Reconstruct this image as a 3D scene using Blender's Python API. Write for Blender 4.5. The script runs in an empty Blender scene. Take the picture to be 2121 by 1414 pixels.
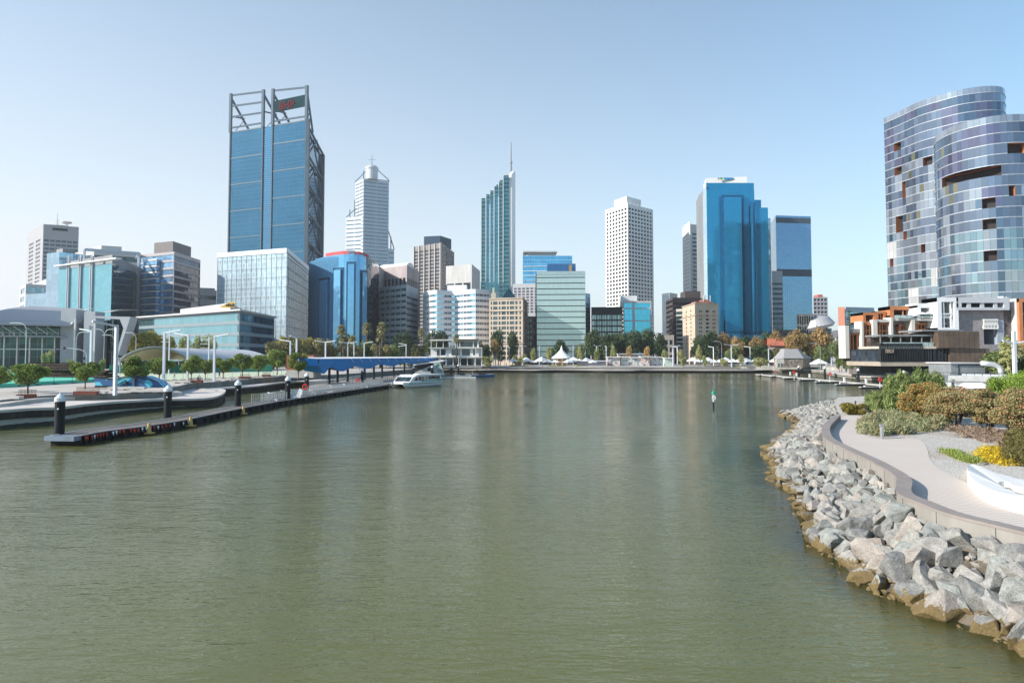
import bpy, bmesh, math, random
import numpy as np
from math import sin, cos, pi, radians, atan, atan2, sqrt, floor
from mathutils import Vector, Matrix, noise
from mathutils.geometry import tessellate_polygon
random.seed(7); RN = np.random.RandomState(11)
S = bpy.context.scene; COL = S.collection

# ------------------------------------------------------------------ camera
F, CX, CY, EYE = 1414.0, 1060.5, 674.0, 8.5
PT = atan(62.0/1414.0)
cam = bpy.data.cameras.new('camera'); camo = bpy.data.objects.new('camera', cam); COL.objects.link(camo)
cam.sensor_width = 36; cam.lens = 36*F/2121.0; cam.shift_y = -(707.0-CY)/2121.0
cam.clip_start = 0.3; cam.clip_end = 9000
camo.location = (0, 0, EYE); camo.rotation_euler = (pi/2+PT, 0, 0)
S.camera = camo

# ------------------------------------------------------------------ sky, sun, exposure
SUN_AZ = Vector((-0.95, -0.31)).normalized(); SUN_EL = radians(28)
w = bpy.data.worlds.new('World'); S.world = w; w.use_nodes = True
nt = w.node_tree; bg = nt.nodes['Background']
sky = nt.nodes.new('ShaderNodeTexSky'); sky.sky_type = 'NISHITA'; sky.sun_disc = False
sky.sun_elevation = SUN_EL; sky.sun_rotation = atan2(SUN_AZ.x, SUN_AZ.y)
sky.altitude = 10; sky.air_density = 1.0; sky.dust_density = 0.6; sky.ozone_density = 2.2
bg.inputs[1].default_value = 0.145
# pale haze low over the city, thicker towards the bright north-west; blue kept overhead
def wm(op, a, b=None, c=None):
    n = nt.nodes.new('ShaderNodeMath'); n.operation = op
    for i, v in enumerate((a, b, c)):
        if v is None: continue
        if isinstance(v, (int, float)): n.inputs[i].default_value = v
        else: nt.links.new(v, n.inputs[i])
    return n.outputs[0]
tcw = nt.nodes.new('ShaderNodeTexCoord'); spw = nt.nodes.new('ShaderNodeSeparateXYZ'); nt.links.new(tcw.outputs['Generated'], spw.inputs[0])
zz_ = wm('MAXIMUM', spw.outputs[2], 0.0); side = wm('ADD', wm('MULTIPLY', spw.outputs[0], -0.8), wm('MULTIPLY', spw.outputs[1], 0.6))
amt = wm('MULTIPLY_ADD', side, 0.34, 0.68)
fz = wm('ADD', wm('MULTIPLY', wm('EXPONENT', wm('MULTIPLY', zz_, -3.6)), 0.95), wm('MULTIPLY', wm('EXPONENT', wm('MULTIPLY', zz_, -1.6)), wm('MULTIPLY', wm('MAXIMUM', side, 0.0), 0.4)))
ff = wm('MINIMUM', wm('MULTIPLY', fz, amt), 0.97)
tn = nt.nodes.new('ShaderNodeMix'); tn.data_type = 'RGBA'; tn.blend_type = 'MULTIPLY'; tn.inputs[0].default_value = 1; nt.links.new(sky.outputs[0], tn.inputs[6]); tn.inputs[7].default_value = (0.58, 0.76, 0.76, 1)
hz = nt.nodes.new('ShaderNodeMix'); hz.data_type = 'RGBA'; nt.links.new(ff, hz.inputs[0]); nt.links.new(tn.outputs[2], hz.inputs[6]); hz.inputs[7].default_value = (3.4, 3.5, 3.6, 1)
nt.links.new(hz.outputs[2], bg.inputs[0])
sd = bpy.data.lights.new('sun', 'SUN'); sd.energy = 3.9; sd.angle = radians(0.55); sd.color = (1.0, 0.93, 0.84)
so = bpy.data.objects.new('sun', sd); COL.objects.link(so)
sv = Vector((SUN_AZ.x*cos(SUN_EL), SUN_AZ.y*cos(SUN_EL), sin(SUN_EL)))
so.rotation_euler = (-sv).to_track_quat('-Z', 'Y').to_euler(); so.location = sv*500
S.view_settings.view_transform = 'Standard'; S.view_settings.look = 'None'; S.view_settings.gamma = 1
S.view_settings.exposure = 0.93
try:
    S.cycles.max_bounces = 6; S.cycles.transparent_max_bounces = 6; S.cycles.caustics_reflective = False; S.cycles.caustics_refractive = False
except Exception: pass

# ------------------------------------------------------------------ measuring helpers (photo pixel -> place)
def ray(px, py):
    a = (px-CX)/F; b = -(py-CY)/F
    return Vector((a, cos(PT)-b*sin(PT), sin(PT)+b*cos(PT)))
def G(px, py, z=0.0):
    d = ray(px, py); t = (z-EYE)/d.z
    return Vector((d.x*t, d.y*t, z))
def V(px, py, Y):
    d = ray(px, py); t = Y/d.y
    return Vector((d.x*t, Y, EYE+d.z*t))
def ZY(py, Y): return V(CX, py, Y).z
def XY(px, Y, py=700): return V(px, py, Y).x
def P2(px, Y, py=700): return Vector((XY(px, Y, py), Y))

# ------------------------------------------------------------------ materials
MATS = {}
def N(nt, t, **k):
    n = nt.nodes.new(t)
    for a, v in k.items(): setattr(n, a, v)
    return n
def newmat(name):
    m = bpy.data.materials.new(name); m.use_nodes = True
    return m, m.node_tree, m.node_tree.nodes['Principled BSDF']
def math_(nt, op, a, b=None, c=None):
    n = nt.nodes.new('ShaderNodeMath'); n.operation = op
    for i, v in enumerate((a, b, c)):
        if v is None: continue
        if isinstance(v, (int, float)): n.inputs[i].default_value = v
        else: nt.links.new(v, n.inputs[i])
    return n.outputs[0]
def mixc(nt, f, a, b):
    n = nt.nodes.new('ShaderNodeMix'); n.data_type = 'RGBA'
    for i, v in ((0, f), (6, a), (7, b)):
        if isinstance(v, (int, float)): n.inputs[i].default_value = v
        elif isinstance(v, tuple): n.inputs[i].default_value = (*v, 1) if len(v) == 3 else v
        else: nt.links.new(v, n.inputs[i])
    return n.outputs[2]
def mat(name, col, rough=0.7, metal=0.0, var=0.15, scale=1.0, col2=None, bump=0.0, streak=False, fine=0.0, spec=0.2):
    """surface colour with noise in world metres; col2 = second colour of its patches; streak = rain streaks"""
    if name in MATS: return MATS[name]
    m, nt, b = newmat(name)
    geo = N(nt, 'ShaderNodeNewGeometry')
    mp = N(nt, 'ShaderNodeMapping'); nt.links.new(geo.outputs['Position'], mp.inputs[0])
    mp.inputs['Scale'].default_value = (1, 1, 0.18) if streak else (1, 1, 1)
    nz = N(nt, 'ShaderNodeTexNoise'); nz.inputs['Scale'].default_value = scale; nz.inputs['Detail'].default_value = 5; nz.inputs['Roughness'].default_value = 0.62
    nt.links.new(mp.outputs[0], nz.inputs[0])
    c2 = col2 or tuple(c*(1-var*1.6) for c in col)
    c1 = col if col2 else tuple(min(1, c*(1+var*0.6)) for c in col)
    f = math_(nt, 'MULTIPLY_ADD', nz.outputs[0], 2.2, -0.6)
    cl = N(nt, 'ShaderNodeClamp'); nt.links.new(f, cl.inputs[0])
    c = mixc(nt, cl.outputs[0], c2, c1)
    if fine:
        n2 = N(nt, 'ShaderNodeTexNoise'); n2.inputs['Scale'].default_value = scale*9+14; n2.inputs['Detail'].default_value = 3
        nt.links.new(geo.outputs['Position'], n2.inputs[0])
        c = mixc(nt, math_(nt, 'MULTIPLY', n2.outputs[0], fine), c, tuple(x*0.35 for x in col))
    nt.links.new(c, b.inputs['Base Color'])
    b.inputs['Roughness'].default_value = rough; b.inputs['Metallic'].default_value = metal
    b.inputs['Specular IOR Level'].default_value = spec
    if bump:
        n3 = N(nt, 'ShaderNodeTexNoise'); n3.inputs['Scale'].default_value = scale*3; n3.inputs['Detail'].default_value = 8
        nt.links.new(geo.outputs['Position'], n3.inputs[0])
        bp = N(nt, 'ShaderNodeBump'); bp.inputs['Distance'].default_value = bump; bp.inputs['Strength'].default_value = 1
        nt.links.new(n3.outputs[0], bp.inputs['Height']); nt.links.new(bp.outputs[0], b.inputs['Normal'])
    MATS[name] = m
    return m
def glass(name, col, wu=1.5, wv=3.9, line=(0.1, 0.13, 0.15), lu=0.06, lv=0.05, var=0.25, tilt=0.012, metal=0.75, rough=0.06, band=None, bandf=0.25, col2=None, blinds=0.0):
    """curtain wall: panes wu x wv metres in the face's own UV metres, frame lines, each pane slightly off plane and off tint"""
    if name in MATS: return MATS[name]
    m, nt, b = newmat(name)
    uv = N(nt, 'ShaderNodeUVMap'); sp = N(nt, 'ShaderNodeSeparateXYZ'); nt.links.new(uv.outputs[0], sp.inputs[0])
    u = math_(nt, 'DIVIDE', sp.outputs[0], wu); v = math_(nt, 'DIVIDE', sp.outputs[1], wv)
    fu = math_(nt, 'FRACT', u); fv = math_(nt, 'FRACT', v)
    cu = math_(nt, 'FLOOR', u); cv = math_(nt, 'FLOOR', v)
    cb = N(nt, 'ShaderNodeCombineXYZ'); nt.links.new(cu, cb.inputs[0]); nt.links.new(cv, cb.inputs[1])
    geo = N(nt, 'ShaderNodeNewGeometry'); oi = N(nt, 'ShaderNodeObjectInfo')
    nt.links.new(math_(nt, 'MULTIPLY', oi.outputs['Random'], 91.7), cb.inputs[2])
    wn = N(nt, 'ShaderNodeTexWhiteNoise'); wn.noise_dimensions = '3D'; nt.links.new(cb.outputs[0], wn.inputs[0])
    c2 = col2 or tuple(c*(1-var*1.5) for c in col); c1 = tuple(min(1, c*(1+var*0.7)) for c in col)
    big = N(nt, 'ShaderNodeTexNoise'); big.inputs['Scale'].default_value = 0.035; big.inputs['Detail'].default_value = 3; nt.links.new(geo.outputs['Position'], big.inputs[0])
    f = math_(nt, 'MULTIPLY_ADD', wn.outputs[0], 0.6, math_(nt, 'MULTIPLY_ADD', big.outputs[0], 1.2, -0.4))
    c = mixc(nt, f, c2, c1)
    if blinds:
        w2 = math_(nt, 'GREATER_THAN', wn.outputs[0], 1-blinds)
        c = mixc(nt, math_(nt, 'MULTIPLY', w2, 0.55), c, (0.62, 0.66, 0.66))
    if band:
        c = mixc(nt, math_(nt, 'LESS_THAN', fv, bandf), c, band)
    ln = math_(nt, 'MAXIMUM', math_(nt, 'LESS_THAN', fu, lu), math_(nt, 'LESS_THAN', fv, lv))
    c = mixc(nt, ln, c, line)
    nt.links.new(c, b.inputs['Base Color'])
    mt = math_(nt, 'MULTIPLY_ADD', ln, -metal*0.8, metal)
    nt.links.new(mt, b.inputs['Metallic']); b.inputs['Roughness'].default_value = rough
    vm = N(nt, 'ShaderNodeVectorMath', operation='SUBTRACT'); nt.links.new(wn.outputs['Color'], vm.inputs[0]); vm.inputs[1].default_value = (.5, .5, .5)
    vs = N(nt, 'ShaderNodeVectorMath', operation='SCALE'); nt.links.new(vm.outputs[0], vs.inputs[0]); vs.inputs['Scale'].default_value = tilt*2
    va = N(nt, 'ShaderNodeVectorMath', operation='ADD'); nt.links.new(geo.outputs['Normal'], va.inputs[0]); nt.links.new(vs.outputs[0], va.inputs[1])
    vn = N(nt, 'ShaderNodeVectorMath', operation='NORMALIZE'); nt.links.new(va.outputs[0], vn.inputs[0]); nt.links.new(vn.outputs[0], b.inputs['Normal'])
    MATS[name] = m
    return m
def leafmat(name, a, bcol, scale=0.5, trans=0.3, tip=None):
    if name in MATS: return MATS[name]
    m, nt, b = newmat(name)
    geo = N(nt, 'ShaderNodeNewGeometry'); oi = N(nt, 'ShaderNodeObjectInfo')
    nz = N(nt, 'ShaderNodeTexNoise'); nz.inputs['Scale'].default_value = scale; nz.inputs['Detail'].default_value = 3; nt.links.new(geo.outputs['Position'], nz.inputs[0])
    f = math_(nt, 'MULTIPLY_ADD', nz.outputs[0], 2.4, -0.7); f = math_(nt, 'MULTIPLY_ADD', oi.outputs['Random'], 0.4, math_(nt, 'SUBTRACT', f, 0.2))
    rp = geo.outputs['Random Per Island']
    f = math_(nt, 'MULTIPLY_ADD', rp, 0.7, math_(nt, 'SUBTRACT', f, 0.35))
    cl = N(nt, 'ShaderNodeClamp'); nt.links.new(f, cl.inputs[0])
    c = mixc(nt, cl.outputs[0], a, bcol)
    if tip: c = mixc(nt, math_(nt, 'GREATER_THAN', rp, tip[1]), c, tip[0])
    nt.links.new(c, b.inputs['Base Color']); b.inputs['Roughness'].default_value = 0.6; b.inputs['Specular IOR Level'].default_value = 0.25
    tr = N(nt, 'ShaderNodeBsdfTranslucent'); nt.links.new(c, tr.inputs[0])
    mx = N(nt, 'ShaderNodeMixShader'); mx.inputs[0].default_value = trans
    nt.links.new(b.outputs[0], mx.inputs[1]); nt.links.new(tr.outputs[0], mx.inputs[2])
    nt.links.new(mx.outputs[0], nt.nodes['Material Output'].inputs[0])
    MATS[name] = m
    return m

# ------------------------------------------------------------------ mesh collecting
class MB:
    def __init__(s): s.v = []; s.f = []; s.m = []; s.uv = []
    def face(s, pts, mi=0, uv=None):
        i0 = len(s.v); pts = [Vector(p) for p in pts]; s.v += pts; s.f.append(tuple(range(i0, i0+len(pts)))); s.m.append(mi)
        if uv is None:
            n = (pts[1]-pts[0]).cross(pts[2]-pts[0])
            if abs(n.z) > 0.7*n.length: uv = [(p.x, p.y) for p in pts]
            else:
                d = Vector((-n.y, n.x, 0)); d = d.normalized() if d.length > 1e-9 else Vector((1, 0, 0))
                uv = [(p.dot(d), p.z) for p in pts]
        s.uv.append(uv)
    def box(s, x0, x1, y0, y1, z0, z1, mi=0, M=None):
        c = [Vector((x, y, z)) for z in (z0, z1) for y in (y0, y1) for x in (x0, x1)]
        if M is not None: c = [M @ p for p in c]
        for q in ((0, 1, 5, 4), (1, 3, 7, 5), (3, 2, 6, 7), (2, 0, 4, 6), (4, 5, 7, 6), (2, 3, 1, 0)): s.face([c[i] for i in q], mi)
    def obox(s, c, sz, yaw=0.0, mi=0):   # c = bottom centre
        M = Matrix.Translation(Vector(c)) @ Matrix.Rotation(yaw, 4, 'Z')
        s.box(-sz[0]/2, sz[0]/2, -sz[1]/2, sz[1]/2, 0, sz[2], mi, M)
    def beam(s, p, q, w, h=None, mi=0, up=(0, 0, 1)):
        p = Vector(p); q = Vector(q); h = h or w; d = q-p; L = d.length
        if L < 1e-6: return
        d.normalize(); up = Vector(up)
        if abs(d.dot(up)) > 0.99: up = Vector((0, 1, 0))
        x = d.cross(up).normalized(); z = x.cross(d).normalized()
        M = Matrix.Translation(p) @ Matrix((x, d, z)).transposed().to_4x4()
        s.box(-w/2, w/2, 0, L, -h/2, h/2, mi, M)
    def tube(s, pts, rs, n=8, mi=0, caps=True):
        pts = [Vector(p) for p in pts]
        if isinstance(rs, (int, float)): rs = [rs]*len(pts)
        rings = []; ref = None
        for i, p in enumerate(pts):
            d = (pts[min(i+1, len(pts)-1)]-pts[max(i-1, 0)])
            d = d.normalized() if d.length > 1e-9 else Vector((0, 0, 1))
            if ref is None: ref = Vector((1, 0, 0)) if abs(d.x) < 0.9 else Vector((0, 1, 0))
            x = (ref-d*ref.dot(d)).normalized(); ref = x; y = d.cross(x)
            rings.append([p+(x*cos(2*pi*k/n)+y*sin(2*pi*k/n))*rs[i] for k in range(n)])
        i0 = len(s.v)
        for r in rings: s.v += r
        for i in range(len(rings)-1):
            for k in range(n):
                k2 = (k+1) % n; a = i0+i*n
                s.f.append((a+k, a+k2, a+n+k2, a+n+k)); s.m.append(mi); s.uv.append([(k/n, i), ((k+1)/n, i), ((k+1)/n, i+1), (k/n, i+1)])
        if caps:
            s.f.append(tuple(i0+k for k in range(n))[::-1]); s.m.append(mi); s.uv.append([(0, 0)]*n)
            s.f.append(tuple(i0+(len(rings)-1)*n+k for k in range(n))); s.m.append(mi); s.uv.append([(0, 0)]*n)
    def lathe(s, prof, c=(0, 0, 0), n=12, mi=0):
        s.tube([(c[0], c[1], c[2]+z) for r, z in prof], [max(r, 1e-4) for r, z in prof], n, mi)
    def prism(s, poly, z0, z1, mi=0, top=None, bottom=True):
        """poly = [(x,y)] or [(x,y,ztop)]; counter-clockwise or not"""
        top = mi if top is None else top
        pl = [Vector((p[0], p[1])) for p in poly]; zt = [p[2] if len(p) > 2 else z1 for p in poly]
        area = sum(pl[i].x*pl[(i+1) % len(pl)].y-pl[(i+1) % len(pl)].x*pl[i].y for i in range(len(pl)))
        if area < 0: pl.reverse(); zt.reverse()
        n = len(pl); u = 0
        for i in range(n):
            a, b = pl[i], pl[(i+1) % n]; L = (b-a).length
            s.face([(a.x, a.y, z0), (b.x, b.y, z0), (b.x, b.y, zt[(i+1) % n]), (a.x, a.y, zt[i])], mi, [(u, z0), (u+L, z0), (u+L, z1), (u, z1)]); u += L
        s.flat([(p.x, p.y, zt[i]) for i, p in enumerate(pl)], top)
        if bottom: s.flat([(p.x, p.y, z0) for p in pl], mi, True)
    def flat(s, pts, mi=0, down=False):
        pts = [Vector(p) for p in pts]
        for t in tessellate_polygon([[Vector((p.x, p.y, 0)) for p in pts]]):
            q = [pts[i] for i in t]
            nz = (q[1]-q[0]).cross(q[2]-q[0]).z
            if (nz < 0) != down: q.reverse()
            s.face(q, mi, [(p.x, p.y) for p in q])
    def build(s, name, mats, parent=None, smooth=False, shift=None, weld=False):
        off = Vector((0, 0, 0)) if shift is None else Vector(shift)
        pp = parent
        while pp is not None: off += Vector(pp.location); pp = pp.parent
        me = bpy.data.meshes.new(name)
        me.from_pydata([tuple(v-off) for v in s.v], [], s.f)
        if not isinstance(mats, (list, tuple)): mats = [mats]
        for m in mats: me.materials.append(m)
        if len(mats) > 1: me.polygons.foreach_set('material_index', s.m)
        ul = me.uv_layers.new(name='UVMap'); ul.data.foreach_set('uv', [c for f in s.uv for p in f for c in p])
        if weld:
            bm = bmesh.new(); bm.from_mesh(me); bmesh.ops.remove_doubles(bm, verts=bm.verts, dist=1e-4); bm.to_mesh(me); bm.free()
        if smooth: me.polygons.foreach_set('use_smooth', [True]*len(me.polygons))
        me.update()
        o = bpy.data.objects.new(name, me); COL.objects.link(o)
        if shift is not None: o.location = shift
        if parent: o.parent = parent
        return o
USED = {}
def tag(o, label=None, cat=None, group=None, kind=None):
    if label: o['label'] = label; USED.setdefault(label, []).append(o.name)
    if cat: o['category'] = cat
    if group: o['group'] = group
    if kind: o['kind'] = kind
    return o
def thing(name, label, cat, loc=(0, 0, 0), group=None):
    o = bpy.data.objects.new(name, None); COL.objects.link(o); o.location = loc; o.empty_display_size = 0.5
    return tag(o, label, cat, group)
KIDS = {}
def dup(r, loc, rz=0.0, sc=1.0, label=None, group=None, _p=None):
    c = r.copy(); COL.objects.link(c)
    if _p is not None: c.parent = _p
    else:
        c.location = loc; c.rotation_euler = (0, 0, rz); c.scale = (sc, sc, sc) if isinstance(sc, (int, float)) else sc
        if label: c['label'] = label
        if group: c['group'] = group
    for ch in KIDS.setdefault(r.name, [x for x in r.children]): dup(ch, None, _p=c)
    return c
def place(r, loc, rz=0.0, sc=1.0, label=None, group=None):
    """first use moves the original, later uses copy it"""
    if r.get('_used'): return dup(r, loc, rz, sc, label, group)
    KIDS[r.name] = list(r.children)
    first = dup(r, loc, rz, sc, label, group)
    return first
PROTOS = []
def drop(r):
    for ch in list(r.children): drop(ch)
    bpy.data.objects.remove(r)
def proto(r): PROTOS.append(r); return r
def struct(o, label=None): o['kind'] = 'structure'; return o
def offset(poly, d):
    """shift an open 2D polyline sideways by d (positive = to its right going along)"""
    out = []
    for i, p in enumerate(poly):
        a = Vector(poly[max(i-1, 0)][:2]); b = Vector(poly[min(i+1, len(poly)-1)][:2]); t = (b-a).normalized()
        out.append(Vector((p[0]+t.y*d, p[1]-t.x*d)))
    return out
def smoothline(pts, k=4):
    """Catmull-Rom through points (any dimension)"""
    out = []; P = [Vector(p) for p in pts]; n = len(P)
    for i in range(n-1):
        p0, p1, p2, p3 = P[max(i-1, 0)], P[i], P[i+1], P[min(i+2, n-1)]
        for j in range(k):
            t = j/k
            out.append(0.5*((2*p1)+(p2-p0)*t+(2*p0-5*p1+4*p2-p3)*t*t+(3*p1-p0-3*p2+p3)*t*t*t))
    out.append(P[-1]); return out

# ------------------------------------------------------------------ common surfaces
CONC = mat('pale_concrete', (0.56, 0.53, 0.49), 0.85, var=0.16, scale=0.4, bump=0.004, fine=0.15)
CONCW = mat('quay_concrete', (0.42, 0.42, 0.37), 0.85, var=0.3, scale=0.5, streak=True, fine=0.2)
PAVE = mat('promenade_paving', (0.6, 0.55, 0.51), 0.85, var=0.12, scale=0.15, fine=0.12)
WHITE = mat('white_paint', (0.78, 0.79, 0.8), 0.45, var=0.05, scale=0.4)
LAMPW = mat('lamp_paint', (0.62, 0.65, 0.7), 0.35, var=0.05, scale=1)
DARK = mat('dark_steel', (0.03, 0.035, 0.04), 0.5, var=0.3, scale=0.8)
BLACK = mat('black_rubber', (0.012, 0.013, 0.016), 0.6, var=0.3, scale=2)
GREYM = mat('grey_metal', (0.3, 0.32, 0.34), 0.45, 0.3, var=0.15, scale=0.5)
TIMB_SHADE = mat('dark_timber_and_shade', (0.055, 0.045, 0.04), 0.8, var=0.4, scale=1.2, streak=True)
WOODR = mat('red_brown_timber', (0.16, 0.05, 0.035), 0.6, var=0.25, scale=2)
ORANGE = mat('orange_frames', (0.5, 0.2, 0.09), 0.55, var=0.12, scale=0.5)
BRONZE = mat('bronze_cladding', (0.16, 0.115, 0.085), 0.45, 0.35, var=0.3, scale=0.2)
STEELW = mat('galvanised_rail', (0.55, 0.56, 0.57), 0.4, 0.5, var=0.1)
RED = mat('red_plastic', (0.6, 0.05, 0.035), 0.5, var=0.15)
BARK = mat('bark', (0.14, 0.11, 0.085), 0.9, var=0.4, scale=3)
DGLASS = glass('dark_window_glass', (0.07, 0.095, 0.12), 2.0, 3.5, metal=0.55, tilt=0.02, var=0.5)
BGLASS = glass('blue_window_glass', (0.3, 0.46, 0.58), 1.6, 3.5, metal=0.7, tilt=0.015, var=0.3, lu=0.05, lv=0.0)
TGLASS = glass('teal_window_glass', (0.16, 0.33, 0.36), 1.6, 3.5, metal=0.7, tilt=0.015, var=0.35, lu=0.05, lv=0.0)
# ================================================================== SETTING
ZU = 2.7
L_UP = [(-80,836),(0,829),(60,822),(113,818.5),(170,817),(245,814.5),(321,810),(355,803),(380,797),(400,793.5),(479,788.5),(538,783),(618,777),(677,776.5),(737,773),(800,768.5),(860,764)]
L_UP = [G(x, y, ZU) for x, y in L_UP]
L_LO = [(-80,852,2.25),(0,849,2.2),(57,845,2.15),(115,843,2.1),(138,841,2.05),(189,835,2.0),(245,830.5,1.9),(340,826,1.7),(400,825,1.6),(440,822.5,1.5),(460,816,1.5),(467,810,1.5),(466,806.5,1.5),(458,804.5,1.5),(446,804,1.5),(462,803,1.5),(488,801.6,1.5),(539,797.6,1.5),(584,791.5,1.5),(618,789.7,1.5),(677,787.7,1.5),(717,783,1.5),(746,778.8,1.5),(790,774,1.5),(850,769.5,1.5)]
L_LO = [G(x, y, z) for x, y, z in L_LO]
lup = smoothline(L_UP, 4); llo = smoothline(L_LO, 4)
# far shore, upper terrace edge
far_up = [Vector((x, y, ZU)) for x, y in ((-45, 356), (-22, 360), (0, 357), (14, 361), (30, 363), (48, 358), (66, 361), (90, 360), (112, 364), (132, 360), (150, 352))]
QUAY = [G(x, y, 1.4) for x, y in ((1569,765),(1620,765.4),(1690,766.2),(1721,772),(1773,777.8),(1842,783),(1905,788))]
QUAY += [Vector((118, 178, 1.4)), Vector((112, 160, 1.4))]
q_up = [Vector((p.x, p.y, ZU)) for p in offset(smoothline(QUAY, 3), -9)]
q_up = [p for p in q_up if p.y < 346 and p.x > 135 or p.y < 250]
ground_pts = [Vector((-420, 62, ZU))]+lup+[Vector((-70, 330, ZU))]+smoothline(far_up, 3)+[Vector((p.x, p.y, ZU)) for p in q_up]+[Vector((135, 146, ZU)), Vector((500, 140, ZU)), Vector((4000, 140, ZU)), Vector((4000, 7000, ZU)), Vector((-4000, 7000, ZU)), Vector((-4000, 62, ZU))]
GROUNDM = mat('plaza_ground', (0.5, 0.46, 0.42), 0.9, var=0.12, scale=0.12, fine=0.1)
g = MB(); g.flat(ground_pts, 0)
for a, b in zip(ground_pts[:-7], ground_pts[1:-6]): g.face([(a.x, a.y, -0.6), (b.x, b.y, -0.6), b, a], 1)
struct(g.build('ground', [GROUNDM, CONCW]))

def wetmat():
    m, nt, b = newmat('wet_quay_wall')
    geo = N(nt, 'ShaderNodeNewGeometry'); sp = N(nt, 'ShaderNodeSeparateXYZ'); nt.links.new(geo.outputs['Position'], sp.inputs[0])
    mp = N(nt, 'ShaderNodeMapping'); mp.inputs['Scale'].default_value = (1, 1, .15); nt.links.new(geo.outputs['Position'], mp.inputs[0])
    nz = N(nt, 'ShaderNodeTexNoise'); nz.inputs['Scale'].default_value = 0.9; nz.inputs['Detail'].default_value = 6; nt.links.new(mp.outputs[0], nz.inputs[0])
    c = mixc(nt, nz.outputs[0], (0.24, 0.24, 0.2), (0.5, 0.49, 0.44))
    f = math_(nt, 'LESS_THAN', sp.outputs[2], math_(nt, 'MULTIPLY_ADD', nz.outputs[0], 0.35, 0.2))
    c = mixc(nt, f, c, (0.03, 0.028, 0.02)); nt.links.new(c, b.inputs['Base Color']); b.inputs['Roughness'].default_value = 0.75
    return m
WETW = wetmat()
def quay(name, line, back, capm, t=0.32, wood=0.85, label=None):
    """a lower deck: slab with overhanging cap, timber fender band, stained wall under it"""
    o1 = offset(line, -0.12); o2 = offset(line, -0.3); m = MB()
    top = [Vector(p) for p in line]+[Vector(p) for p in back]
    m.flat(top, 0)
    for i in range(len(line)-1):
        a, b = line[i], line[i+1]; za, zb = a.z, b.z
        m.face([(a.x, a.y, za-t), (b.x, b.y, zb-t), (b.x, b.y, zb), (a.x, a.y, za)], 0)
        c, d = o1[i], o1[i+1]
        m.face([(a.x, a.y, za-t), (c.x, c.y, za-t), (d.x, d.y, zb-t), (b.x, b.y, zb-t)][::-1], 1)
        m.face([(c.x, c.y, za-t-wood), (d.x, d.y, zb-t-wood), (d.x, d.y, zb-t), (c.x, c.y, za-t)], 1)
        e, f_ = o2[i], o2[i+1]
        m.face([(e.x, e.y, -0.7), (f_.x, f_.y, -0.7), (f_.x, f_.y, zb-t), (e.x, e.y, za-t)], 2)
    return struct(m.build(name, [capm, TIMB_SHADE, WETW]))
back = [Vector((p.x-6, p.y+2, p.z)) for p in [L_LO[-1], L_LO[-5], L_LO[-9]]]+[Vector((-75, 150, 1.5)), Vector((-80, 118, 1.6)), Vector((-90, 100, 1.9)), Vector((-120, 92, 2.2))]
quay('promenade_deck', llo, back, PAVE)
# middle tier between deck and plaza
mid = [(-80,843,2.5),(0,836.5,2.5),(38,831.5,2.5),(75,826,2.5),(113,823,2.45),(170,821,2.4),(245,819,2.35),(321,813.5,2.3),(350,812,2.25),(378,811.5,2.2),(352,808,2.25),(330,806,2.3)]
mid = smoothline([G(*p) for p in mid], 4)
m = MB(); m.prism([(p.x, p.y, p.z) for p in mid]+[(-95, 118, 2.3), (-120, 105, 2.5)], 1.0, 2.5, 0)
struct(m.build('terrace_step', [CONC]))
# coping on the plaza edge: a white concrete seat wall
m = MB(); ou = offset(lup, -0.55)
for i in range(len(lup)-1):
    a, b, c, d = lup[i], lup[i+1], ou[i], ou[i+1]; z = ZU+0.06
    m.face([(a.x, a.y, 0.4), (b.x, b.y, 0.4), (b.x, b.y, z), (a.x, a.y, z)], 0); m.face([(a.x, a.y, z), (b.x, b.y, z), (d.x, d.y, z), (c.x, c.y, z)], 0)
struct(m.build('kerb', [CONC]))
# far shore decks
def fardeck(name, pts, z, t, backy, mats_):
    ln = smoothline([Vector((x, y, z)) for x, y in pts], 5); m = MB()
    m.flat(ln+[Vector((pts[-1][0]+4, backy, z)), Vector((pts[0][0]-4, backy, z))], 0)
    o = offset(ln, -1.1)
    for i in range(len(ln)-1):
        a, b, c, d = ln[i], ln[i+1], o[i], o[i+1]
        m.face([(a.x, a.y, z-t), (b.x, b.y, z-t), b, a], 0); m.face([(a.x, a.y, z-t), (c.x, c.y, z-t), (d.x, d.y, z-t), (b.x, b.y, z-t)][::-1], 1)
        m.face([(c.x, c.y, -0.6), (d.x, d.y, -0.6), (d.x, d.y, z-t), (c.x, c.y, z-t)], 1)  # back face coloured dark to paint the shadow gap under the lip
    return struct(m.build(name, mats_))
FARD = mat('far_deck_concrete', (0.5, 0.46, 0.43), 0.85, var=0.25, scale=0.08)
fardeck('lower_terrace', [(-52, 352), (-28, 349), (-17, 343), (-2, 345), (12, 340), (24, 344), (38, 342), (46, 336), (60, 334), (66, 338), (86, 337), (104, 334), (118, 335), (124, 340), (136, 348)], 1.3, 0.26, 372, [FARD, BLACK])
fardeck('middle_terrace', [(-46, 356), (-20, 353), (-6, 350), (6, 349), (16, 352), (34, 350), (52, 345), (64, 344), (74, 347), (96, 345), (116, 344), (124, 349)], 1.8, 0.16, 372, [CONC, TIMB_SHADE])  # timber colour on the risers here only paints dark shadow gaps
fardeck('upper_terrace', [(-40, 357), (2, 354), (20, 357), (44, 354), (60, 351), (76, 354), (98, 351), (118, 352)], 2.35, 0.14, 372, [CONC, TIMB_SHADE])
qb = [Vector((p.x, p.y, 1.4)) for p in offset(QUAY, -12)][::-1]
quay('east_quay', smoothline(QUAY, 4), qb, PAVE, 0.3, 0.3)

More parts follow.
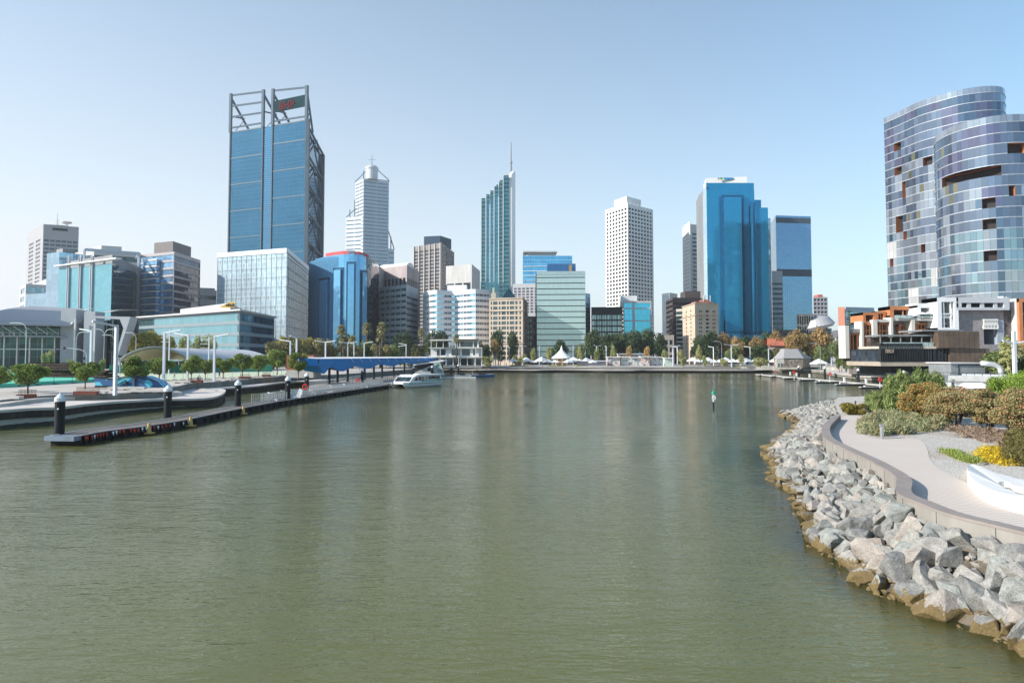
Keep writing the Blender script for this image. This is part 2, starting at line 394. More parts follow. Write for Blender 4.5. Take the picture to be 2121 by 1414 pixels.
# ------------------------------------------------------------------ peninsula in front, right
WALL = [(2350,1180),(2200,1125),(2121,1101),(2094.5,1094.6),(2055.6,1085),(2016.7,1076),(1978,1066.5),(1939,1054),(1903,1039),(1873,1027.5),(1859,1018),(1856.5,1008),(1860,997),(1858.5,988),(1848,978.4),(1832,969),(1807.5,955),(1781,942.6),(1747,927),(1725,916),(1708,905),(1702.6,891),(1705,880.4),(1715.8,869.5),(1728,858.7)]
WALL = smoothline([G(x, y, 2.6) for x, y in WALL], 6)
SHORE = [(2400,1500),(2200,1390),(2116,1343),(2028,1307),(1943,1275),(1897,1255),(1823,1231),(1778,1205),(1715,1152),(1676,1129),(1666,1097),(1660,1071),(1639,1044),(1637,1018),(1602,1002),(1605,970),(1600,955),(1588,939),(1610,918),(1639,896),(1658,879),(1647,871),(1618,857)]
SHORE = [G(x, y, 0) for x, y in SHORE]
SHT = SHORE+[Vector((43, 105, 0)), Vector((51, 112, 0)), Vector((62, 117, 0)), Vector((80, 124, 0)), Vector((110, 134, 0))]
def interpY(line, y):
    for a, b in zip(line[:-1], line[1:]):
        if min(a.y, b.y) <= y <= max(a.y, b.y) and abs(a.y-b.y) > 1e-6: return a.x+(b.x-a.x)*(y-a.y)/(b.y-a.y)
    return (line[0] if y < line[0].y else line[-1]).x
INN = WALL+[Vector((34.5, 72, 2.2)), Vector((37.5, 79, 2.1)), Vector((41.5, 88, 2.1)), Vector((45.5, 97, 2.1)), Vector((50, 105, 2.1)), Vector((60, 111, 2.1)), Vector((80, 117, 2.1)), Vector((110, 127, 2.1))]
def bankpt(Y, s):
    xs = interpY(SHT, Y); xi = interpY(INN, Y)+0.15; zi = 1.75 if Y > 30 else 1.9
    x = xs+(xi-xs)*s; z = -0.12+(zi+0.12)*s if s > 0 else s*1.1-0.12
    return Vector((x, Y, z))
EARTH = mat('wet_bank_earth', (0.19, 0.16, 0.12), 0.9, var=0.5, scale=1.5, bump=0.05, fine=0.4)
m = MB(); ys = [9+i*1.0 for i in range(97)]; ss = [-2.5, -1.2, -.4, 0, .25, .5, .75, 1.0]
gr = [[bankpt(y, s)+Vector((0, 0, 0.16*noise.noise(Vector((y*1.1, s*5, 0))))) for s in ss] for y in ys]
for i in range(len(ys)-1):
    for j in range(len(ss)-1): m.face([gr[i][j], gr[i][j+1], gr[i+1][j+1], gr[i+1][j]])
tipb = [gr[-1][j] for j in range(len(ss))]
for off_ in ((3, 6, 0), (14, 5, 0), (20, 6, 0), (30, 9, 0)):
    nt_ = [tipb[j]+Vector((off_[0], off_[1]-0.0, 0)) for j in range(len(ss))]
    for j in range(len(ss)-1): m.face([tipb[j], tipb[j+1], nt_[j+1], nt_[j]])
    tipb = nt_
struct(m.build('rock_bank', [EARTH], smooth=True))
# gravel bed and path
wi = [Vector((p.x, p.y)) for p in offset(WALL, 0.55)]
def gravelmat():
    m, nt, b = newmat('gravel')
    geo = N(nt, 'ShaderNodeNewGeometry')
    v = N(nt, 'ShaderNodeTexVoronoi'); v.inputs['Scale'].default_value = 14; nt.links.new(geo.outputs['Position'], v.inputs[0])
    n = N(nt, 'ShaderNodeTexNoise'); n.inputs['Scale'].default_value = 0.22; n.inputs['Detail'].default_value = 5; nt.links.new(geo.outputs['Position'], n.inputs[0])
    c = mixc(nt, v.outputs['Color'], (0.26, 0.245, 0.22), (0.66, 0.62, 0.56))
    f = N(nt, 'ShaderNodeClamp'); nt.links.new(math_(nt, 'MULTIPLY_ADD', n.outputs[0], 5, -2.6), f.inputs[0])
    c2 = mixc(nt, v.outputs['Color'], (0.17, 0.11, 0.08), (0.5, 0.38, 0.32))
    c = mixc(nt, math_(nt, 'MULTIPLY', f.outputs[0], 0.6), c, c2)
    nt.links.new(c, b.inputs['Base Color']); b.inputs['Roughness'].default_value = 0.95
    bp = N(nt, 'ShaderNodeBump'); bp.inputs['Distance'].default_value = 0.03; nt.links.new(v.outputs['Distance'], bp.inputs['Height']); nt.links.new(bp.outputs[0], b.inputs['Normal'])
    return m
m = MB(); inn2 = [Vector((p.x, p.y)) for p in INN[len(WALL):]]
poly = [Vector((p.x, p.y)) for p in offset(WALL, 0.25)]+inn2+[Vector((180, 150)), Vector((180, 8))]
m.flat([(p.x, p.y, 2.08) for p in poly], 0); struct(m.build('gravel_bed', [gravelmat()]))
def pathmat():
    m, nt, b = newmat('wave_paving')
    geo = N(nt, 'ShaderNodeNewGeometry'); sp = N(nt, 'ShaderNodeSeparateXYZ'); nt.links.new(geo.outputs['Position'], sp.inputs[0])
    n = N(nt, 'ShaderNodeTexNoise'); n.inputs['Scale'].default_value = 0.35; n.inputs['Detail'].default_value = 4; nt.links.new(geo.outputs['Position'], n.inputs[0])
    X, Y = sp.outputs[0], sp.outputs[1]
    # courses run across the path; every few metres they swing into scallops
    d = math_(nt, 'ADD', math_(nt, 'MULTIPLY', Y, 0.93), math_(nt, 'MULTIPLY', X, 0.55))
    e = math_(nt, 'SUBTRACT', math_(nt, 'MULTIPLY', X, 0.93), math_(nt, 'MULTIPLY', Y, 0.55))
    amp = math_(nt, 'MAXIMUM', math_(nt, 'SINE', math_(nt, 'MULTIPLY', d, 1.05)), 0)
    sw = math_(nt, 'MULTIPLY', math_(nt, 'SINE', math_(nt, 'MULTIPLY', e, 5.2)), math_(nt, 'MULTIPLY', amp, 0.16))
    sw2 = math_(nt, 'MULTIPLY', math_(nt, 'SINE', math_(nt, 'MULTIPLY', e, 0.55)), 0.5)
    ph = math_(nt, 'MULTIPLY', math_(nt, 'ADD', math_(nt, 'ADD', d, sw), sw2), 2*pi/0.36)
    f = math_(nt, 'MULTIPLY_ADD', math_(nt, 'SINE', ph), 0.5, 0.5)
    f = math_(nt, 'POWER', f, 2.2)
    c = mixc(nt, f, (0.66, 0.57, 0.49), (0.34, 0.275, 0.235))
    c = mixc(nt, math_(nt, 'MULTIPLY', n.outputs[0], 0.5), c, (0.62, 0.58, 0.55))
    n2 = N(nt, 'ShaderNodeTexNoise'); n2.inputs['Scale'].default_value = 22; n2.inputs['Detail'].default_value = 2; nt.links.new(geo.outputs['Position'], n2.inputs[0])
    c = mixc(nt, math_(nt, 'MULTIPLY', n2.outputs[0], 0.25), c, (0.3, 0.27, 0.25))
    nt.links.new(c, b.inputs['Base Color']); b.inputs['Roughness'].default_value = 0.85
    return m
pr = [(2420,1100),(2300,1085),(2121,1050),(2040,1020),(2004,1000),(1973,986),(1943,968),(1926,949),(1921,930),(1908,912),(1880,907.5),(1824,908.5),(1795,903),(1782,893),(1784,881),(1790,869),(1778,862),(1750,860)]
pr = smoothline([G(x, y, 2.1) for x, y in pr], 4)
m = MB(); m.flat([(p.x, p.y, 2.1) for p in wi]+[(p.x, p.y, 2.1) for p in pr[::-1]], 0); struct(m.build('path', [pathmat()]))
# curved retaining wall
CAPM = mat('wall_cap', (0.3, 0.26, 0.24), 0.7, var=0.12, scale=0.6, fine=0.15)
WALLM = mat('wall_face_concrete', (0.31, 0.29, 0.265), 0.85, var=0.16, scale=0.7, streak=True, fine=0.12)
wt = thing('retaining_wall', 'low curving concrete retaining wall with brown cap between rocks and path', 'wall', (WALL[0].x, WALL[0].y, 1.2))
m = MB(); mc = MB(); w0 = WALL; w1 = offset(WALL, 0.55); w0c = offset(WALL, -0.03); w1c = offset(WALL, 0.58)
for i in range(len(WALL)-1):
    a, b, c, d = w0[i], w0[i+1], w1[i], w1[i+1]
    m.face([(b.x, b.y, 1.0), (a.x, a.y, 1.0), (a.x, a.y, 2.5), (b.x, b.y, 2.5)]); m.face([(c.x, c.y, 1.9), (d.x, d.y, 1.9), (d.x, d.y, 2.5), (c.x, c.y, 2.5)])
    a, b, c, d = w0c[i], w0c[i+1], w1c[i], w1c[i+1]
    mc.face([(b.x, b.y, 2.5), (a.x, a.y, 2.5), (a.x, a.y, 2.6), (b.x, b.y, 2.6)]); mc.face([(c.x, c.y, 2.5), (d.x, d.y, 2.5), (d.x, d.y, 2.6), (c.x, c.y, 2.6)])
    mc.face([(a.x, a.y, 2.6), (c.x, c.y, 2.6), (d.x, d.y, 2.6), (b.x, b.y, 2.6)])
e0, e1 = w0c[-1], w1c[-1]; mc.face([(e0.x, e0.y, 2.0), (e1.x, e1.y, 2.0), (e1.x, e1.y, 2.6), (e0.x, e0.y, 2.6)])
m.build('wall_face', [WALLM], wt); mc.build('cap', [CAPM], wt)
acc = 0
for i in range(1, len(WALL)-1):
    acc += (WALL[i]-WALL[i-1]).length
    if acc > 2.4 and WALL[i].y < 60:
        acc = 0; j = MB(); t = (WALL[i+1]-WALL[i-1]).normalized(); nrm = Vector((-t.y, t.x, 0)); p = Vector((WALL[i].x, WALL[i].y, 0))+nrm*0.004
        j.beam((p.x, p.y, 1.2), (p.x, p.y, 2.49), 0.02, 0.012, up=(nrm.x, nrm.y, 0)); j.build('joint', [DARK], wt)

# ------------------------------------------------------------------ water
def watermat():
    m, nt, b = newmat('river_water')
    geo = N(nt, 'ShaderNodeNewGeometry')
    def waves(rot, sx, sy, sc, det, rough=0.55):
        mp = N(nt, 'ShaderNodeMapping'); nt.links.new(geo.outputs['Position'], mp.inputs[0]); mp.inputs['Rotation'].default_value = (0, 0, rot); mp.inputs['Scale'].default_value = (sx, sy, 1)
        n = N(nt, 'ShaderNodeTexNoise'); n.inputs['Scale'].default_value = sc; n.inputs['Detail'].default_value = det; n.inputs['Roughness'].default_value = rough; n.inputs['Distortion'].default_value = 0.35
        nt.links.new(mp.outputs[0], n.inputs[0]); return n.outputs[0]
    big = waves(radians(18), 0.22, 0.6, 1.0, 1.5)
    midw = waves(radians(-14), 0.35, 1.15, 2.9, 2.5)
    fine = waves(radians(6), 0.6, 1.25, 7.0, 2)
    patch = waves(0, 0.022, 0.035, 1.0, 3)      # gusts: rougher and calmer areas
    pf = N(nt, 'ShaderNodeMapRange'); nt.links.new(patch, pf.inputs[0]); pf.inputs[1].default_value = 0.35; pf.inputs[2].default_value = 0.65; pf.inputs[3].default_value = 0.5; pf.inputs[4].default_value = 1.6
    h = math_(nt, 'ADD', math_(nt, 'MULTIPLY', big, 0.065), math_(nt, 'ADD', math_(nt, 'MULTIPLY', midw, 0.036), math_(nt, 'MULTIPLY', fine, 0.011)))
    h = math_(nt, 'MULTIPLY', h, pf.outputs[0])
    sw = N(nt, 'ShaderNodeSeparateXYZ'); nt.links.new(geo.outputs['Position'], sw.inputs[0])   # breeze stronger over the open near-left water
    mr = N(nt, 'ShaderNodeMapRange'); nt.links.new(math_(nt, 'MULTIPLY_ADD', sw.outputs[0], 0.8, sw.outputs[1]), mr.inputs[0]); mr.inputs[1].default_value = 5; mr.inputs[2].default_value = 75; mr.inputs[3].default_value = 1.8; mr.inputs[4].default_value = 1.0
    h = math_(nt, 'MULTIPLY', h, mr.outputs[0])
    bp = N(nt, 'ShaderNodeBump'); bp.inputs['Distance'].default_value = 1.0; bp.inputs['Strength'].default_value = 1.0
    nt.links.new(h, bp.inputs['Height'])
    n2 = waves(0, 0.05, 0.05, 1, 3)
    c = mixc(nt, n2, (0.1, 0.104, 0.032), (0.134, 0.137, 0.048))
    df = N(nt, 'ShaderNodeBsdfDiffuse'); nt.links.new(c, df.inputs[0])
    at = N(nt, 'ShaderNodeAttribute', attribute_name='shallow')
    tr = N(nt, 'ShaderNodeBsdfTransparent'); tr.inputs[0].default_value = (0.72, 0.62, 0.36, 1)
    mx = N(nt, 'ShaderNodeMixShader'); nt.links.new(at.outputs['Fac'], mx.inputs[0]); nt.links.new(df.outputs[0], mx.inputs[1]); nt.links.new(tr.outputs[0], mx.inputs[2])
    gl = N(nt, 'ShaderNodeBsdfGlossy'); gl.inputs['Roughness'].default_value = 0.05; nt.links.new(bp.outputs[0], gl.inputs['Normal'])
    fr = N(nt, 'ShaderNodeFresnel'); fr.inputs['IOR'].default_value = 1.5; nt.links.new(bp.outputs[0], fr.inputs['Normal'])
    m2 = N(nt, 'ShaderNodeMixShader'); nt.links.new(fr.outputs[0], m2.inputs[0]); nt.links.new(mx.outputs[0], m2.inputs[1]); nt.links.new(gl.outputs[0], m2.inputs[2])
    nt.links.new(m2.outputs[0], nt.nodes['Material Output'].inputs[0])
    return m
def dist_shore(x, y):
    best = 1e9
    for a, b in zip(SHT[:-1], SHT[1:]):
        dx, dy = b.x-a.x, b.y-a.y; t = max(0, min(1, ((x-a.x)*dx+(y-a.y)*dy)/(dx*dx+dy*dy+1e-9)))
        best = min(best, (x-a.x-t*dx)**2+(y-a.y-t*dy)**2)
    return sqrt(best)
xs = [-4500, -400, -60, -10]+[4+i*0.8 for i in range(66)]+[70, 140, 400, 4500]
ysw = [-400, 0]+[9+i*1.0 for i in range(108)]+[140, 200, 300, 420, 7000]
vs = [(x, y, 0) for y in ysw for x in xs]; nx = len(xs)
fs = [(j*nx+i, j*nx+i+1, (j+1)*nx+i+1, (j+1)*nx+i) for j in range(len(ysw)-1) for i in range(nx-1)]
me = bpy.data.meshes.new('water'); me.from_pydata(vs, [], fs); me.materials.append(watermat())
at = me.attributes.new('shallow', 'FLOAT', 'POINT')
at.data.foreach_set('value', [max(0.0, 0.75*(1-dist_shore(x, y)/2.3)) if 0 < x < 60 and 8 < y < 125 else 0.0 for x, y, _ in vs])
wo = bpy.data.objects.new('water', me); COL.objects.link(wo); struct(wo)
me2 = bpy.data.meshes.new('riverbed'); me2.from_pydata([(-4500, -400, -3), (4500, -400, -3), (4500, 7000, -3), (-4500, 7000, -3)], [], [(0, 1, 2, 3)]); me2.materials.append(EARTH)
wb = bpy.data.objects.new('riverbed', me2); COL.objects.link(wb); struct(wb)

# ------------------------------------------------------------------ boulders
def rockmat(name, a, bcol):
    m, nt, b = newmat(name)
    geo = N(nt, 'ShaderNodeNewGeometry'); sp = N(nt, 'ShaderNodeSeparateXYZ'); nt.links.new(geo.outputs['Position'], sp.inputs[0])
    n = N(nt, 'ShaderNodeTexNoise'); n.inputs['Scale'].default_value = 2.6; n.inputs['Detail'].default_value = 9; n.inputs['Roughness'].default_value = 0.7; nt.links.new(geo.outputs['Position'], n.inputs[0])
    f = N(nt, 'ShaderNodeClamp'); nt.links.new(math_(nt, 'MULTIPLY_ADD', n.outputs[0], 2.6, -0.8), f.inputs[0])
    c = mixc(nt, f.outputs[0], a, bcol)
    v = N(nt, 'ShaderNodeTexVoronoi'); v.feature = 'DISTANCE_TO_EDGE'; v.inputs['Scale'].default_value = 1.7; nt.links.new(geo.outputs['Position'], v.inputs[0])
    ns = N(nt, 'ShaderNodeTexNoise'); ns.inputs['Scale'].default_value = 26; ns.inputs['Detail'].default_value = 2; nt.links.new(geo.outputs['Position'], ns.inputs[0])
    c = mixc(nt, math_(nt, 'MULTIPLY', math_(nt, 'GREATER_THAN', ns.outputs[0], 0.58), 0.45), c, tuple(x*0.4 for x in a))
    edge = math_(nt, 'MULTIPLY_ADD', n.outputs[0], 1.3, -0.28)   # algae line near the water
    wet = math_(nt, 'LESS_THAN', sp.outputs[2], edge)
    c = mixc(nt, wet, c, mixc(nt, ns.outputs[0], (0.04, 0.03, 0.014), (0.27, 0.19, 0.075)))
    nt.links.new(c, b.inputs['Base Color']); b.inputs['Roughness'].default_value = 0.82
    bp = N(nt, 'ShaderNodeBump'); bp.inputs['Distance'].default_value = 0.1; nt.links.new(math_(nt, 'ADD', n.outputs[0], math_(nt, 'MULTIPLY', ns.outputs[0], 0.12)), bp.inputs['Height']); nt.links.new(bp.outputs[0], b.inputs['Normal'])
    return m
ROCKM = [rockmat('rock_pale', (0.17, 0.165, 0.155), (0.43, 0.415, 0.385)), rockmat('rock_green_grey', (0.16, 0.17, 0.16), (0.4, 0.41, 0.38)), rockmat('rock_pink', (0.24, 0.205, 0.18), (0.45, 0.41, 0.37)), rockmat('rock_mid_grey', (0.11, 0.11, 0.105), (0.31, 0.31, 0.3))]
def rockmesh(k, matl):
    r = random.Random(100+k); bm = bmesh.new(); sx, sy, sz = r.uniform(.75, 1.15), r.uniform(.55, .85), r.uniform(.42, .66)
    for i in range(r.randint(13, 20)):
        d = Vector((r.gauss(0, 1), r.gauss(0, 1), r.gauss(0, 1))).normalized(); q = r.uniform(.8, 1.08)
        bm.verts.new((d.x*sx*q, d.y*sy*q, d.z*sz*q))
    res = bmesh.ops.convex_hull(bm, input=bm.verts)
    bmesh.ops.delete(bm, geom=list({e for e in res['geom_interior'] if isinstance(e, bmesh.types.BMVert)}), context='VERTS')
    bmesh.ops.dissolve_limit(bm, angle_limit=radians(14), verts=bm.verts, edges=bm.edges)
    bmesh.ops.bevel(bm, geom=list(bm.edges), offset=0.06, segments=2, profile=0.6, affect='EDGES', clamp_overlap=True)
    bmesh.ops.triangulate(bm, faces=bm.faces); bmesh.ops.subdivide_edges(bm, edges=bm.edges, cuts=1, use_grid_fill=True)
    for v in bm.verts:
        v.co += v.co.normalized()*(0.06*noise.noise(v.co*3+Vector((k, 0, 0)))+0.03*noise.noise(v.co*8))
    me = bpy.data.meshes.new('boulder'); bm.to_mesh(me); bm.free(); me.materials.append(matl); return me
RM = [[rockmesh(k, ROCKM[c]) for k in range(9)] for c in range(4)]
RLAB = ['pale grey angular boulder in the riprap bank below the curved wall', 'greenish grey angular boulder in the riprap bank below the curved wall', 'pinkish angular boulder in the riprap bank below the curved wall', 'mid grey angular boulder in the riprap bank below the curved wall']
rocks = []; r = random.Random(5); y = 14.0
while y < 109:
    near = y < 70; st = 1.0 if y < 30 else 0.9 if y < 42 else 0.94
    yy = min(y, 103.9); wid = (bankpt(yy, 1)-bankpt(yy, 0)).length; nn = max(4, int(round(wid*1.5/st)))
    for k in range(nn):
        s = (0.02 if y < 46 else -.1)+(.98 if y < 46 else 1.1)*(k+r.uniform(.15, .85))/nn
        p = bankpt(min(y+r.uniform(-.4, .4), 104), s)
        if y > 104: p += Vector(((y-104)*1.6+r.uniform(0, 3), (y-104)*.9, 0))
        R = r.uniform(.38, .7)*(1.18 if r.random() < .2 else 1)*(0.82 if s > .8 else 1)
        if y < 34: R *= 1.42-.22*max(0, (y-26)/8)
        if s > 0.82 and y < 68: p.x = min(p.x, interpY(INN, p.y)-R*0.6)
        p.z += R*0.22
        p.z = min(p.z, 1.95) if s > .7 else p.z
        rocks.append((p, R, s))
    y += st*0.93
rocks.sort(key=lambda t: t[0].y/t[1])
rest = []
for i, (p, R, s) in enumerate(rocks):
    c = r.choices([0, 1, 2, 3], [5, 3, 2, 3])[0]; me = r.choice(RM[c])
    rot = (r.uniform(-.5, .5), r.uniform(-.5, .5), r.uniform(0, 6.28)); sc = (R*r.uniform(.9, 1.2), R*r.uniform(.9, 1.15), R*r.uniform(.85, 1.2))
    if i < 296:
        o = bpy.data.objects.new('boulder', me); COL.objects.link(o); o.location = p; o.rotation_euler = rot; o.scale = sc
        tag(o, RLAB[c].replace('below the curved wall', ('by the frame edge' if p.y < 24 else 'below the sharp wall bend' if p.y < 34 else 'beside the long straight wall' if p.y < 50 else 'by the far wall end'))+(', at the waterline' if s < .2 else ', against the wall' if s > .75 else ''), 'boulder', 'boulders of the riprap bank')
    else: rest.append((p, rot, sc, me))
# the small far rocks and chinking stones: one mass
from mathutils import Euler
for k in range(1400):
    y = 14+86*r.random()**1.5; s = r.uniform(-.1, 1.0); p = bankpt(y, s); R = r.uniform(.12, .26)
    if y < 68: p.x = min(p.x, interpY(INN, p.y)-R*0.9)
    rest.append((p+Vector((0, 0, R*.35)), (r.uniform(0, 6), r.uniform(0, 6), r.uniform(0, 6)), (R, R, R), RM[r.choice([0, 0, 2, 3])][r.randint(0, 8)]))
vv = []; ff = []; mi = []; base = 0
cache = {}
for p, rot, sc, me in rest:
    if me.name not in cache:
        a = np.zeros(len(me.vertices)*3); me.vertices.foreach_get('co', a); t = np.zeros(len(me.polygons)*3, dtype=int); me.polygons.foreach_get('vertices', t); cache[me.name] = (a.reshape(-1, 3), t.reshape(-1, 3), ROCKM.index(me.materials[0]))
    a, t, mm = cache[me.name]; M = np.array(Euler(rot).to_matrix()) @ np.diag(sc)
    vv.append(a @ M.T+np.array(p)); ff.append(t+base); mi += [mm]*len(t); base += len(a)
def npmesh(name, v, f, mats_, mi=None):
    n = f.shape[1]; me = bpy.data.meshes.new(name); me.vertices.add(len(v)); me.vertices.foreach_set('co', v.astype(np.float32).ravel())
    me.loops.add(len(f)*n); me.loops.foreach_set('vertex_index', f.astype(np.int32).ravel()); me.polygons.add(len(f))
    me.polygons.foreach_set('loop_start', np.arange(len(f), dtype=np.int32)*n)
    for m_ in mats_: me.materials.append(m_)
    if mi is not None: me.polygons.foreach_set('material_index', np.array(mi, dtype=np.int32))
    me.update(calc_edges=True); return me
me = npmesh('riprap_rubble', np.concatenate(vv), np.concatenate(ff), ROCKM, mi)
o = bpy.data.objects.new('riprap_rubble', me); COL.objects.link(o); tag(o, 'loose small stones and far rocks of the riprap bank', 'rubble', kind='stuff')
# ================================================================== BUILDINGS
def rep(n, win, gap, edge=None, m=0):
    """n openings of width win between gaps"""
    edge = gap if edge is None else edge
    out = [(edge, 0)]
    for i in range(n): out += [(win, 1), (gap if i < n-1 else edge, 0)]
    return out
def rows(n, win, gap, bottom=0.0, top=None):
    out = [(bottom, 0)] if bottom else []
    for i in range(n): out += [(gap, 0), (win, 1)]
    return out+[(gap if top is None else top, 0)]
class Bld:
    def __init__(s, name, label, loc, group=None, cat='building'):
        s.root = thing(name, label, cat, (loc[0], loc[1], ZU), group); s.wins = []
        s.wall = MB(); s.parts = {}
    def face(s, A, B, z0, z1, cols, rws, inset=0.3, wmi=0, gm=0):
        A = Vector(A[:2]); B = Vector(B[:2]); d = B-A; L = d.length; d.normalize(); n = Vector((d.y, -d.x))
        cs = sum(c[0] for c in cols); rs = sum(q[0] for q in rws); H_ = z1-z0
        def pt(u, z, o=0.0): p = A+d*u-n*o; return Vector((p.x, p.y, z))
        z = z0
        for rh, rw in rws:
            h = rh/rs*H_; z2 = z+h
            if not rw: s.wall.face([pt(0, z), pt(L, z), pt(L, z2), pt(0, z2)], wmi, [(0, z), (L, z), (L, z2), (0, z2)])
            else:
                u = 0
                for cw, ci in cols:
                    wd = cw/cs*L; u2 = u+wd
                    if not ci: s.wall.face([pt(u, z), pt(u2, z), pt(u2, z2), pt(u, z2)], wmi, [(u, z), (u2, z), (u2, z2), (u, z2)])
                    else:
                        s.wall.face([pt(u, z), pt(u2, z), pt(u2, z, inset), pt(u, z, inset)], wmi)
                        s.wall.face([pt(u, z2, inset), pt(u2, z2, inset), pt(u2, z2), pt(u, z2)], wmi)
                        s.wall.face([pt(u, z), pt(u, z, inset), pt(u, z2, inset), pt(u, z2)], wmi)
                        s.wall.face([pt(u2, z, inset), pt(u2, z), pt(u2, z2), pt(u2, z2, inset)], wmi)
                        s.wins.append((pt(u, z, inset), d, wd, h, gm))
                    u = u2
            z = z2
    def plain(s, A, B, z0, z1, mi=0):
        s.wall.face([(A[0], A[1], z0), (B[0], B[1], z0), (B[0], B[1], z1), (A[0], A[1], z1)], mi, [(0, z0), ((Vector(B[:2])-Vector(A[:2])).length, z0), ((Vector(B[:2])-Vector(A[:2])).length, z1), (0, z1)])
    def roof(s, poly, z, mi=0): s.wall.flat([(p[0], p[1], z) for p in poly], mi)
    def done(s, wmats, gmats, name='wall', wname='window'):
        if s.wall.f: s.wall.build(name, wmats, s.root)
        if not isinstance(gmats, (list, tuple)): gmats = [gmats]
        cache = {}; over = MB(); k = 0
        for p, d, wd, h, gm in s.wins:
            q = [(0, 0, 0), (d.x*wd, d.y*wd, 0), (d.x*wd, d.y*wd, h), (0, 0, h)]
            if k < 98:
                key = (round(wd, 2), round(h, 2), round(d.x, 3), round(d.y, 3), gm)
                if key not in cache:
                    m = MB(); m.face(q, 0, [(0, 0), (wd, 0), (wd, h), (0, h)]); o = m.build(wname, [gmats[gm]], s.root, shift=None)
                    # build subtracts the root location: put its own vertices back
                    for v, c in zip(o.data.vertices, q): v.co = c
                    cache[key] = o.data
                else:
                    o = bpy.data.objects.new(wname, cache[key]); COL.objects.link(o); o.parent = s.root
                o.location = p-Vector(s.root.location)
            else: over.face([p+Vector(c) for c in q], gm, [(p.x, p.z), (p.x+wd, p.z), (p.x+wd, p.z+h), (p.x, p.z+h)])
            k += 1
        if over.f: over.build(wname, gmats, s.root)['kind'] = 'stuff'
        return s.root
    def part(s, name, mb, mats_, **k): return mb.build(name, mats_, s.root, **k)
def corners(spec):
    """[(px, Y), ...] left to right -> plan points, with hidden back corners to close the plan"""
    c = [P2(px, Y) for px, Y in spec]
    if len(c) == 3: back = [c[0]+c[2]-c[1]]
    else:
        d = (c[-1]-c[0]).normalized(); n = Vector((-d.y, d.x)); L = (c[-1]-c[0]).length; k = 1+.6*L/c[0].y; back = [c[-1]*k, c[0]*k]
    return c, back
def block(name, label, spec, ytop, styles, wmats, gmats, roofh=0, yref=None, plant=None, zbot=2.0, parapet=0.0, inset=0.3):
    c, back = corners(spec); yr = yref if yref is not None else (spec[1][1] if len(spec) == 3 else spec[0][1])
    zt = ZY(ytop, yr); b = Bld(name, label, c[0])
    for i in range(len(c)-1):
        st = styles[min(i, len(styles)-1)]
        if st is None: b.plain(c[i], c[i+1], zbot, zt)
        elif callable(st): st(b, c[i], c[i+1], zbot, zt)
        else: b.face(c[i], c[i+1], zbot, zt, st[0], st[1], st[2] if len(st) > 2 else inset, 0, st[3] if len(st) > 3 else 0)
    loop = c+back
    for i in range(len(c)-1, len(loop)): b.plain(loop[i], loop[(i+1) % len(loop)], zbot, zt)
    b.roof(loop, zt)
    b.c, b.back, b.zt = c, back, zt
    if plant:   # plant room: (fraction in from the edges, height, material)
        ctr = sum(loop, Vector((0, 0)))/len(loop); m = MB()
        m.prism([tuple(ctr+(p-ctr)*plant[0]) for p in loop], zt, zt+plant[1]); b.part('plant_room', m, plant[2])
    b.done(wmats, gmats)
    return b
def curtain(matname_part):
    def f(b, A, B, z0, z1):
        m = MB(); L = (B-A).length; m.face([(A.x, A.y, z0), (B.x, B.y, z0), (B.x, B.y, z1), (A.x, A.y, z1)], 0, [(0, z0), (L, z0), (L, z1), (0, z1)])
        b.part('glass_facade', m, matname_part)
    return f
def ledges(b, A, B, zs, h, out, matl, name='ledge', z_only=None):
    if 1 < len(zs) < 4:
        for z in zs: o = ledges(b, A, B, [z], h, out, matl, name)
        return o
    d = (Vector(B)-Vector(A)).normalized(); n = Vector((d.y, -d.x)); m = MB()
    for z in zs:
        p = Vector(A)+n*out/2; q = Vector(B)+n*out/2; m.beam((p.x, p.y, z), (q.x, q.y, z), out, h)
    return b.part(name, m, matl)
def fins(b, A, B, n_, z0, z1, w, out, matl, name='fin'):
    A = Vector(A); B = Vector(B); d = (B-A).normalized(); n = Vector((d.y, -d.x)); m = MB()
    for i in range(n_+1):
        p = A+(B-A)*i/n_+n*out/2; m.beam((p.x, p.y, z0), (p.x, p.y, z1), w, out, up=(n.x, n.y, 0))
    return b.part(name, m, matl)

LWALL = mat('light_cladding', (0.5, 0.5, 0.5), 0.7, var=0.06, scale=0.05)
WWALL = mat('white_cladding', (0.72, 0.72, 0.71), 0.65, var=0.05, scale=0.05)
BEIGE = mat('beige_stone', (0.52, 0.43, 0.35), 0.8, var=0.12, scale=0.1)
BROWNC = mat('brown_precast', (0.3, 0.25, 0.23), 0.8, var=0.12, scale=0.1)
DBROWN = mat('dark_brown_precast', (0.085, 0.068, 0.068), 0.7, var=0.15, scale=0.1)
PINKC = mat('pinkish_precast', (0.42, 0.36, 0.36), 0.8, var=0.2, scale=0.3, streak=True)
GCLAD = mat('grey_cladding', (0.26, 0.27, 0.28), 0.6, 0.2, var=0.1, scale=0.05)
ROOFG = mat('roof_metal', (0.33, 0.35, 0.38), 0.45, 0.4, var=0.1, scale=0.1)

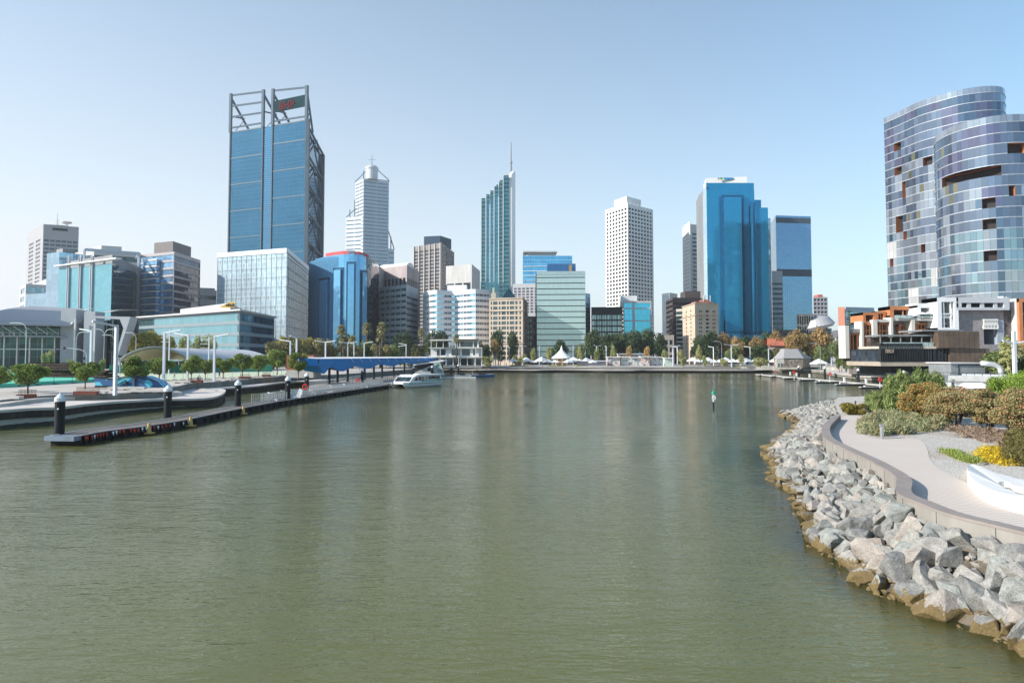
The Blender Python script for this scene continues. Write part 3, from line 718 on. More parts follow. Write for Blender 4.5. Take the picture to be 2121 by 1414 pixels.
# 1 ---- left hotel tower with balconies rows and antenna
b = block('hotel_tower', 'tall grey balconied tower with antenna at the far left', [(50, 640), (83, 596), (157, 610)], 466, [(rep(2, 3, 1.6), rows(30, 1.5, 1.3, top=9)), (rep(6, 5, 1.0), rows(30, 1.5, 1.5, top=11))], mat('hotel_concrete', (0.36, 0.36, 0.38), 0.75, var=0.08), DGLASS, yref=600)
z = b.zt; c = b.c; ctr = (c[0]+c[2])/2
m = MB(); m.prism([tuple(ctr+(p-ctr)*f) for p, f in ((c[0], .6), (c[1], .5), (c[2], .6), (b.back[0], .5))], z, z+2.5); b.part('plant_room', m, GCLAD)
p = P2(112, 612); m = MB(); m.tube([(p.x, p.y, z), (p.x, p.y, z+4), (p.x, p.y, ZY(440, 612))], [.7, .25, .1], 6)
for dz in (3, 5, 6.5): m.beam((p.x-1.8, p.y, z+dz), (p.x+1.8, p.y, z+dz), .2)
b.part('antenna', m, GREYM)
p = P2(131, 606); m = MB(); m.lathe([(0.6, 0), (0.6, 1.5), (4.2, 3), (4.4, 3.8), (.5, 4.4)], (p.x, p.y, z), 12); b.part('dish', m, WWALL)
m = MB(); A, B = c[1], c[2]; d = (B-A).normalized(); n = Vector((d.y, -d.x)); q0 = A+(B-A)*.25+n*.15; q1 = A+(B-A)*.68+n*.15; m.beam((q0.x, q0.y, z-3.6), (q1.x, q1.y, z-3.6), .3, 2.2); b.part('louvre', m, DARK)

# 2 ---- small blue-glass pair in front of it
SKYG = glass('pale_blue_curtain', (0.36, 0.5, 0.62), 1.6, 3.6, var=0.15, line=(.25, .3, .36))
b = block('office_block', 'low grey-blue glass office with white pitched roof piece at the far left', [(38, 520), (50, 500), (110, 510)], 588, [(rep(1, 3, .6), rows(9, 2.2, 1.4)), (rep(3, 5, .8), rows(9, 2.4, 1.2))], LWALL, BGLASS)
m = MB(); a0 = P2(58, 512); a1 = P2(98, 512); z = b.zt; m.face([(a0.x, a0.y, z), (a1.x, a1.y, z), (a1.x, a1.y+4, ZY(571, 512))]); m.face([(a1.x, a1.y, z), (a1.x, a1.y+14, z), (a1.x, a1.y+4, ZY(571, 512))]); m.face([(a0.x, a0.y, z), (a1.x, a1.y+4, ZY(571, 512)), (a1.x, a1.y+14, z)]); b.part('pitched_roof', m, WWALL)
b = block('glass_annex', 'short blue mirrored annex below the far left hotel', [(50, 470), (92, 462), (110, 480)], 607, [curtain(SKYG), curtain(glass('navy_curtain', (0.05, 0.08, 0.11), 1.6, 3.6, var=.3))], GCLAD, DGLASS)

# 3 ---- big teal glass building with white pillars and steel frame
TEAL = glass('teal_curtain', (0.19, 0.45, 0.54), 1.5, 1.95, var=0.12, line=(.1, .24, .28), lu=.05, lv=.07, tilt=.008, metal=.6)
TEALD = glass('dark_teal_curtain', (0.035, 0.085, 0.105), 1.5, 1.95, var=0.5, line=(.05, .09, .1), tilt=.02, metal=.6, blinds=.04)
b = Bld('teal_office', 'broad teal mirrored office block with pale vertical pilasters and a dark shaded right side', P2(92, 420))
A, B, C_ = P2(92, 432), P2(228, 396), P2(284, 452); A2 = P2(118, 426)
zt = ZY(545, 396); zs = ZY(532, 425)
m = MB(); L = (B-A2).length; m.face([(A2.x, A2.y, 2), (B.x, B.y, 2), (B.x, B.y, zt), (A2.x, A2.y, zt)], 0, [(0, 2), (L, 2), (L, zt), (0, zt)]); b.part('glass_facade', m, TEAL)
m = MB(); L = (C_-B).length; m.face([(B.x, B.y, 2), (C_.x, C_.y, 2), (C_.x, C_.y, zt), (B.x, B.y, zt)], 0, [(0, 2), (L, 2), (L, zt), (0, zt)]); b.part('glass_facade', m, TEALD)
b.wall.prism([tuple(A2), tuple(B+Vector((-.3, .3))), tuple(C_+Vector((-.3, .3))), tuple(C_+Vector((-40, 25))), tuple(A2+Vector((-2, 40)))], 2, zt-.2)
b.wall.prism([tuple(A2+Vector((2, 6))), tuple(B+Vector((-4, 7))), tuple(C_+Vector((-3, 3))), tuple(C_+Vector((-40, 25))), tuple(A2+Vector((-2, 40)))], zt-.2, zt+6)
b.done([GCLAD], TEAL)
SLV = mat('silver_pilaster', (0.42, 0.45, 0.5), 0.35, 0.5, var=.1)
for px in (118, 158, 196):
    t = (XY(px, 410)-A2.x)/(B.x-A2.x); t = max(0, min(1, t)); q = A2+(B-A2)*t; m = MB(); d = (B-A2).normalized(); n = Vector((d.y, -d.x)); q += n*.5
    for o in (-.9, .9): m.beam((q.x+d.x*o, q.y+d.y*o, 2), (q.x+d.x*o, q.y+d.y*o, ZY(531, q.y)), .5, 1.0, up=(n.x, n.y, 0))
    m.beam((q.x, q.y, 2), (q.x, q.y, ZY(529, q.y)), 1.6, .3, up=(n.x, n.y, 0)); b.part('pilaster', m, SLV)
m = MB(); d = (B-A2).normalized(); n = Vector((d.y, -d.x)); p = A2+n*1.2; q = B+n*1.2+d*9; z = ZY(540, 400)
m.beam((p.x, p.y, z), (q.x, q.y, z), 3.5, .7); b.part('roof_ledge', m, WWALL)
m = MB(); p = P2(170, 425); q = P2(284, 448); zf = ZY(521, 440); m.beam((p.x, p.y, zf-1), (q.x, q.y, zf), 1.2, 1.6); m.beam((q.x, q.y, 2), (q.x, q.y, zf), 1.6, 1.6); m.beam((q.x, q.y, zf), (q.x-14, q.y+22, zf), 1, 1.4); m.beam((p.x, p.y, zt), (p.x, p.y, zf-1), 1); b.part('steel_frame', m, SLV)
b = block('blue_grey_office', 'pale blue-grey office block rising behind the teal block on its left', [(92, 446), (118, 440), (170, 452)], 522, [curtain(SKYG), curtain(SKYG)], LWALL, BGLASS, plant=(.5, 3, GCLAD))
b = block('grey_office', 'low pale grey office roof showing behind the teal block', [(150, 500), (190, 492), (284, 505)], 520, [(rep(1, 3, .4), rows(12, 2, 1.5)), (rep(1, 30, .4), rows(12, 2, 1.5))], LWALL, DGLASS, plant=(.45, 5, LWALL))

# 4 ---- striped blue building, left face bright, right face dark
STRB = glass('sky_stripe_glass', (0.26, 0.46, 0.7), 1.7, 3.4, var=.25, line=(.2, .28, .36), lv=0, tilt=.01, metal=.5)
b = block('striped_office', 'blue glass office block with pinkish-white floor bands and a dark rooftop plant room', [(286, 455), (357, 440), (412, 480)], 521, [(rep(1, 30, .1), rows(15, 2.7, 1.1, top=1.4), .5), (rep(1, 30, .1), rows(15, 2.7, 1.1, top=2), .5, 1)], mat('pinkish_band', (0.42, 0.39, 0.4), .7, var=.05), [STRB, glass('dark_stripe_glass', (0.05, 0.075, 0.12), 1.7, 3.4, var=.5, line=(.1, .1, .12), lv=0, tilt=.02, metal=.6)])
c = b.c; m = MB(); p = P2(315, 462); q = P2(354, 455); r_ = P2(392, 480); zz = ZY(500, 456); m.prism([tuple(p), tuple(q), tuple(r_), tuple(r_+Vector((-10, 16))), tuple(p+Vector((3, 20)))], b.zt, zz); b.part('plant_room', m, mat('taupe_plant', (.2, .18, .18), .7))
A, B = c[0], c[1]; p = A+(B-A)*.18; q = A+(B-A)*.6; d = (B-A).normalized(); n = Vector((d.y, -d.x)); m = MB(); zb = ZY(536, 447)
for k in range(14):
    z0 = zb-1.4-k*(zb-14)/14; m.prism([tuple(p), tuple(p+n*2.4), tuple(q+n*2.4), tuple(q)], z0-2.6, z0, 0); m.prism([tuple(p-n*.1-d*.2), tuple(p+n*2.8-d*.2), tuple(q+n*2.8+d*.3), tuple(q-n*.1)], z0, z0+1.0, 1)
b.part('bay', m, [STRB, WWALL])
b = block('small_grey_office', 'small dim grey office block low between the striped block and the mesh glass block', [(408, 560), (447, 566)], 600, [(rep(1, 20, 1), rows(7, 1.6, 2))], GCLAD, DGLASS, plant=(.8, 1.8, GCLAD))

# 5 ---- BHP tower: blue face, dark spine, latticed right side, crown frames
BHPG = glass('deep_blue_curtain', (0.038, 0.14, 0.24), 1.5, 4.1, var=.16, line=(.045, .11, .17), lu=.1, lv=.1, tilt=.01, metal=.82, rough=.08)
BHPS = glass('spine_glass', (0.05, 0.18, 0.32), 4.0, 2.0, var=.1, line=(.12, .2, .27), lv=.22, lu=.04, metal=.75)
FRM = mat('blue_grey_steel', (0.1, 0.14, 0.18), .8, 0, var=.1, scale=.1)
A, B, C_ = P2(470, 660), P2(632, 624), P2(664, 700); zt = ZY(262, 642); zl = ZY(268, 660)
b = Bld('lattice_tower', 'very tall blue office tower with open steel frames and a dark sign on its crown', A)
d = (B-A).normalized(); n = Vector((d.y, -d.x)); L = (B-A).length; e = (C_-B).normalized(); ne = Vector((e.y, -e.x))
def fp(u, o=0.): p = A+d*u*L+n*o; return p
for u0, u1, gm, o in ((.0, .435, BHPG, 0), (.435, .56, BHPS, -.25), (.56, 1.0, BHPG, 0)):
    p, q = fp(u0, o), fp(u1, o); m = MB(); w_ = (q-p).length; m.face([(p.x, p.y, 2), (q.x, q.y, 2), (q.x, q.y, zt), (p.x, p.y, zt)], 0, [(0, 2), (w_, 2), (w_, zt), (0, zt)]); b.part('glass_facade', m, gm)
m = MB(); w_ = (C_-B).length; o = ne*-1.5; p, q = B+o, C_+o; m.face([(p.x, p.y, 2), (q.x, q.y, 2), (q.x, q.y, zt-6), (p.x, p.y, zt-2)], 0, [(0, 2), (w_, 2), (w_, zt), (0, zt)]); b.part('glass_facade', m, glass('lattice_glass', (0.06, 0.2, 0.32), 3, 4.1, var=.3, line=(.05, .1, .14), metal=.7))
bk = A+C_-B; b.wall.prism([tuple(A-n*5+d*1), tuple(B-n*5-ne*5), tuple(C_-ne*5), tuple(bk)], 2, zt-9)
b.done([GCLAD], BHPG)
for u in (0.0, .435, .56, .985):
    m = MB(); p = fp(u, .4); h = {0.0: ZY(193, 658), .435: ZY(187, 645), .56: ZY(185, 640), .985: ZY(179, 626)}[u]; m.beam((p.x, p.y, 2), (p.x, p.y, zt), 1.3 if u not in (.435, .56) else 1.0, 1.0, up=(n.x, n.y, 0)); b.part('column', m, FRM)
    m = MB(); m.beam((p.x, p.y, zt), (p.x, p.y, h), 2.6, 2.2, up=(n.x, n.y, 0))
    if u in (0.0, .56, .985, .435):   # raking braces going back
        bp = p-n*(36 if u < .9 else 0)+(e*30 if u > .9 else Vector((0, 0))); m.beam((p.x, p.y, h-4), (bp.x, bp.y, zt-2), 1.6, 1.6); md = (p+bp)/2; m.beam((p.x, p.y, zt+(h-zt)*.42), (md.x, md.y, zt+(h-zt)*.5), 1.1); m.beam((bp.x+(p.x-bp.x)*.9, bp.y+(p.y-bp.y)*.9, zt), (md.x, md.y, zt+(h-zt)*.46), .5)
    b.part('crown_frame', m, FRM)
for u0, u1, hs in ((0, .435, (ZY(193, 658), ZY(187, 645))), (.56, .985, (ZY(185, 640), ZY(179, 626)))):
    p, q = fp(u0, .2), fp(u1, .2)
    for t in (.98, .70, .42, .14):
        if u0 and t in (.70, .42): continue
        m = MB(); za = zt+(hs[0]-zt)*t-1; zb_ = zt+(hs[1]-zt)*t-1; m.beam((p.x, p.y, za), (q.x, q.y, zb_), .8, 1.5)
        for k in range(12):
            a = p+(q-p)*(k+.25)/12+n*.45; bb = p+(q-p)*(k+.75)/12+n*.45; m.beam((a.x, a.y, za+.5+(zb_-za)*k/12), (bb.x, bb.y, za+.5+(zb_-za)*k/12), .3, .5)
        b.part('crossbar', m, FRM)
BNDM2 = mat('sign_rib', (.03, .08, .09), .95, spec=0)
p, q = fp(.575, .8), fp(.965, .8); z0, z1 = ZY(229, 632), ZY(205, 632); m = MB(); m.beam((p.x, p.y, (z0+z1)/2), (q.x, q.y, (z0+z1)/2+1), .6, z1-z0)
for k in range(26):
    a = p+(q-p)*(k+.5)/26+n*.4; m.beam((a.x, a.y, z0+.3), (a.x, a.y, z1+.5), .12, .12, 1, up=(n.x, n.y, 0))
sg = b.part('sign', m, [mat('sign_mesh', (.02, .06, .07), .95, var=.4, scale=.3, spec=0), BNDM2])
cu = bpy.data.curves.new('lettering', 'FONT'); cu.body = 'BHP'; cu.extrude = .25; cu.size = 10; cu.align_x = 'CENTER'; cu.offset = .25; cu.space_character = 1.05
cu.materials.append(mat('dim_red_letters', (.12, .022, .028), .95, spec=0)); o = bpy.data.objects.new('lettering', cu); COL.objects.link(o)
p = fp(.745, 1.5); o.rotation_euler = (pi/2, 0, atan2(d.y, d.x)); o.parent = sg; o.location = Vector((p.x, p.y, z0+1.6))-Vector(b.root.location)
BNDM = mat('dull_blue_band', (.07, .13, .18), .5)
ledges(b, fp(0), fp(.435), [zt-k*26.0 for k in range(0, 8)], 1.1, .3, BNDM, 'floor_band'); ledges(b, fp(.56), fp(1), [zt-18-k*26.0 for k in range(0, 8)]+[zt], 1.1, .3, BNDM, 'floor_band')
# lattice side
m = MB(); hh = 26.5
for k in range(9):
    z0 = zt-6-k*hh; z1 = z0-hh
    P_ = lambda t, z, o=.3: tuple((B+(C_-B)*t+ne*o))+(z,)
    if z1 < 4: break
    m.beam(P_(.0, z1), P_(.55, z0), 1.2, 1.2, up=(ne.x, ne.y, 0)); m.beam(P_(.55, z0), P_(1, z1), 1.2, 1.2, up=(ne.x, ne.y, 0)); m.beam(P_(0, z0), P_(1, z0-4), 1.6, 1.6, up=(ne.x, ne.y, 0))
b.part('bracing', m, FRM)
m = MB(); m.beam((B.x, B.y, 2), (B.x, B.y, zt+1), 3.2, 3.2); b.part('column', m, FRM)
m = MB(); m.beam((C_.x, C_.y, 2), (C_.x, C_.y, zt-10), 3.4, 3.4); b.part('column', m, FRM)

# 6 ---- mesh glass block
MESHG = glass('silver_mesh_glass', (0.47, 0.6, 0.68), .9, 3.1, var=.3, line=(.45, .53, .58), lu=.12, lv=.13, tilt=.02, metal=.35, rough=.18, blinds=.12)
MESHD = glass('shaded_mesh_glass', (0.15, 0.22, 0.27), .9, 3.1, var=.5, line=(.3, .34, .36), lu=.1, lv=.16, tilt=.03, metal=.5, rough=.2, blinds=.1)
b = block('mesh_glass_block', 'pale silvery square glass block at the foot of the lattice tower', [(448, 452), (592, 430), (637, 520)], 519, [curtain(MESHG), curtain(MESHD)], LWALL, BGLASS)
c = b.c; zt = b.zt
for A, B in ((c[0], c[1]), (c[1], c[2])):
    ledges(b, A, B, [zt+.1], 3.0, .5, mat('parapet_glass_frame', (.62, .66, .7), .4, .2, var=.1), 'parapet'); ledges(b, A, B, [zt-4.2-k*6.2 for k in range(8)], .2, .25, mat('thin_frame', (.35, .4, .44), .5), 'floor_band'); fins(b, A, B, 14, 4, zt, .12, .2, mat('thin_frame', (.35, .4, .44), .5))

# 7 ---- blue curved building with red top
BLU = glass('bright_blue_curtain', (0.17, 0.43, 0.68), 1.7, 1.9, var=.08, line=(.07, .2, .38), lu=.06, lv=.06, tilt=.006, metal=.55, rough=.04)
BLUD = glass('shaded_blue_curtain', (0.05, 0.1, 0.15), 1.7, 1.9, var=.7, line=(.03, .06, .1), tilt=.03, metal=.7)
arc = smoothline([P2(638, 468), P2(660, 452), P2(700, 438), P2(738, 436), P2(757, 442), P2(770, 455), P2(784, 485)], 4)
zt = ZY(531, 440); b = Bld('blue_curved_office', 'curved bright blue mirrored office with a red band along its roof', arc[0])
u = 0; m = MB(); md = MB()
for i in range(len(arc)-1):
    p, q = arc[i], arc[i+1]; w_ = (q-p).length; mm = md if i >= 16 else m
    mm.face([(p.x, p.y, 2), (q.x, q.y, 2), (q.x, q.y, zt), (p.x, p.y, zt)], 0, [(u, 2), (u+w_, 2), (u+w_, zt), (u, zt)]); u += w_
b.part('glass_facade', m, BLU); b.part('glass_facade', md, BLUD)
b.wall.flat([(p.x, p.y, zt) for p in arc]+[(arc[-1].x-2, arc[-1].y+40, zt), (arc[0].x+5, arc[0].y+40, zt)]); p, q = arc[-1], arc[0]
b.plain((p.x-2, p.y+40), (q.x+5, q.y+40), 2, zt); b.plain(p, (p.x-2, p.y+40), 2, zt); b.plain((q.x+5, q.y+40), q, 2, zt); b.done([GCLAD], BLU)
def arcat(px):
    for a, c_ in zip(arc[:-1], arc[1:]):
        xa = a.x/a.y*F+CX; xb = c_.x/c_.y*F+CX
        if xa <= px <= xb: return a+(c_-a)*(px-xa)/(xb-xa+1e-9), Vector(((c_-a).y, -(c_-a).x)).normalized()
    return arc[-1], Vector((1, 0))
for x0, x1, yt in ((661, 682, 578), (690, 710, 560), (717, 736, 549), (744, 758, 565)):   # projecting bays: dark outline with a blue bay in it
    p, n0 = arcat(x0); q, n1 = arcat(x1); m = MB(); z1 = ZY(yt, 440)
    m.prism([tuple(p), tuple(p+n0*.7), tuple(q+n1*.7), tuple(q)], 3, z1+1.6, 0); b.part('bay_frame', m, glass('bay_outline', (0.04, 0.13, 0.24), 1.7, 1.9, var=.2, line=(.03, .08, .14)))
    p2, n2 = arcat(x0+3.4); q2, n3 = arcat(x1-3.4); m = MB(); w_ = (q2-p2).length; a = p2+n2*1.6; c_ = q2+n3*1.6; k0 = p2+n2*.6; k1 = q2+n3*.6
    m.face([(a.x, a.y, 3), (c_.x, c_.y, 3), (c_.x, c_.y, z1), (a.x, a.y, z1)], 0, [(0, 3), (w_, 3), (w_, z1), (0, z1)]); m.face([(k0.x, k0.y, 3), (a.x, a.y, 3), (a.x, a.y, z1), (k0.x, k0.y, z1)]); m.face([(c_.x, c_.y, 3), (k1.x, k1.y, 3), (k1.x, k1.y, z1), (c_.x, c_.y, z1)]); m.face([(a.x, a.y, z1), (c_.x, c_.y, z1), (k1.x, k1.y, z1), (k0.x, k0.y, z1)]); b.part('bay', m, BLU)
top = [arcat(px)[0] for px in (668, 680, 692, 704, 716, 728, 740, 750, 757)]; m = MB(); z1 = ZY(523, 445); REDB = mat('red_roof_band', (.5, .09, .1), .6, var=.05)
for i, (p, q) in enumerate(zip(top[:-1], top[1:])): m.prism([(p.x, p.y+5), (q.x, q.y+5), (q.x, q.y+9), (p.x, p.y+9)], zt, z1+(.6 if i < 5 else -.5*(i-5)), 1 if i == 4 else 0)
b.part('roof_band', m, [REDB, mat('slate_blue_panel', (.13, .2, .27), .6)])
m = MB(); p = P2(651, 458); q = P2(757, 452); pts = [arcat(px)[0] for px in (650, 670, 690, 710, 730, 750)]
for p, q in zip(pts[:-1], pts[1:]): m.face([(p.x, p.y+1.5, zt), (q.x, q.y+1.5, zt), (q.x, q.y+1.5, ZY(528, 441)), (p.x, p.y+1.5, ZY(528, 441))])
b.part('parapet', m, BLU)

# 8 ---- far banded tower with the spire (white left, banded right)
CPB = glass('pale_band_glass', (0.18, 0.27, 0.35), 3, 4.2, var=.15, metal=.5)
CPW = mat('silver_cladding', (.5, .53, .56), .45, .2, var=.06, scale=.05)
A, B, C_ = P2(733, 900), P2(750, 880), P2(803, 896); zt = ZY(370, 880)
b = Bld('banded_tower', 'slender silver banded skyscraper with stepped shoulders, small drum top and mast', A)
bandrow = rows(50, 1.5, 2.7, top=3)
def cp(A, B, C_, zt, rws):
    b.face(A, B, 2, zt, rep(2, 10, .8), [(x, w_) for x, w_ in rws], .25); b.face(B, C_, 2, zt, rep(2, 16, .9), rws, .25)
    D_ = A+C_-B; b.plain(C_, D_, 2, zt); b.plain(D_, A, 2, zt); b.roof([A, B, C_, D_], zt)
cp(A, B, C_, zt, bandrow)
A1, B1 = P2(714, 893), P2(749, 884); z1 = ZY(450, 890); b.face(A1, B1, 2, z1, rep(2, 12, .8), rows(34, 1.5, 2.9), .25); b.plain(B1+Vector((-4, 20)), A1+Vector((0, 20)), 2, z1); b.plain(A1+Vector((0, 20)), A1, 2, z1); b.roof([A1, B1, B1+Vector((0, 20)), A1+Vector((0, 20))], z1)
A2_, B2_ = P2(803, 899), P2(815, 905); z2 = ZY(515, 900); b.face(A2_, B2_, 2, z2, rep(1, 12, .8), rows(22, 1.5, 2.9), .25); b.plain(B2_, B2_+Vector((-8, 25)), 2, z2); b.roof([A2_, B2_, B2_+Vector((-8, 25)), A2_+Vector((-8, 25))], z2)
b.done([CPW], CPB)
c0 = P2(767, 886); zd = ZY(348, 886); m = MB(); m.lathe([(8, 0), (8, zd-zt-3), (8.8, zd-zt-2), (8.8, zd-zt), (5, zd-zt+3), (.5, zd-zt+4)], (c0.x, c0.y, zt), 16); b.part('drum', m, CPW)
m = MB(); m.tube([(c0.x, c0.y, zd), (c0.x, c0.y, ZY(335, 886)), (c0.x, c0.y, ZY(318, 886))], [1.0, .5, .2], 6); m.beam((c0.x-5, c0.y, zd+11), (c0.x+5, c0.y, zd+11), .4); b.part('mast', m, GREYM)
m = MB()
for p_, z_ in ((B, zt+8), (C_, zt), (A, zt)): m.beam((p_.x, p_.y, zt), (p_.x, p_.y, z_+2), .9)
m.beam((C_.x, C_.y, zt+2), (c0.x, c0.y, zd+4), .8); m.beam((A.x, A.y, zt+1), (c0.x, c0.y, zd+4), .8); m.beam((C_.x, C_.y, zt+1), (c0.x, c0.y, zt+1), .8)
m.beam((A1.x, A1.y, z1), (A.x+3, A.y, ZY(425, 890)), .9); q = P2(722, 890); m.beam((q.x, q.y, z1), (q.x, q.y, z1+10), .9); q = P2(732, 890); m.beam((q.x, q.y, z1), (q.x, q.y, z1+23), .9)
m.beam((B2_.x, B2_.y, z2), (C_.x, C_.y, ZY(480, 900)), .9); q = P2(808, 902); m.beam((q.x, q.y, z2), (q.x, q.y, z2+16), 1.2)
b.part('roof_strut', m, FRM)

# 9 ---- pinkish precast block with striped glass block before it
b = block('ribbed_office', 'pinkish-grey ribbed precast office with a white barrel plant room', [(783, 520), (842, 500), (868, 540)], 549, [(rep(7, 3.2, 1.8), [(30, 0), (26, 1), (8, 0)], .8), (rep(7, 3.2, 1.8), [(30, 0), (26, 1), (8, 0)], .8)], PINKC, DGLASS)
p, q = P2(789, 525), P2(846, 512); m = MB(); zz = b.zt
for k in range(6):
    a = pi*k/5; 
m.tube([(p.x, p.y+6, zz-1), (q.x, q.y+6, zz-1)], 5.2, 14); b.part('barrel_roof', m, WWALL)
b = block('stripe_fronted_office', 'teal and grey striped office in front of the pinkish ribbed block', [(785, 470), (841, 448), (866, 480)], 589, [(rep(5, 4, .25), rows(13, 1.5, 1.9, top=2), .35), (rep(1, 30, 1), rows(12, 1.4, 2.2, top=7), .35, 1)], mat('grey_spandrel', (.34, .38, .42), .5, .2, var=.15, scale=.1), [TGLASS, DGLASS])

# 10 ---- dark brown tower
b = block('brown_tower', 'brown and grey office tower with pale vertical ribs and a dark blue rooftop box', [(857, 590), (912, 570), (938, 620)], 503, [(rep(1, 30, .1), rows(32, 1.7, 1.6, top=5), .3), (rep(8, 3.2, .4), rows(32, 1.7, 1.2, top=5), .3)], mat('grey_brown_spandrel', (.25, .24, .24), .7, var=.15, scale=.08), DGLASS)
for i, (A, B, k) in enumerate(((b.c[0], b.c[1], 5), (b.c[1], b.c[2], 6))): fins(b, A, B, k, 2, b.zt, .9, .9, mat('pale_rib', (.5, .44, .42), .7), 'rib')
p, q = P2(877, 592), P2(911, 588); m = MB(); m.prism([tuple(p), tuple(q), (q.x+8, q.y+18), (p.x+3, p.y+18)], b.zt, ZY(489, 590)); b.part('plant_room', m, mat('navy_box', (.04, .07, .11), .5, .3))

# 11 ---- white-grey block beside it
b = block('white_grey_office', 'pale concrete office block with tall dark glazed strips behind the white hotel', [(923, 530), (977, 518), (994, 560)], 547, [(rep(3, 7, 1.3), [(4, 0), (27, 1), (7, 0)], .8), None], mat('weathered_white', (.55, .54, .53), .75, var=.2, scale=.15, streak=True), glass('strip_glass', (.08, .13, .16), 1.7, 1.8, var=.35, line=(.13, .16, .18), metal=.55))

# 12 ---- white wavy hotel
HW = mat('white_hotel_band', (.64, .66, .69), .6, var=.05, scale=.05)
arc = smoothline([P2(876, 470), P2(886, 452), P2(905, 445), P2(935, 452), P2(960, 446), P2(985, 440), P2(1013, 446)], 4); zt = ZY(600, 445); b = Bld('wavy_hotel', 'wide white hotel with a gently waving facade and blue window ribbons', arc[0])
nfl = 12; fh = (zt-6)/nfl
for i in range(len(arc)-1):
    p, q = arc[i], arc[i+1]; pat = [(30, 1)] if i in (6, 7, 8, 12, 13, 14, 17, 18, 2, 3) else rep(2, 3, .5)
    b.face(p, q, 4, zt, pat, rows(nfl, 1.45, 2.0, top=2.8), .3, 0, 1 if i in (0, 1, 5, 10, 11, 16, 20, 21, 22, 23, 24) else 0)
b.plain(arc[-1], arc[-1]+Vector((6, 22)), 2, zt); b.plain(arc[0]+Vector((4, 22)), arc[0], 2, zt); b.roof([tuple(p) for p in arc]+[tuple(arc[-1]+Vector((6, 22))), tuple(arc[0]+Vector((4, 22)))], zt)
b.done([HW], [glass('hotel_blue_ribbon', (.33, .6, .74), 2.6, 9, var=.2, line=(.3, .5, .6), lv=0), DGLASS])
p, q = P2(926, 462), P2(966, 460); m = MB(); m.prism([tuple(p), tuple(q), (q.x, q.y+12), (p.x, p.y+12)], zt, ZY(590, 460)); b.part('plant_room', m, WWALL)

# 13 ---- green stepped tower with the tall mast
GT = glass('sea_green_curtain', (.09, .29, .36), 1.6, 3.9, var=.2, line=(.2, .3, .33), lu=.06, lv=.12, tilt=.012, metal=.8)
GT2 = glass('green_band_glass', (.05, .17, .19), 1.8, 3.9, var=.35, line=(.04, .09, .1), band=(.16, .3, .32), bandf=.42, metal=.65)
WT = mat('white_tower_stone', (.68, .69, .7), .55, var=.05)
b = Bld('spire_tower', 'slim green glass skyscraper with a steeply stepped top and a tall thin mast', P2(996, 640))
cols = [(996, 1006, 411, 'b'), (1006, 1014.5, 405, 'g'), (1014.5, 1023, 397, 'g'), (1023, 1032.5, 391, 'g'), (1032.5, 1042, 381, 'b'), (1042, 1054.5, 372, 'b')]
yb = 650
for i, (x0, x1, yt, k) in enumerate(cols):
    st = .0 if i % 2 == 0 else 2.5; p, q = P2(x0, yb-st-i*2), P2(x1, yb-st-i*2); z1 = ZY(yt+4, yb); m = MB(); w_ = (q-p).length
    m.face([(p.x, p.y, 2), (q.x, q.y, 2), (q.x, q.y, z1), (p.x, p.y, z1)], 0, [(0, 2), (w_, 2), (w_, z1), (0, z1)]); b.part('glass_facade', m, GT if k == 'g' else GT2)
    b.wall.prism([(p.x+.05, p.y+.1), (q.x-.05, q.y+.1), (q.x, q.y+38-i*2), (p.x, p.y+38)], 2, z1-.2)
    m = MB(); m.prism([(p.x+.4, p.y-.5), (q.x-.4, q.y-.5), (q.x-.4, q.y+6), (p.x+.4, p.y+6)], z1-7, z1+2, 0); b.part('crown_box', m, GT2)
    m = MB(); m.beam((p.x, p.y-.2, 2), (p.x, p.y-.2, z1), .7, .7); b.part('pier', m, WT)
for x0, x1, yt in ((1018, 1030, 388), (1028, 1038, 376), (1036, 1046, 366), (1044, 1054, 356)):
    p, q = P2(x0, yb+12), P2(x1, yb+12); m = MB(); m.prism([tuple(p), tuple(q), (q.x, q.y+14), (p.x, p.y+14)], ZY(400, yb), ZY(yt, yb)); b.part('crown_box', m, GT2)
    m = MB(); m.prism([(p.x-.5, p.y+1), (q.x+.3, q.y+1), (q.x, q.y+12), (p.x, p.y+12)], ZY(yt, yb), ZY(yt, yb)+1.2); b.part('crown_slab', m, WT)
p, q, r_ = P2(1054.5, yb-12), P2(1060.5, yb-12), P2(1067.5, yb+30); zt1 = ZY(372, yb); zt2 = ZY(350, yb+10)
m = MB(); m.face([(p.x, p.y, 2), (q.x, q.y, 2), (q.x, q.y, zt1+4), (p.x, p.y, zt1-4)]); b.part('white_pier', m, WT)
b.wall.prism([(p.x, p.y+.2), (q.x, q.y+.2), (r_.x, r_.y), (p.x, p.y+40)], 2, zt1-5); b.face(q, r_, 2, zt1-8, rep(1, 10, .6), rows(46, 1.9, 1.6), .3)
m = MB(); hh = P2(1066, yb+15); m.face([(q.x, q.y, zt1-8), (r_.x, r_.y, zt1-8), (r_.x, r_.y, zt2), (hh.x, hh.y, zt2), (q.x, q.y, zt1+2)]); m.face([(p.x, p.y, zt1-6), (q.x, q.y, zt1+2), (hh.x, hh.y, zt2), (hh.x-3, hh.y+2, zt2), (p.x, p.y+6, zt1+3)]); m.face([(r_.x, r_.y, zt1-8), (r_.x-6, r_.y+8, zt1-8), (r_.x-4, r_.y+6, zt2), (r_.x, r_.y, zt2)]); b.part('sloped_crown', m, WT)
b.done([WT], DGLASS)
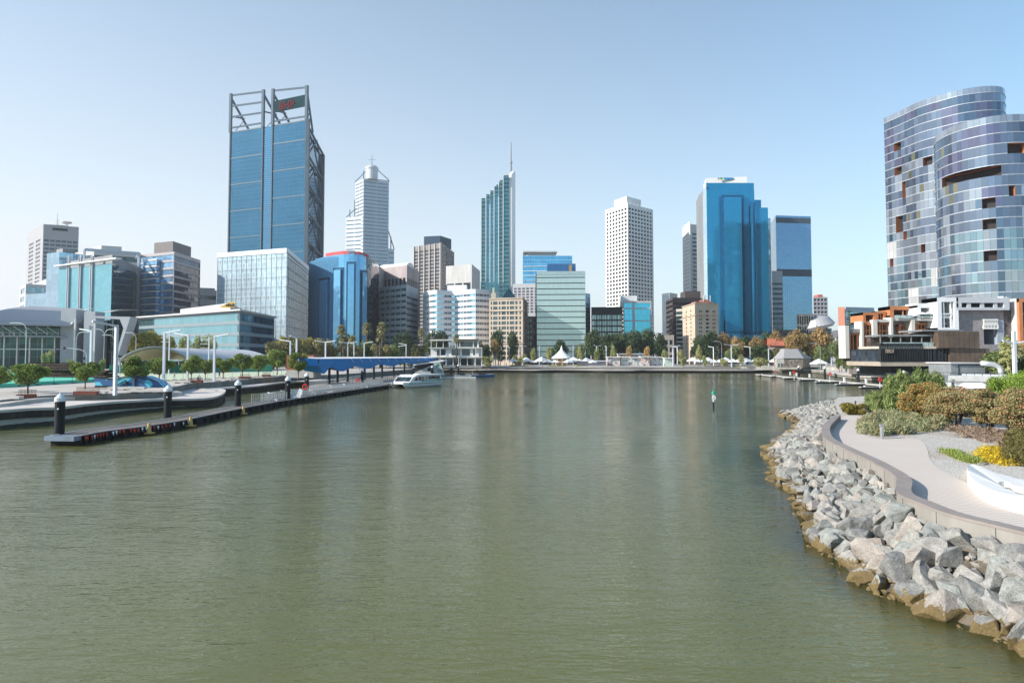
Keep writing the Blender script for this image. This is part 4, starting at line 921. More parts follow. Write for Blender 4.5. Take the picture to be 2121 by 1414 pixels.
c0 = P2(1058.5, 662); m = MB(); m.tube([(c0.x, c0.y, ZY(372, 660)), (c0.x, c0.y, ZY(350, 660)), (c0.x, c0.y, ZY(335, 660)), (c0.x, c0.y, ZY(293, 660))], [1.6, 1.1, .7, .35], 6); m.lathe([(1.5, 0), (1.5, 1.2)], (c0.x, c0.y, ZY(337, 660)), 8); b.part('mast', m, GREYM)

# 14 ---- beige stone building with glass pyramid
b = block('beige_stone_office', 'beige stone office block with a dark glass pyramid on its roof', [(1013, 425), (1083, 418), (1093, 470)], 617, [([(1.4, 0), (1.2, 1), (1, 0), (3.8, 1), (1, 0), (1.6, 1), (.9, 0), (3.8, 1), (.9, 0), (1.6, 1), (.9, 0), (3.8, 1), (.9, 0), (1.9, 1), (1.6, 0), (1.3, 1), (1.6, 0)], rows(12, 2.3, 1.2, bottom=3, top=2), .45), (rep(9, 2, 1.2), rows(12, 2.3, 1.2, bottom=3, top=2), .45)], BEIGE, glass('grey_green_window', (.1, .15, .17), 2, 5, metal=.5, var=.4, lu=.04, lv=0))
z = b.zt; a = P2(1036, 436); c_ = P2(1073, 436); ap = P2(1054, 446); za = ZY(596, 446); bk = [(c_.x, c_.y+22), (a.x, a.y+22)]
m = MB(); pl = [(a.x, a.y), (c_.x, c_.y)]+bk
for i in range(4): p, q = pl[i], pl[(i+1) % 4]; m.face([(p[0], p[1], z), (q[0], q[1], z), (ap.x, ap.y, za)])
b.part('glass_pyramid', m, glass('pyramid_glass', (.03, .1, .13), 1.5, 1.5, var=.2, line=(.05, .12, .15)))
ledges(b, b.c[0], b.c[1], [z, z-7.6, 16], .7, .5, BEIGE, 'cornice'); ledges(b, b.c[1], b.c[2], [z, z-7.6, 16], .7, .5, BEIGE, 'cornice')
m = MB(); p = P2(1022, 430); m.obox((p.x, p.y, z), (3, 3, 4)); m.obox((p.x, p.y, z+4), (1.2, 1.2, 3.5)); b.part('roof_pinnacle', m, mat('cream', (.6, .56, .45), .7))

# 15 ---- pale grid block, blue terraces behind, sage glass block
b = block('pale_grid_office', 'pale grey grid-fronted office half hidden between the beige and sage blocks', [(1062, 520), (1116, 516)], 588, [(rep(6, 2.4, 1.2), [(60, 0)]+rows(9, 2.2, 1.3, top=5)[:], .4)], mat('pale_grid', (.52, .52, .54), .7, var=.06), mat('lilac_window', (.22, .2, .25), .2, .3, var=.5, scale=.15))
b = block('rust_grid_office', 'lower rust-tinted grid facade below the pale grid block', [(1090, 470), (1116, 470)], 655, [(rep(4, 2.2, .9), rows(8, 2.2, 1.2), .4)], mat('rust_grid', (.4, .27, .22), .7, var=.12), DGLASS)
BT = glass('azure_curtain', (.1, .4, .66), 1.5, 3.5, var=.2, line=(.35, .55, .68), lu=.05, lv=.1, metal=.8)
b = block('azure_office', 'azure blue terraced office block with an overhanging roof slab behind the sage block', [(1083, 610), (1172, 605), (1187, 640)], 546, [curtain(BT), curtain(BT)], GCLAD, BT)
p, q = P2(1083, 612), P2(1186, 612); m = MB(); z1 = ZY(529, 612); m.prism([(p.x, p.y+1), (q.x, q.y+1), (q.x, q.y+25), (p.x, p.y+25)], b.zt, z1); b.part('upper_storey', m, BT)
p, q = P2(1086, 618), P2(1152, 618); m = MB(); m.prism([(p.x+3, p.y), (q.x, q.y), (q.x, q.y+16), (p.x, p.y+16)], z1, z1+3.5); m.prism([(p.x-1, p.y-2), (q.x+1, q.y-2), (q.x+1, q.y+18), (p.x-1, p.y+18)], z1+3.5, z1+4.6); b.part('roof_slab', m, LWALL)
ledges(b, b.c[0], b.c[1], [b.zt-2-k*4.2 for k in range(6)], .4, .7, WWALL, 'floor_band')
SAGE = glass('sage_curtain', (.46, .57, .57), .85, 5.2, var=.06, line=(.38, .48, .48), lu=.12, lv=0, tilt=.004, metal=.45, rough=.12)
A, B = P2(1112, 432), P2(1213, 430); zt = ZY(562, 431)
b = Bld('sage_office', 'pale sage green glass block crossed by thin dark floor lines', A); bk = [B+Vector((0, 26)), A+Vector((0, 26))]
nf = 16; fh = (zt-4)/nf
for k in range(nf):
    z0 = 4+k*fh; m = MB(); L = (B-A).length; m.face([(A.x, A.y, z0), (B.x, B.y, z0), (B.x, B.y, z0+fh-.55), (A.x, A.y, z0+fh-.55)], 0, [(0, 0), (L, 0), (L, 4), (0, 4)]); b.part('glass_band', m, SAGE)
b.wall.prism([(A.x+.1, A.y+.4), (B.x-.1, B.y+.4), tuple(bk[0]), tuple(bk[1])], 2, zt, 0); b.done([mat('black_joint', (.03, .05, .055), .4)], SAGE)
b.root['category'] = 'building'
ledges(b, A, B, [zt-1.0], 2.2, .2, mat('sage_parapet', (.4, .52, .54), .4, .3), 'parapet')
p, q = P2(1134, 445), P2(1193, 445); m = MB(); m.prism([tuple(p), tuple(q), (q.x, q.y+14), (p.x, p.y+14)], zt, ZY(546, 445)); b.part('roof_box', m, glass('royal_blue_box', (.04, .16, .36), 2, 4, var=.1, metal=.6))
p, q = P2(1179, 444), P2(1185, 444); m = MB(); m.beam((p.x, p.y, ZY(555, 444)), (q.x, q.y, ZY(555, 444)), .4, 4); b.part('roof_panel', m, mat('tan_panel', (.45, .3, .15), .6))
b = block('slim_blue_strip', 'narrow dusky blue glazed strip just right of the sage block', [(1213, 450), (1223, 455)], 607, [curtain(glass('dusky_blue', (.14, .24, .36), 1.2, 2.4, var=.2, line=(.3, .36, .42), lv=.15))], WWALL, DGLASS)

# 16 ---- white egg-crate tower
WG = mat('white_precast', (.76, .76, .75), .65, var=.05, scale=.05)
b = block('egg_crate_tower', 'tall white tower with rows of small square dark windows and a chamfered corner', [(1256, 590), (1302, 562), (1354, 586)], 421, [(rep(7, 2.3, 1.15), rows(33, 2.2, 1.75, bottom=26, top=4), .2), (rep(8, 2.3, 1.15), rows(33, 2.2, 1.75, bottom=26, top=4), .4)], WG, mat('black_window', (.02, .025, .035), .15, .2, var=.5, scale=.3))
for A, B, k in ((b.c[0], b.c[1], 7), (b.c[1], b.c[2], 8)): fins(b, A, B, k, 26, b.zt+1, .5, .25, WG, 'pier')
p, q, r_ = P2(1274, 592), P2(1300, 575), P2(1330, 590); m = MB(); m.prism([tuple(p), tuple(q), tuple(r_), tuple(p+r_-q)], b.zt, ZY(409, 580)); b.part('plant_room', m, WWALL)

# 17 ---- black lattice block and cyan block
b = block('black_lattice_office', 'low black-framed office with bright square panes behind the dark trees', [(1225, 450), (1290, 448)], 636, [([(1, 0)]+[(3, 1), (.4, 0), (2.2, 1), (1.2, 0)]*6, rows(8, 3.2, .9, bottom=2, top=5.5), .6)], mat('black_frame', (.025, .03, .035), .4, .2), glass('silvery_pane', (.28, .38, .42), 1.6, 3.6, var=.4, metal=.6))
CY_ = glass('cyan_curtain', (.1, .5, .74), 1.7, 4, var=.08, line=(.07, .38, .58), lu=.06, lv=.03, metal=.8)
b = block('cyan_office', 'bright cyan glass block in white frames right of the black lattice block', [(1291, 462), (1350, 462)], 623, [([(2.2, 0), (14, 1), (3.6, 0), (26, 1), (1.4, 0)], [(6, 0), (9, 1), (.8, 0), (9, 1), (.8, 0), (9, 1), (.8, 0), (9, 1), (.8, 0), (4, 1), (1.6, 0)], .6)], LWALL, CY_)
m = MB(); p, q = P2(1286, 470), P2(1320, 470); m.prism([tuple(p), tuple(q), (q.x, q.y+12), (p.x, p.y+12)], b.zt-4, ZY(612, 470)); b.part('roof_box', m, WWALL)

# 18 ---- right centre group
b = block('pale_banded_tower', 'tall pale cream tower with dark window slots half hidden by the blue tower', [(1416, 620), (1432, 600), (1475, 610)], 464, [(rep(1, 14, 3), rows(34, .6, 3.2, top=10), .2), ([(3.5, 0), (30, 1), (.5, 0)], rows(29, 1.8, 1.9, bottom=10, top=8), .4)], mat('cream_tower', (.62, .6, .57), .65, var=.04), DGLASS)
m = MB(); p, q, r_ = P2(1431, 602), P2(1434, 602), P2(1450, 604); m.prism([tuple(p), tuple(q), (q.x+4, q.y+20), (p.x, p.y+20)], b.zt, ZY(458, 600)); b.part('corner_fin', m, WWALL)
b = block('grey_slot_block', 'slim grey-white block with a column of small dark windows', [(1372, 540), (1388, 530), (1404, 540)], 606, [curtain(glass('misty_glass', (.4, .48, .55), 1.6, 3.6, var=.1)), (rep(1, 2, 2.4), rows(13, 1.8, 2.2, top=4), .3)], LWALL, DGLASS)
b = block('dark_brown_office', 'dark brown precast office block with deep shaded window bands', [(1380, 505), (1394, 480), (1455, 486)], 616, [(rep(1, 30, .3), rows(13, 1.9, 1.9), 1.2), (rep(1, 30, .3), rows(13, 1.7, 2.1, top=4), 1.5)], DBROWN, DGLASS)
p, q = P2(1420, 490), P2(1452, 490); m = MB(); m.prism([tuple(p), tuple(q), (q.x, q.y+14), (p.x, p.y+14)], b.zt, ZY(603, 490)); b.part('plant_room', m, DBROWN)
b = block('low_stone_house', 'low grey-brown stone building beside the dark brown office', [(1374, 440), (1396, 436)], 694, [(rep(2, 2.6, 1.4), rows(3, 3, 1.6, bottom=2, top=3), .4)], mat('grey_stone', (.24, .22, .2), .8, var=.2, scale=.2), DGLASS)
LAW = mat('warm_render', (.56, .46, .36), .85, var=.1, scale=.15)
b = block('heritage_apartments', 'cream heritage apartment block with small paired windows and a reddish parapet', [(1414, 470), (1440, 436), (1489, 442)], 628, [(rep(2, 1.2, 4), rows(13, 1.5, 1.5, bottom=2, top=4), .3), ([(4.5, 0), (1.2, 1), (.7, 0), (1.2, 1), (4.2, 0), (3.4, 1), (4, 0), (1.2, 1), (.7, 0), (1.2, 1), (3.6, 0)], rows(13, 1.5, 1.5, bottom=2, top=5), .3)], LAW, mat('dim_window', (.05, .045, .045), .3, var=.6, scale=.4))
z = b.zt; p, q = P2(1441, 444), P2(1478, 446); m = MB(); m.prism([tuple(p), tuple(q), (q.x, q.y+10), (p.x, p.y+10)], z, z+1.8); p, q = P2(1456, 446), P2(1470, 446); m.prism([tuple(p), tuple(q), (q.x, q.y+8), (p.x, p.y+8)], z+1.8, z+3.2); b.part('roof_house', m, mat('red_tile', (.36, .17, .13), .8, var=.3, scale=.3))
ledges(b, b.c[0], b.c[1], [z, z-7.5], .5, .5, LAW, 'cornice'); ledges(b, b.c[1], b.c[2], [z, z-7.5], .5, .5, LAW, 'cornice')
m = MB()
for px in (1458, 1472): p = P2(px, 446); m.tube([(p.x, p.y, z), (p.x, p.y, z+6)], .18, 5)
b.part('flagpole', m, WHITE)
b = block('green_glass_sliver', 'thin dark green glass block between the brown office and the cream apartments', [(1401, 478), (1418, 474)], 640, [(rep(1, 20, .3), rows(12, 2.2, 1.1, top=2), .3)], mat('pale_sill', (.45, .42, .38), .6), glass('bottle_glass', (.03, .09, .1), 1.6, 3, var=.6, metal=.6))

# 19 ---- big blue tower
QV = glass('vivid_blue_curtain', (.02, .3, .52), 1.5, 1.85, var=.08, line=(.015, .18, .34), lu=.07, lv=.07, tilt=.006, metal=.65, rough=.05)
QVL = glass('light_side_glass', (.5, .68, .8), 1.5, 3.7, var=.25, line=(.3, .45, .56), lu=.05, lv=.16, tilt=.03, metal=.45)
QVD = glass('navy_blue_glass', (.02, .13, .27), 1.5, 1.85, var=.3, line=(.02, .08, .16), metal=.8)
b = Bld('big_blue_tower', 'huge vivid blue mirrored tower stepping down to the right with a white rooftop sign', P2(1452, 480))
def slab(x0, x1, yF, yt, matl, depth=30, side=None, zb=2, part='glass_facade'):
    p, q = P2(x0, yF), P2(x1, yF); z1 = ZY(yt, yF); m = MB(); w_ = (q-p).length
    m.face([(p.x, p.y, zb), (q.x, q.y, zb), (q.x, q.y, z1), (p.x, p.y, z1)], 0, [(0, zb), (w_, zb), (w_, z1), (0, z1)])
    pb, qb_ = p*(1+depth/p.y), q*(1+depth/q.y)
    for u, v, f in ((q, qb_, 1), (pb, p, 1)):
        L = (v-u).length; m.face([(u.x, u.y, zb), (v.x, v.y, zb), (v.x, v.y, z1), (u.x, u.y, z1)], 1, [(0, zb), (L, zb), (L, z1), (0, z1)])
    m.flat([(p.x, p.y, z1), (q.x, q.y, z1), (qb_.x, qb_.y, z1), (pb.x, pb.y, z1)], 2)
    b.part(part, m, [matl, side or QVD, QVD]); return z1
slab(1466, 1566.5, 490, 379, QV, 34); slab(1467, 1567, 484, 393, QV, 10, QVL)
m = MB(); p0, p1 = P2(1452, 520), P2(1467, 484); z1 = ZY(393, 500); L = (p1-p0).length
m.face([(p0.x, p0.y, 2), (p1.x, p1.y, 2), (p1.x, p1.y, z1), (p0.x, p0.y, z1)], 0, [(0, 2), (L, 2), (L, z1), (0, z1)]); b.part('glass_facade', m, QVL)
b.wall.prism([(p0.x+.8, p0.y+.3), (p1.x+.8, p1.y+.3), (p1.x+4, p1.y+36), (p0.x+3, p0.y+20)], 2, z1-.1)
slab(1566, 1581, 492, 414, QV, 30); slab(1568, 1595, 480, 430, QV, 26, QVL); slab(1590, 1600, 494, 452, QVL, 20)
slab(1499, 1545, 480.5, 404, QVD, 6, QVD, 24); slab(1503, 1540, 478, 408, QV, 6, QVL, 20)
for x in (1542.5, 1566.5): p = P2(x, 479); m = MB(); m.beam((p.x, p.y, 20), (p.x, p.y, ZY(420, 480)), .8, .8); b.part('recess_strip', m, QVD)  # dark glass bars laid on the facade, drawn in place of recesses
p, q = P2(1503, 477.8), P2(1596, 477.8); m = MB(); m.beam((p.x, p.y, ZY(688, 478)), (q.x, q.y, ZY(688, 478)), .3, .7); b.part('recess_strip', m, QVD)
slab(1516, 1600, 477, 694, glass('podium_blue', (.1, .45, .75), 2.2, 6, var=.1, metal=.7), 12)
p, q = P2(1466, 496), P2(1552, 492); zz = ZY(379, 490); z2 = ZY(366, 492); m = MB(); m.prism([tuple(p), tuple(q), (q.x+5, q.y+22), (p.x+4, p.y+20)], zz, z2); rb = b.part('rooftop_box', m, WWALL)
m = MB()
for x0, x1, mi in ((1491, 1494, 2), (1495.5, 1501, 0), (1503, 1523, 1)):
    p, q = P2(x0, 493.6), P2(x1, 493.6); m.beam((p.x, p.y-.5, ZY(370.5, 494)), (q.x, q.y-.5, ZY(370.5, 494)), .5, 1.3, mi)
m.build('sign', [mat('sign_green', (.12, .4, .12), .5), mat('sign_blue', (.03, .3, .6), .5), mat('sign_grey', (.2, .25, .3), .5)], rb, shift=None) if False else b.part('sign', m, [MATS.get('sign_green') or mat('sign_green', (.12, .4, .12), .5), mat('sign_blue', (.03, .3, .6), .5), mat('sign_grey', (.2, .25, .3), .5)])
b.done([GCLAD], QV)
b = block('grey_ledge_block', 'narrow grey block with stacked ledges between the two blue towers', [(1601, 500), (1623, 500)], 561, [(rep(1, 20, .2), rows(15, 1.3, 1.6, bottom=4, top=7), .5)], mat('cool_grey', (.42, .46, .5), .6), TGLASS)
GBT = glass('slate_blue_curtain', (.2, .36, .54), 1.7, 1.75, var=.08, line=(.09, .17, .26), lu=.08, lv=.08, tilt=.006, metal=.82)
b = block('slate_blue_tower', 'plain slate-blue gridded tower with two dark plant bands', [(1600, 560), (1611, 526), (1684, 530)], 446, [curtain(glass('grey_side_glass', (.2, .23, .27), 1.7, 1.75, var=.15, line=(.12, .14, .16))), curtain(GBT)], GCLAD, GBT)
ledges(b, b.c[1], b.c[2], [ZY(457, 528), ], 4.0, .12, mat('plant_band', (.09, .12, .15), .5), 'plant_band'); ledges(b, b.c[1], b.c[2], [ZY(565, 528), ], 5.6, .12, MATS['plant_band'], 'plant_band')
b = block('dark_lattice_kiosk', 'small dark angular lattice-clad block in front of the slate-blue tower', [(1651, 480), (1686, 480)], 650, [(rep(7, 1.1, .5), rows(4, 2.2, .7, bottom=2), .3)], mat('pale_lattice', (.22, .24, .24), .6, var=.6, scale=.6), mat('hole_black', (.02, .02, .025), .5))
b = block('dark_podium', 'low dark podium at the foot of the big blue tower', [(1603, 470), (1668, 470)], 683, [(rep(6, 3, .4), rows(2, 4, 1.2), .4)], DARK, DGLASS)
# far right of centre
b = block('far_apartments', 'distant grey apartment slab with balconies and a small red roof box', [(1686, 700), (1716, 700)], 615, [(rep(4, 4, .8), rows(13, 2, 1.3, bottom=8), .6)], mat('far_grey', (.42, .41, .43), .7), mat('far_window', (.09, .1, .13), .3, var=.4))
p, q = P2(1696, 704), P2(1706, 704); m = MB(); m.prism([tuple(p), tuple(q), (q.x, q.y+10), (p.x, p.y+10)], b.zt, ZY(610, 704)); b.part('roof_box', m, mat('roof_red', (.5, .13, .1), .7))
p, q = P2(1686, 470), P2(1747, 470); m = MB(); b = Bld('concert_hall', 'low round hall with a tilted pale grey disc roof', p)
cx, cy = (p.x+q.x)/2, 486; z0, z1 = ZY(680, 480), ZY(657, 490); rr = (q.x-p.x)/2
m.tube([(cx, cy, z0), (cx-.5, cy, z0+2), (cx-1.5, cy, z1-1.5), (cx-2, cy, z1)], [rr*1.0, rr*1.16, rr*.85, rr*.3], 28); b.part('roof', m, mat('zinc', (.42, .42, .44), .5, .2, var=.05), smooth=False)
m = MB(); m.tube([(cx, cy, 2), (cx, cy, z0)], rr*.88, 24); b.part('wall', m, mat('hall_glass', (.07, .1, .13), .3, .3, var=.3, scale=.2))
b = Bld('gallery_building', 'distant block with an orange left end and pale blue floors', P2(1737, 600))
b.face(P2(1752, 590), P2(1813, 600), 2, ZY(642, 595), rep(1, 30, .3), rows(7, 2.4, 1.4), .3); b.wall.prism([tuple(P2(1753, 592)), tuple(P2(1812, 602)), tuple(P2(1812, 640)), tuple(P2(1753, 630))], 2, ZY(636, 595)); b.done([mat('pale_blue_wall', (.42, .5, .56), .6)], BGLASS)
m = MB(); m.prism([tuple(P2(1737, 592)), tuple(P2(1751, 589)), tuple(P2(1752, 620)), tuple(P2(1738, 625))], 2, ZY(636, 592)); b.part('orange_end', m, mat('salmon_brick', (.55, .24, .17), .8, var=.1))
b = block('church_house', 'small grey gabled stone house showing between trees below the disc roof', [(1732, 420), (1750, 420)], 700, [(rep(2, 1, 2), rows(1, 2.5, 4), .3)], MATS['grey_stone'], DGLASS)
p, q = P2(1733, 420), P2(1749, 420); m = MB(); ap = (p.x+q.x)/2; z = b.zt; m.face([(p.x, p.y, z), (q.x, q.y, z), (ap, p.y, z+5)]); m.face([(q.x, q.y, z), (q.x, q.y+10, z), (ap, q.y+10, z+5), (ap, q.y, z+5)]); m.face([(p.x, p.y+10, z), (p.x, p.y, z), (ap, p.y, z+5), (ap, p.y+10, z+5)]); b.part('roof', m, mat('slate', (.13, .13, .15), .7))
b = block('red_roofed_house', 'low red-tiled building glimpsed among the autumn trees', [(1590, 405), (1660, 405)], 716, [(rep(6, 2, 1.5), rows(1, 3, 3), .3)], mat('pink_render', (.5, .33, .28), .8, var=.2), DGLASS)
p, q = P2(1588, 403), P2(1662, 403); z = b.zt; m = MB(); m.face([(p.x, p.y, z), (q.x, q.y, z), (q.x-3, q.y+7, z+4.5), (p.x+3, p.y+7, z+4.5)]); m.face([(q.x, q.y+14, z), (p.x, p.y+14, z), (p.x+3, p.y+7, z+4.5), (q.x-3, q.y+7, z+4.5)]); b.part('roof', m, mat('terracotta', (.5, .17, .1), .8, var=.3, scale=.4))
# ================================================================== RIGHT: HOTEL TOWERS, PODIUM, TAVERN
def towermat(name, col, line, line_l, metal=.8, rough=.05, tilt=.02):
    """one pane per unit of UV: dark joints, a pale slab edge along the foot of each pane"""
    m, nt, b = newmat(name)
    uv = N(nt, 'ShaderNodeUVMap'); sp = N(nt, 'ShaderNodeSeparateXYZ'); nt.links.new(uv.outputs[0], sp.inputs[0])
    fu = math_(nt, 'FRACT', sp.outputs[0]); fv = math_(nt, 'FRACT', sp.outputs[1])
    cb = N(nt, 'ShaderNodeCombineXYZ'); nt.links.new(math_(nt, 'FLOOR', sp.outputs[0]), cb.inputs[0]); nt.links.new(math_(nt, 'FLOOR', sp.outputs[1]), cb.inputs[1])
    wn = N(nt, 'ShaderNodeTexWhiteNoise'); wn.noise_dimensions = '2D'; nt.links.new(cb.outputs[0], wn.inputs[0])
    c = mixc(nt, wn.outputs[0], tuple(x*.75 for x in col), tuple(min(1, x*1.15) for x in col))
    vlo = math_(nt, 'LESS_THAN', fv, .07); vu = math_(nt, 'LESS_THAN', fu, .06)
    c = mixc(nt, math_(nt, 'MULTIPLY', vlo, .7), c, line_l); c = mixc(nt, vu, c, line)
    geo = N(nt, 'ShaderNodeNewGeometry'); nt.links.new(c, b.inputs['Base Color'])
    nt.links.new(math_(nt, 'MULTIPLY_ADD', math_(nt, 'MAXIMUM', vlo, vu), -metal*.8, metal), b.inputs['Metallic']); b.inputs['Roughness'].default_value = rough
    vm = N(nt, 'ShaderNodeVectorMath', operation='SUBTRACT'); nt.links.new(wn.outputs['Color'], vm.inputs[0]); vm.inputs[1].default_value = (.5, .5, .5)
    vs = N(nt, 'ShaderNodeVectorMath', operation='SCALE'); nt.links.new(vm.outputs[0], vs.inputs[0]); vs.inputs['Scale'].default_value = tilt*2
    va = N(nt, 'ShaderNodeVectorMath', operation='ADD'); nt.links.new(geo.outputs['Normal'], va.inputs[0]); nt.links.new(vs.outputs[0], va.inputs[1])
    vn = N(nt, 'ShaderNodeVectorMath', operation='NORMALIZE'); nt.links.new(va.outputs[0], vn.inputs[0]); nt.links.new(vn.outputs[0], b.inputs['Normal'])
    return m
TL, TD = (.38, .42, .48), (.1, .13, .18)
TM = [towermat('tower_blue_pane', (.22, .255, .33), TD, TL), towermat('tower_pale_pane', (.37, .4, .45), TD, TL, .7), towermat('tower_violet_pane', (.2, .19, .28), TD, TL), towermat('tower_deep_pane', (.14, .19, .26), TD, TL), towermat('tower_aqua_pane', (.28, .38, .43), TD, TL), towermat('tower_curtained_pane', (.5, .5, .5), TD, TL, .2, .2), towermat('tower_gold_pane', (.3, .27, .16), TD, TL)]
RECM = [mat('recess_dark', (.03, .025, .025), .6), mat('recess_copper', (.42, .16, .06), .6, var=.1)]
def ctower(name, label, prof, zt, scale, w_pane, fl, holes, seed, back, zb=8):
    pts = [P2(px, (zt_*1.0-EYE)*F/(736-y)) for px, y, zt_ in [(a, b_, zt) for a, b_ in prof]]
    ln = smoothline(pts, 8); seg = [0]
    for a, b_ in zip(ln[:-1], ln[1:]): seg.append(seg[-1]+(b_-a).length)
    n = int(seg[-1]/w_pane); loc = []
    j = 0
    for i in range(n+1):
        t = seg[-1]*i/n
        while j < len(seg)-2 and seg[j+1] < t: j += 1
        f = (t-seg[j])/(seg[j+1]-seg[j]+1e-9); loc.append(ln[j]+(ln[j+1]-ln[j])*f)
    nf = int((zt-zb)/fl); fl = (zt-zb)/nf; rr = random.Random(seed); b = Bld(name, label, loc[0]); m = MB(); hs = set(); zt -= 2.8; nf = int((zt-zb)/4.0); fl = (zt-zb)/nf
    # holes: (px, y, panes wide, floors high)
    pxs = [p.x/p.y*F+CX for p in loc]; rec = []
    for px, y, wp, hp in holes:
        i0_ = pxs.index(min(pxs[:n//2])); i = min(range(i0_, n), key=lambda k: abs(pxs[k]-px)); z = (736-y)/F*loc[i].y+EYE; k = int((z-zb)/fl)
        for a in range(wp):
            for c_ in range(hp): hs.add((i+a, k-c_))
        rec.append((i, wp, k, hp))
    tint = {}
    for i in range(n):
        p, q = loc[i], loc[i+1]; L = (q-p).length
        for k in range(nf):
            if (i, k) in hs: continue
            z0 = zb+k*fl; z1 = z0+fl; hgt = k/nf
            gx = (i//3, k//2); x = tint.setdefault(gx, rr.random()); x2 = rr.random(); 
            if hgt > .78: mi = 2 if x < .25 else 3 if x < .55 else 0
            elif hgt > .5: mi = 2 if x < .14 else 1 if x < .6 else 0
            else: mi = 4 if x < .3 else 1 if x < .75 else 5 if x < .82 else 0  # more pale panes lower down: pale reflections put into the pane colour
            if i/n > .72: mi = 3 if (x < .5 and hgt > .5) else (4 if x < .75 else 0)
            if x2 < .035 or 2064 < pxs[i] < 2082 and hgt < .62: mi = 3  # columns of deep panes paint the dark recess between the lobes
            elif x2 > .975 and hgt > .5: mi = 6
            if hgt < .12 and x < .55: mi = 5
            m.face([(p.x, p.y, z0), (q.x, q.y, z0), (q.x, q.y, z1), (p.x, p.y, z1)], mi, [(i, k), (i+.999, k), (i+.999, k+.999), (i, k+.999)])
    b.part('glass_facade', m, TM)
    # glass balustrade parapet above the roof
    m = MB()
    for i in range(n): p, q = loc[i], loc[i+1]; m.face([(p.x, p.y, zt), (q.x, q.y, zt), (q.x, q.y, zt+fl*.7), (p.x, p.y, zt+fl*.7)], 0, [(i, 0), (i+.999, 0), (i+.999, .999), (i, .999)])
    b.part('parapet', m, [TM[1]])
    m = MB()
    for k in range(0, nf+1):
        for i in range(n):
            if (i, k) in hs: continue
            p, q = loc[i], loc[i+1]; d = (q-p).normalized(); nn = Vector((d.y, -d.x))*.12; z = zb+k*fl
            m.face([(p.x+nn.x, p.y+nn.y, z-.1), (q.x+nn.x, q.y+nn.y, z-.1), (q.x+nn.x, q.y+nn.y, z+.1), (p.x+nn.x, p.y+nn.y, z+.1)]); m.face([(p.x, p.y, z+.1), (p.x+nn.x, p.y+nn.y, z+.1), (q.x+nn.x, q.y+nn.y, z+.1), (q.x, q.y, z+.1)][::1])
    b.part('floor_band', m, mat('tower_slab_edge', (.45, .48, .52), .5, .2))
    for i, wp, k, hp in rec:
        p, q = loc[i], loc[min(i+wp, n)]; d = (q-p).normalized(); nn = -Vector((d.y, -d.x))*2.4; z0 = zb+(k-hp+1)*fl; z1 = zb+(k+1)*fl; mm = MB(); a, c_ = p+nn, q+nn
        mm.face([(a.x, a.y, z0), (c_.x, c_.y, z0), (c_.x, c_.y, z1), (a.x, a.y, z1)], 0); mm.face([(p.x, p.y, z0), (a.x, a.y, z0), (a.x, a.y, z1), (p.x, p.y, z1)], 1); mm.face([(c_.x, c_.y, z0), (q.x, q.y, z0), (q.x, q.y, z1), (c_.x, c_.y, z1)], 1)
        mm.face([(p.x, p.y, z1), (a.x, a.y, z1), (c_.x, c_.y, z1), (q.x, q.y, z1)], 1); mm.face([(p.x, p.y, z0), (q.x, q.y, z0), (c_.x, c_.y, z0), (a.x, a.y, z0)], 1); b.part('balcony', mm, RECM)
    pl = [tuple(p) for p in loc]+back
    b.wall.flat([(p[0], p[1], zt) for p in pl]); lp = [loc[-1]]+[Vector(p) for p in back]+[loc[0]]
    for p, q in zip(lp[:-1], lp[1:]): b.plain(p, q, zb, zt)
    b.done([GCLAD], TM[0]); return b
s1 = 120.0+EYE
t1 = [(1850, 262), (1842, 243), (1845, 237), (1877, 222.5), (1913, 205), (1941, 195), (1969, 186.7), (1996, 179), (2024, 173.8), (2051, 170.5), (2070, 169.6), (2088, 171), (2097, 176), (2098, 187), (2090, 205)]
ctower('curved_hotel_tower', 'taller curved glass hotel tower at the right with violet and blue panes', t1, s1, 1, 2.2, 4.0, [(1860, 296, 2, 1), (1922, 325, 2, 1), (1861, 352, 2, 1), (1876, 378, 1, 2), (1862, 455, 2, 2), (1880, 485, 1, 1), (1912, 511, 1, 1), (1847, 548, 1, 1)], 3, [(252, 340), (226, 366)])
s2 = 93.0+EYE
t2 = [(1960, 305), (1946, 292), (1946, 283), (1954, 273), (1972, 262), (2000, 251), (2028, 243), (2070, 234), (2121, 230), (2180, 232), (2230, 240)]
ctower('front_hotel_tower', 'shorter curved glass hotel tower in front at the right edge with a long copper-lined terrace', t2, s2, 1, 2.2, 4.0, [(1958, 366, 11, 1), (2041, 413, 2, 1), (2041, 455, 2, 1), (2041, 520, 2, 1), (2106, 300, 3, 1), (2104, 400, 1, 1)], 8, [(330, 330), (250, 340)])

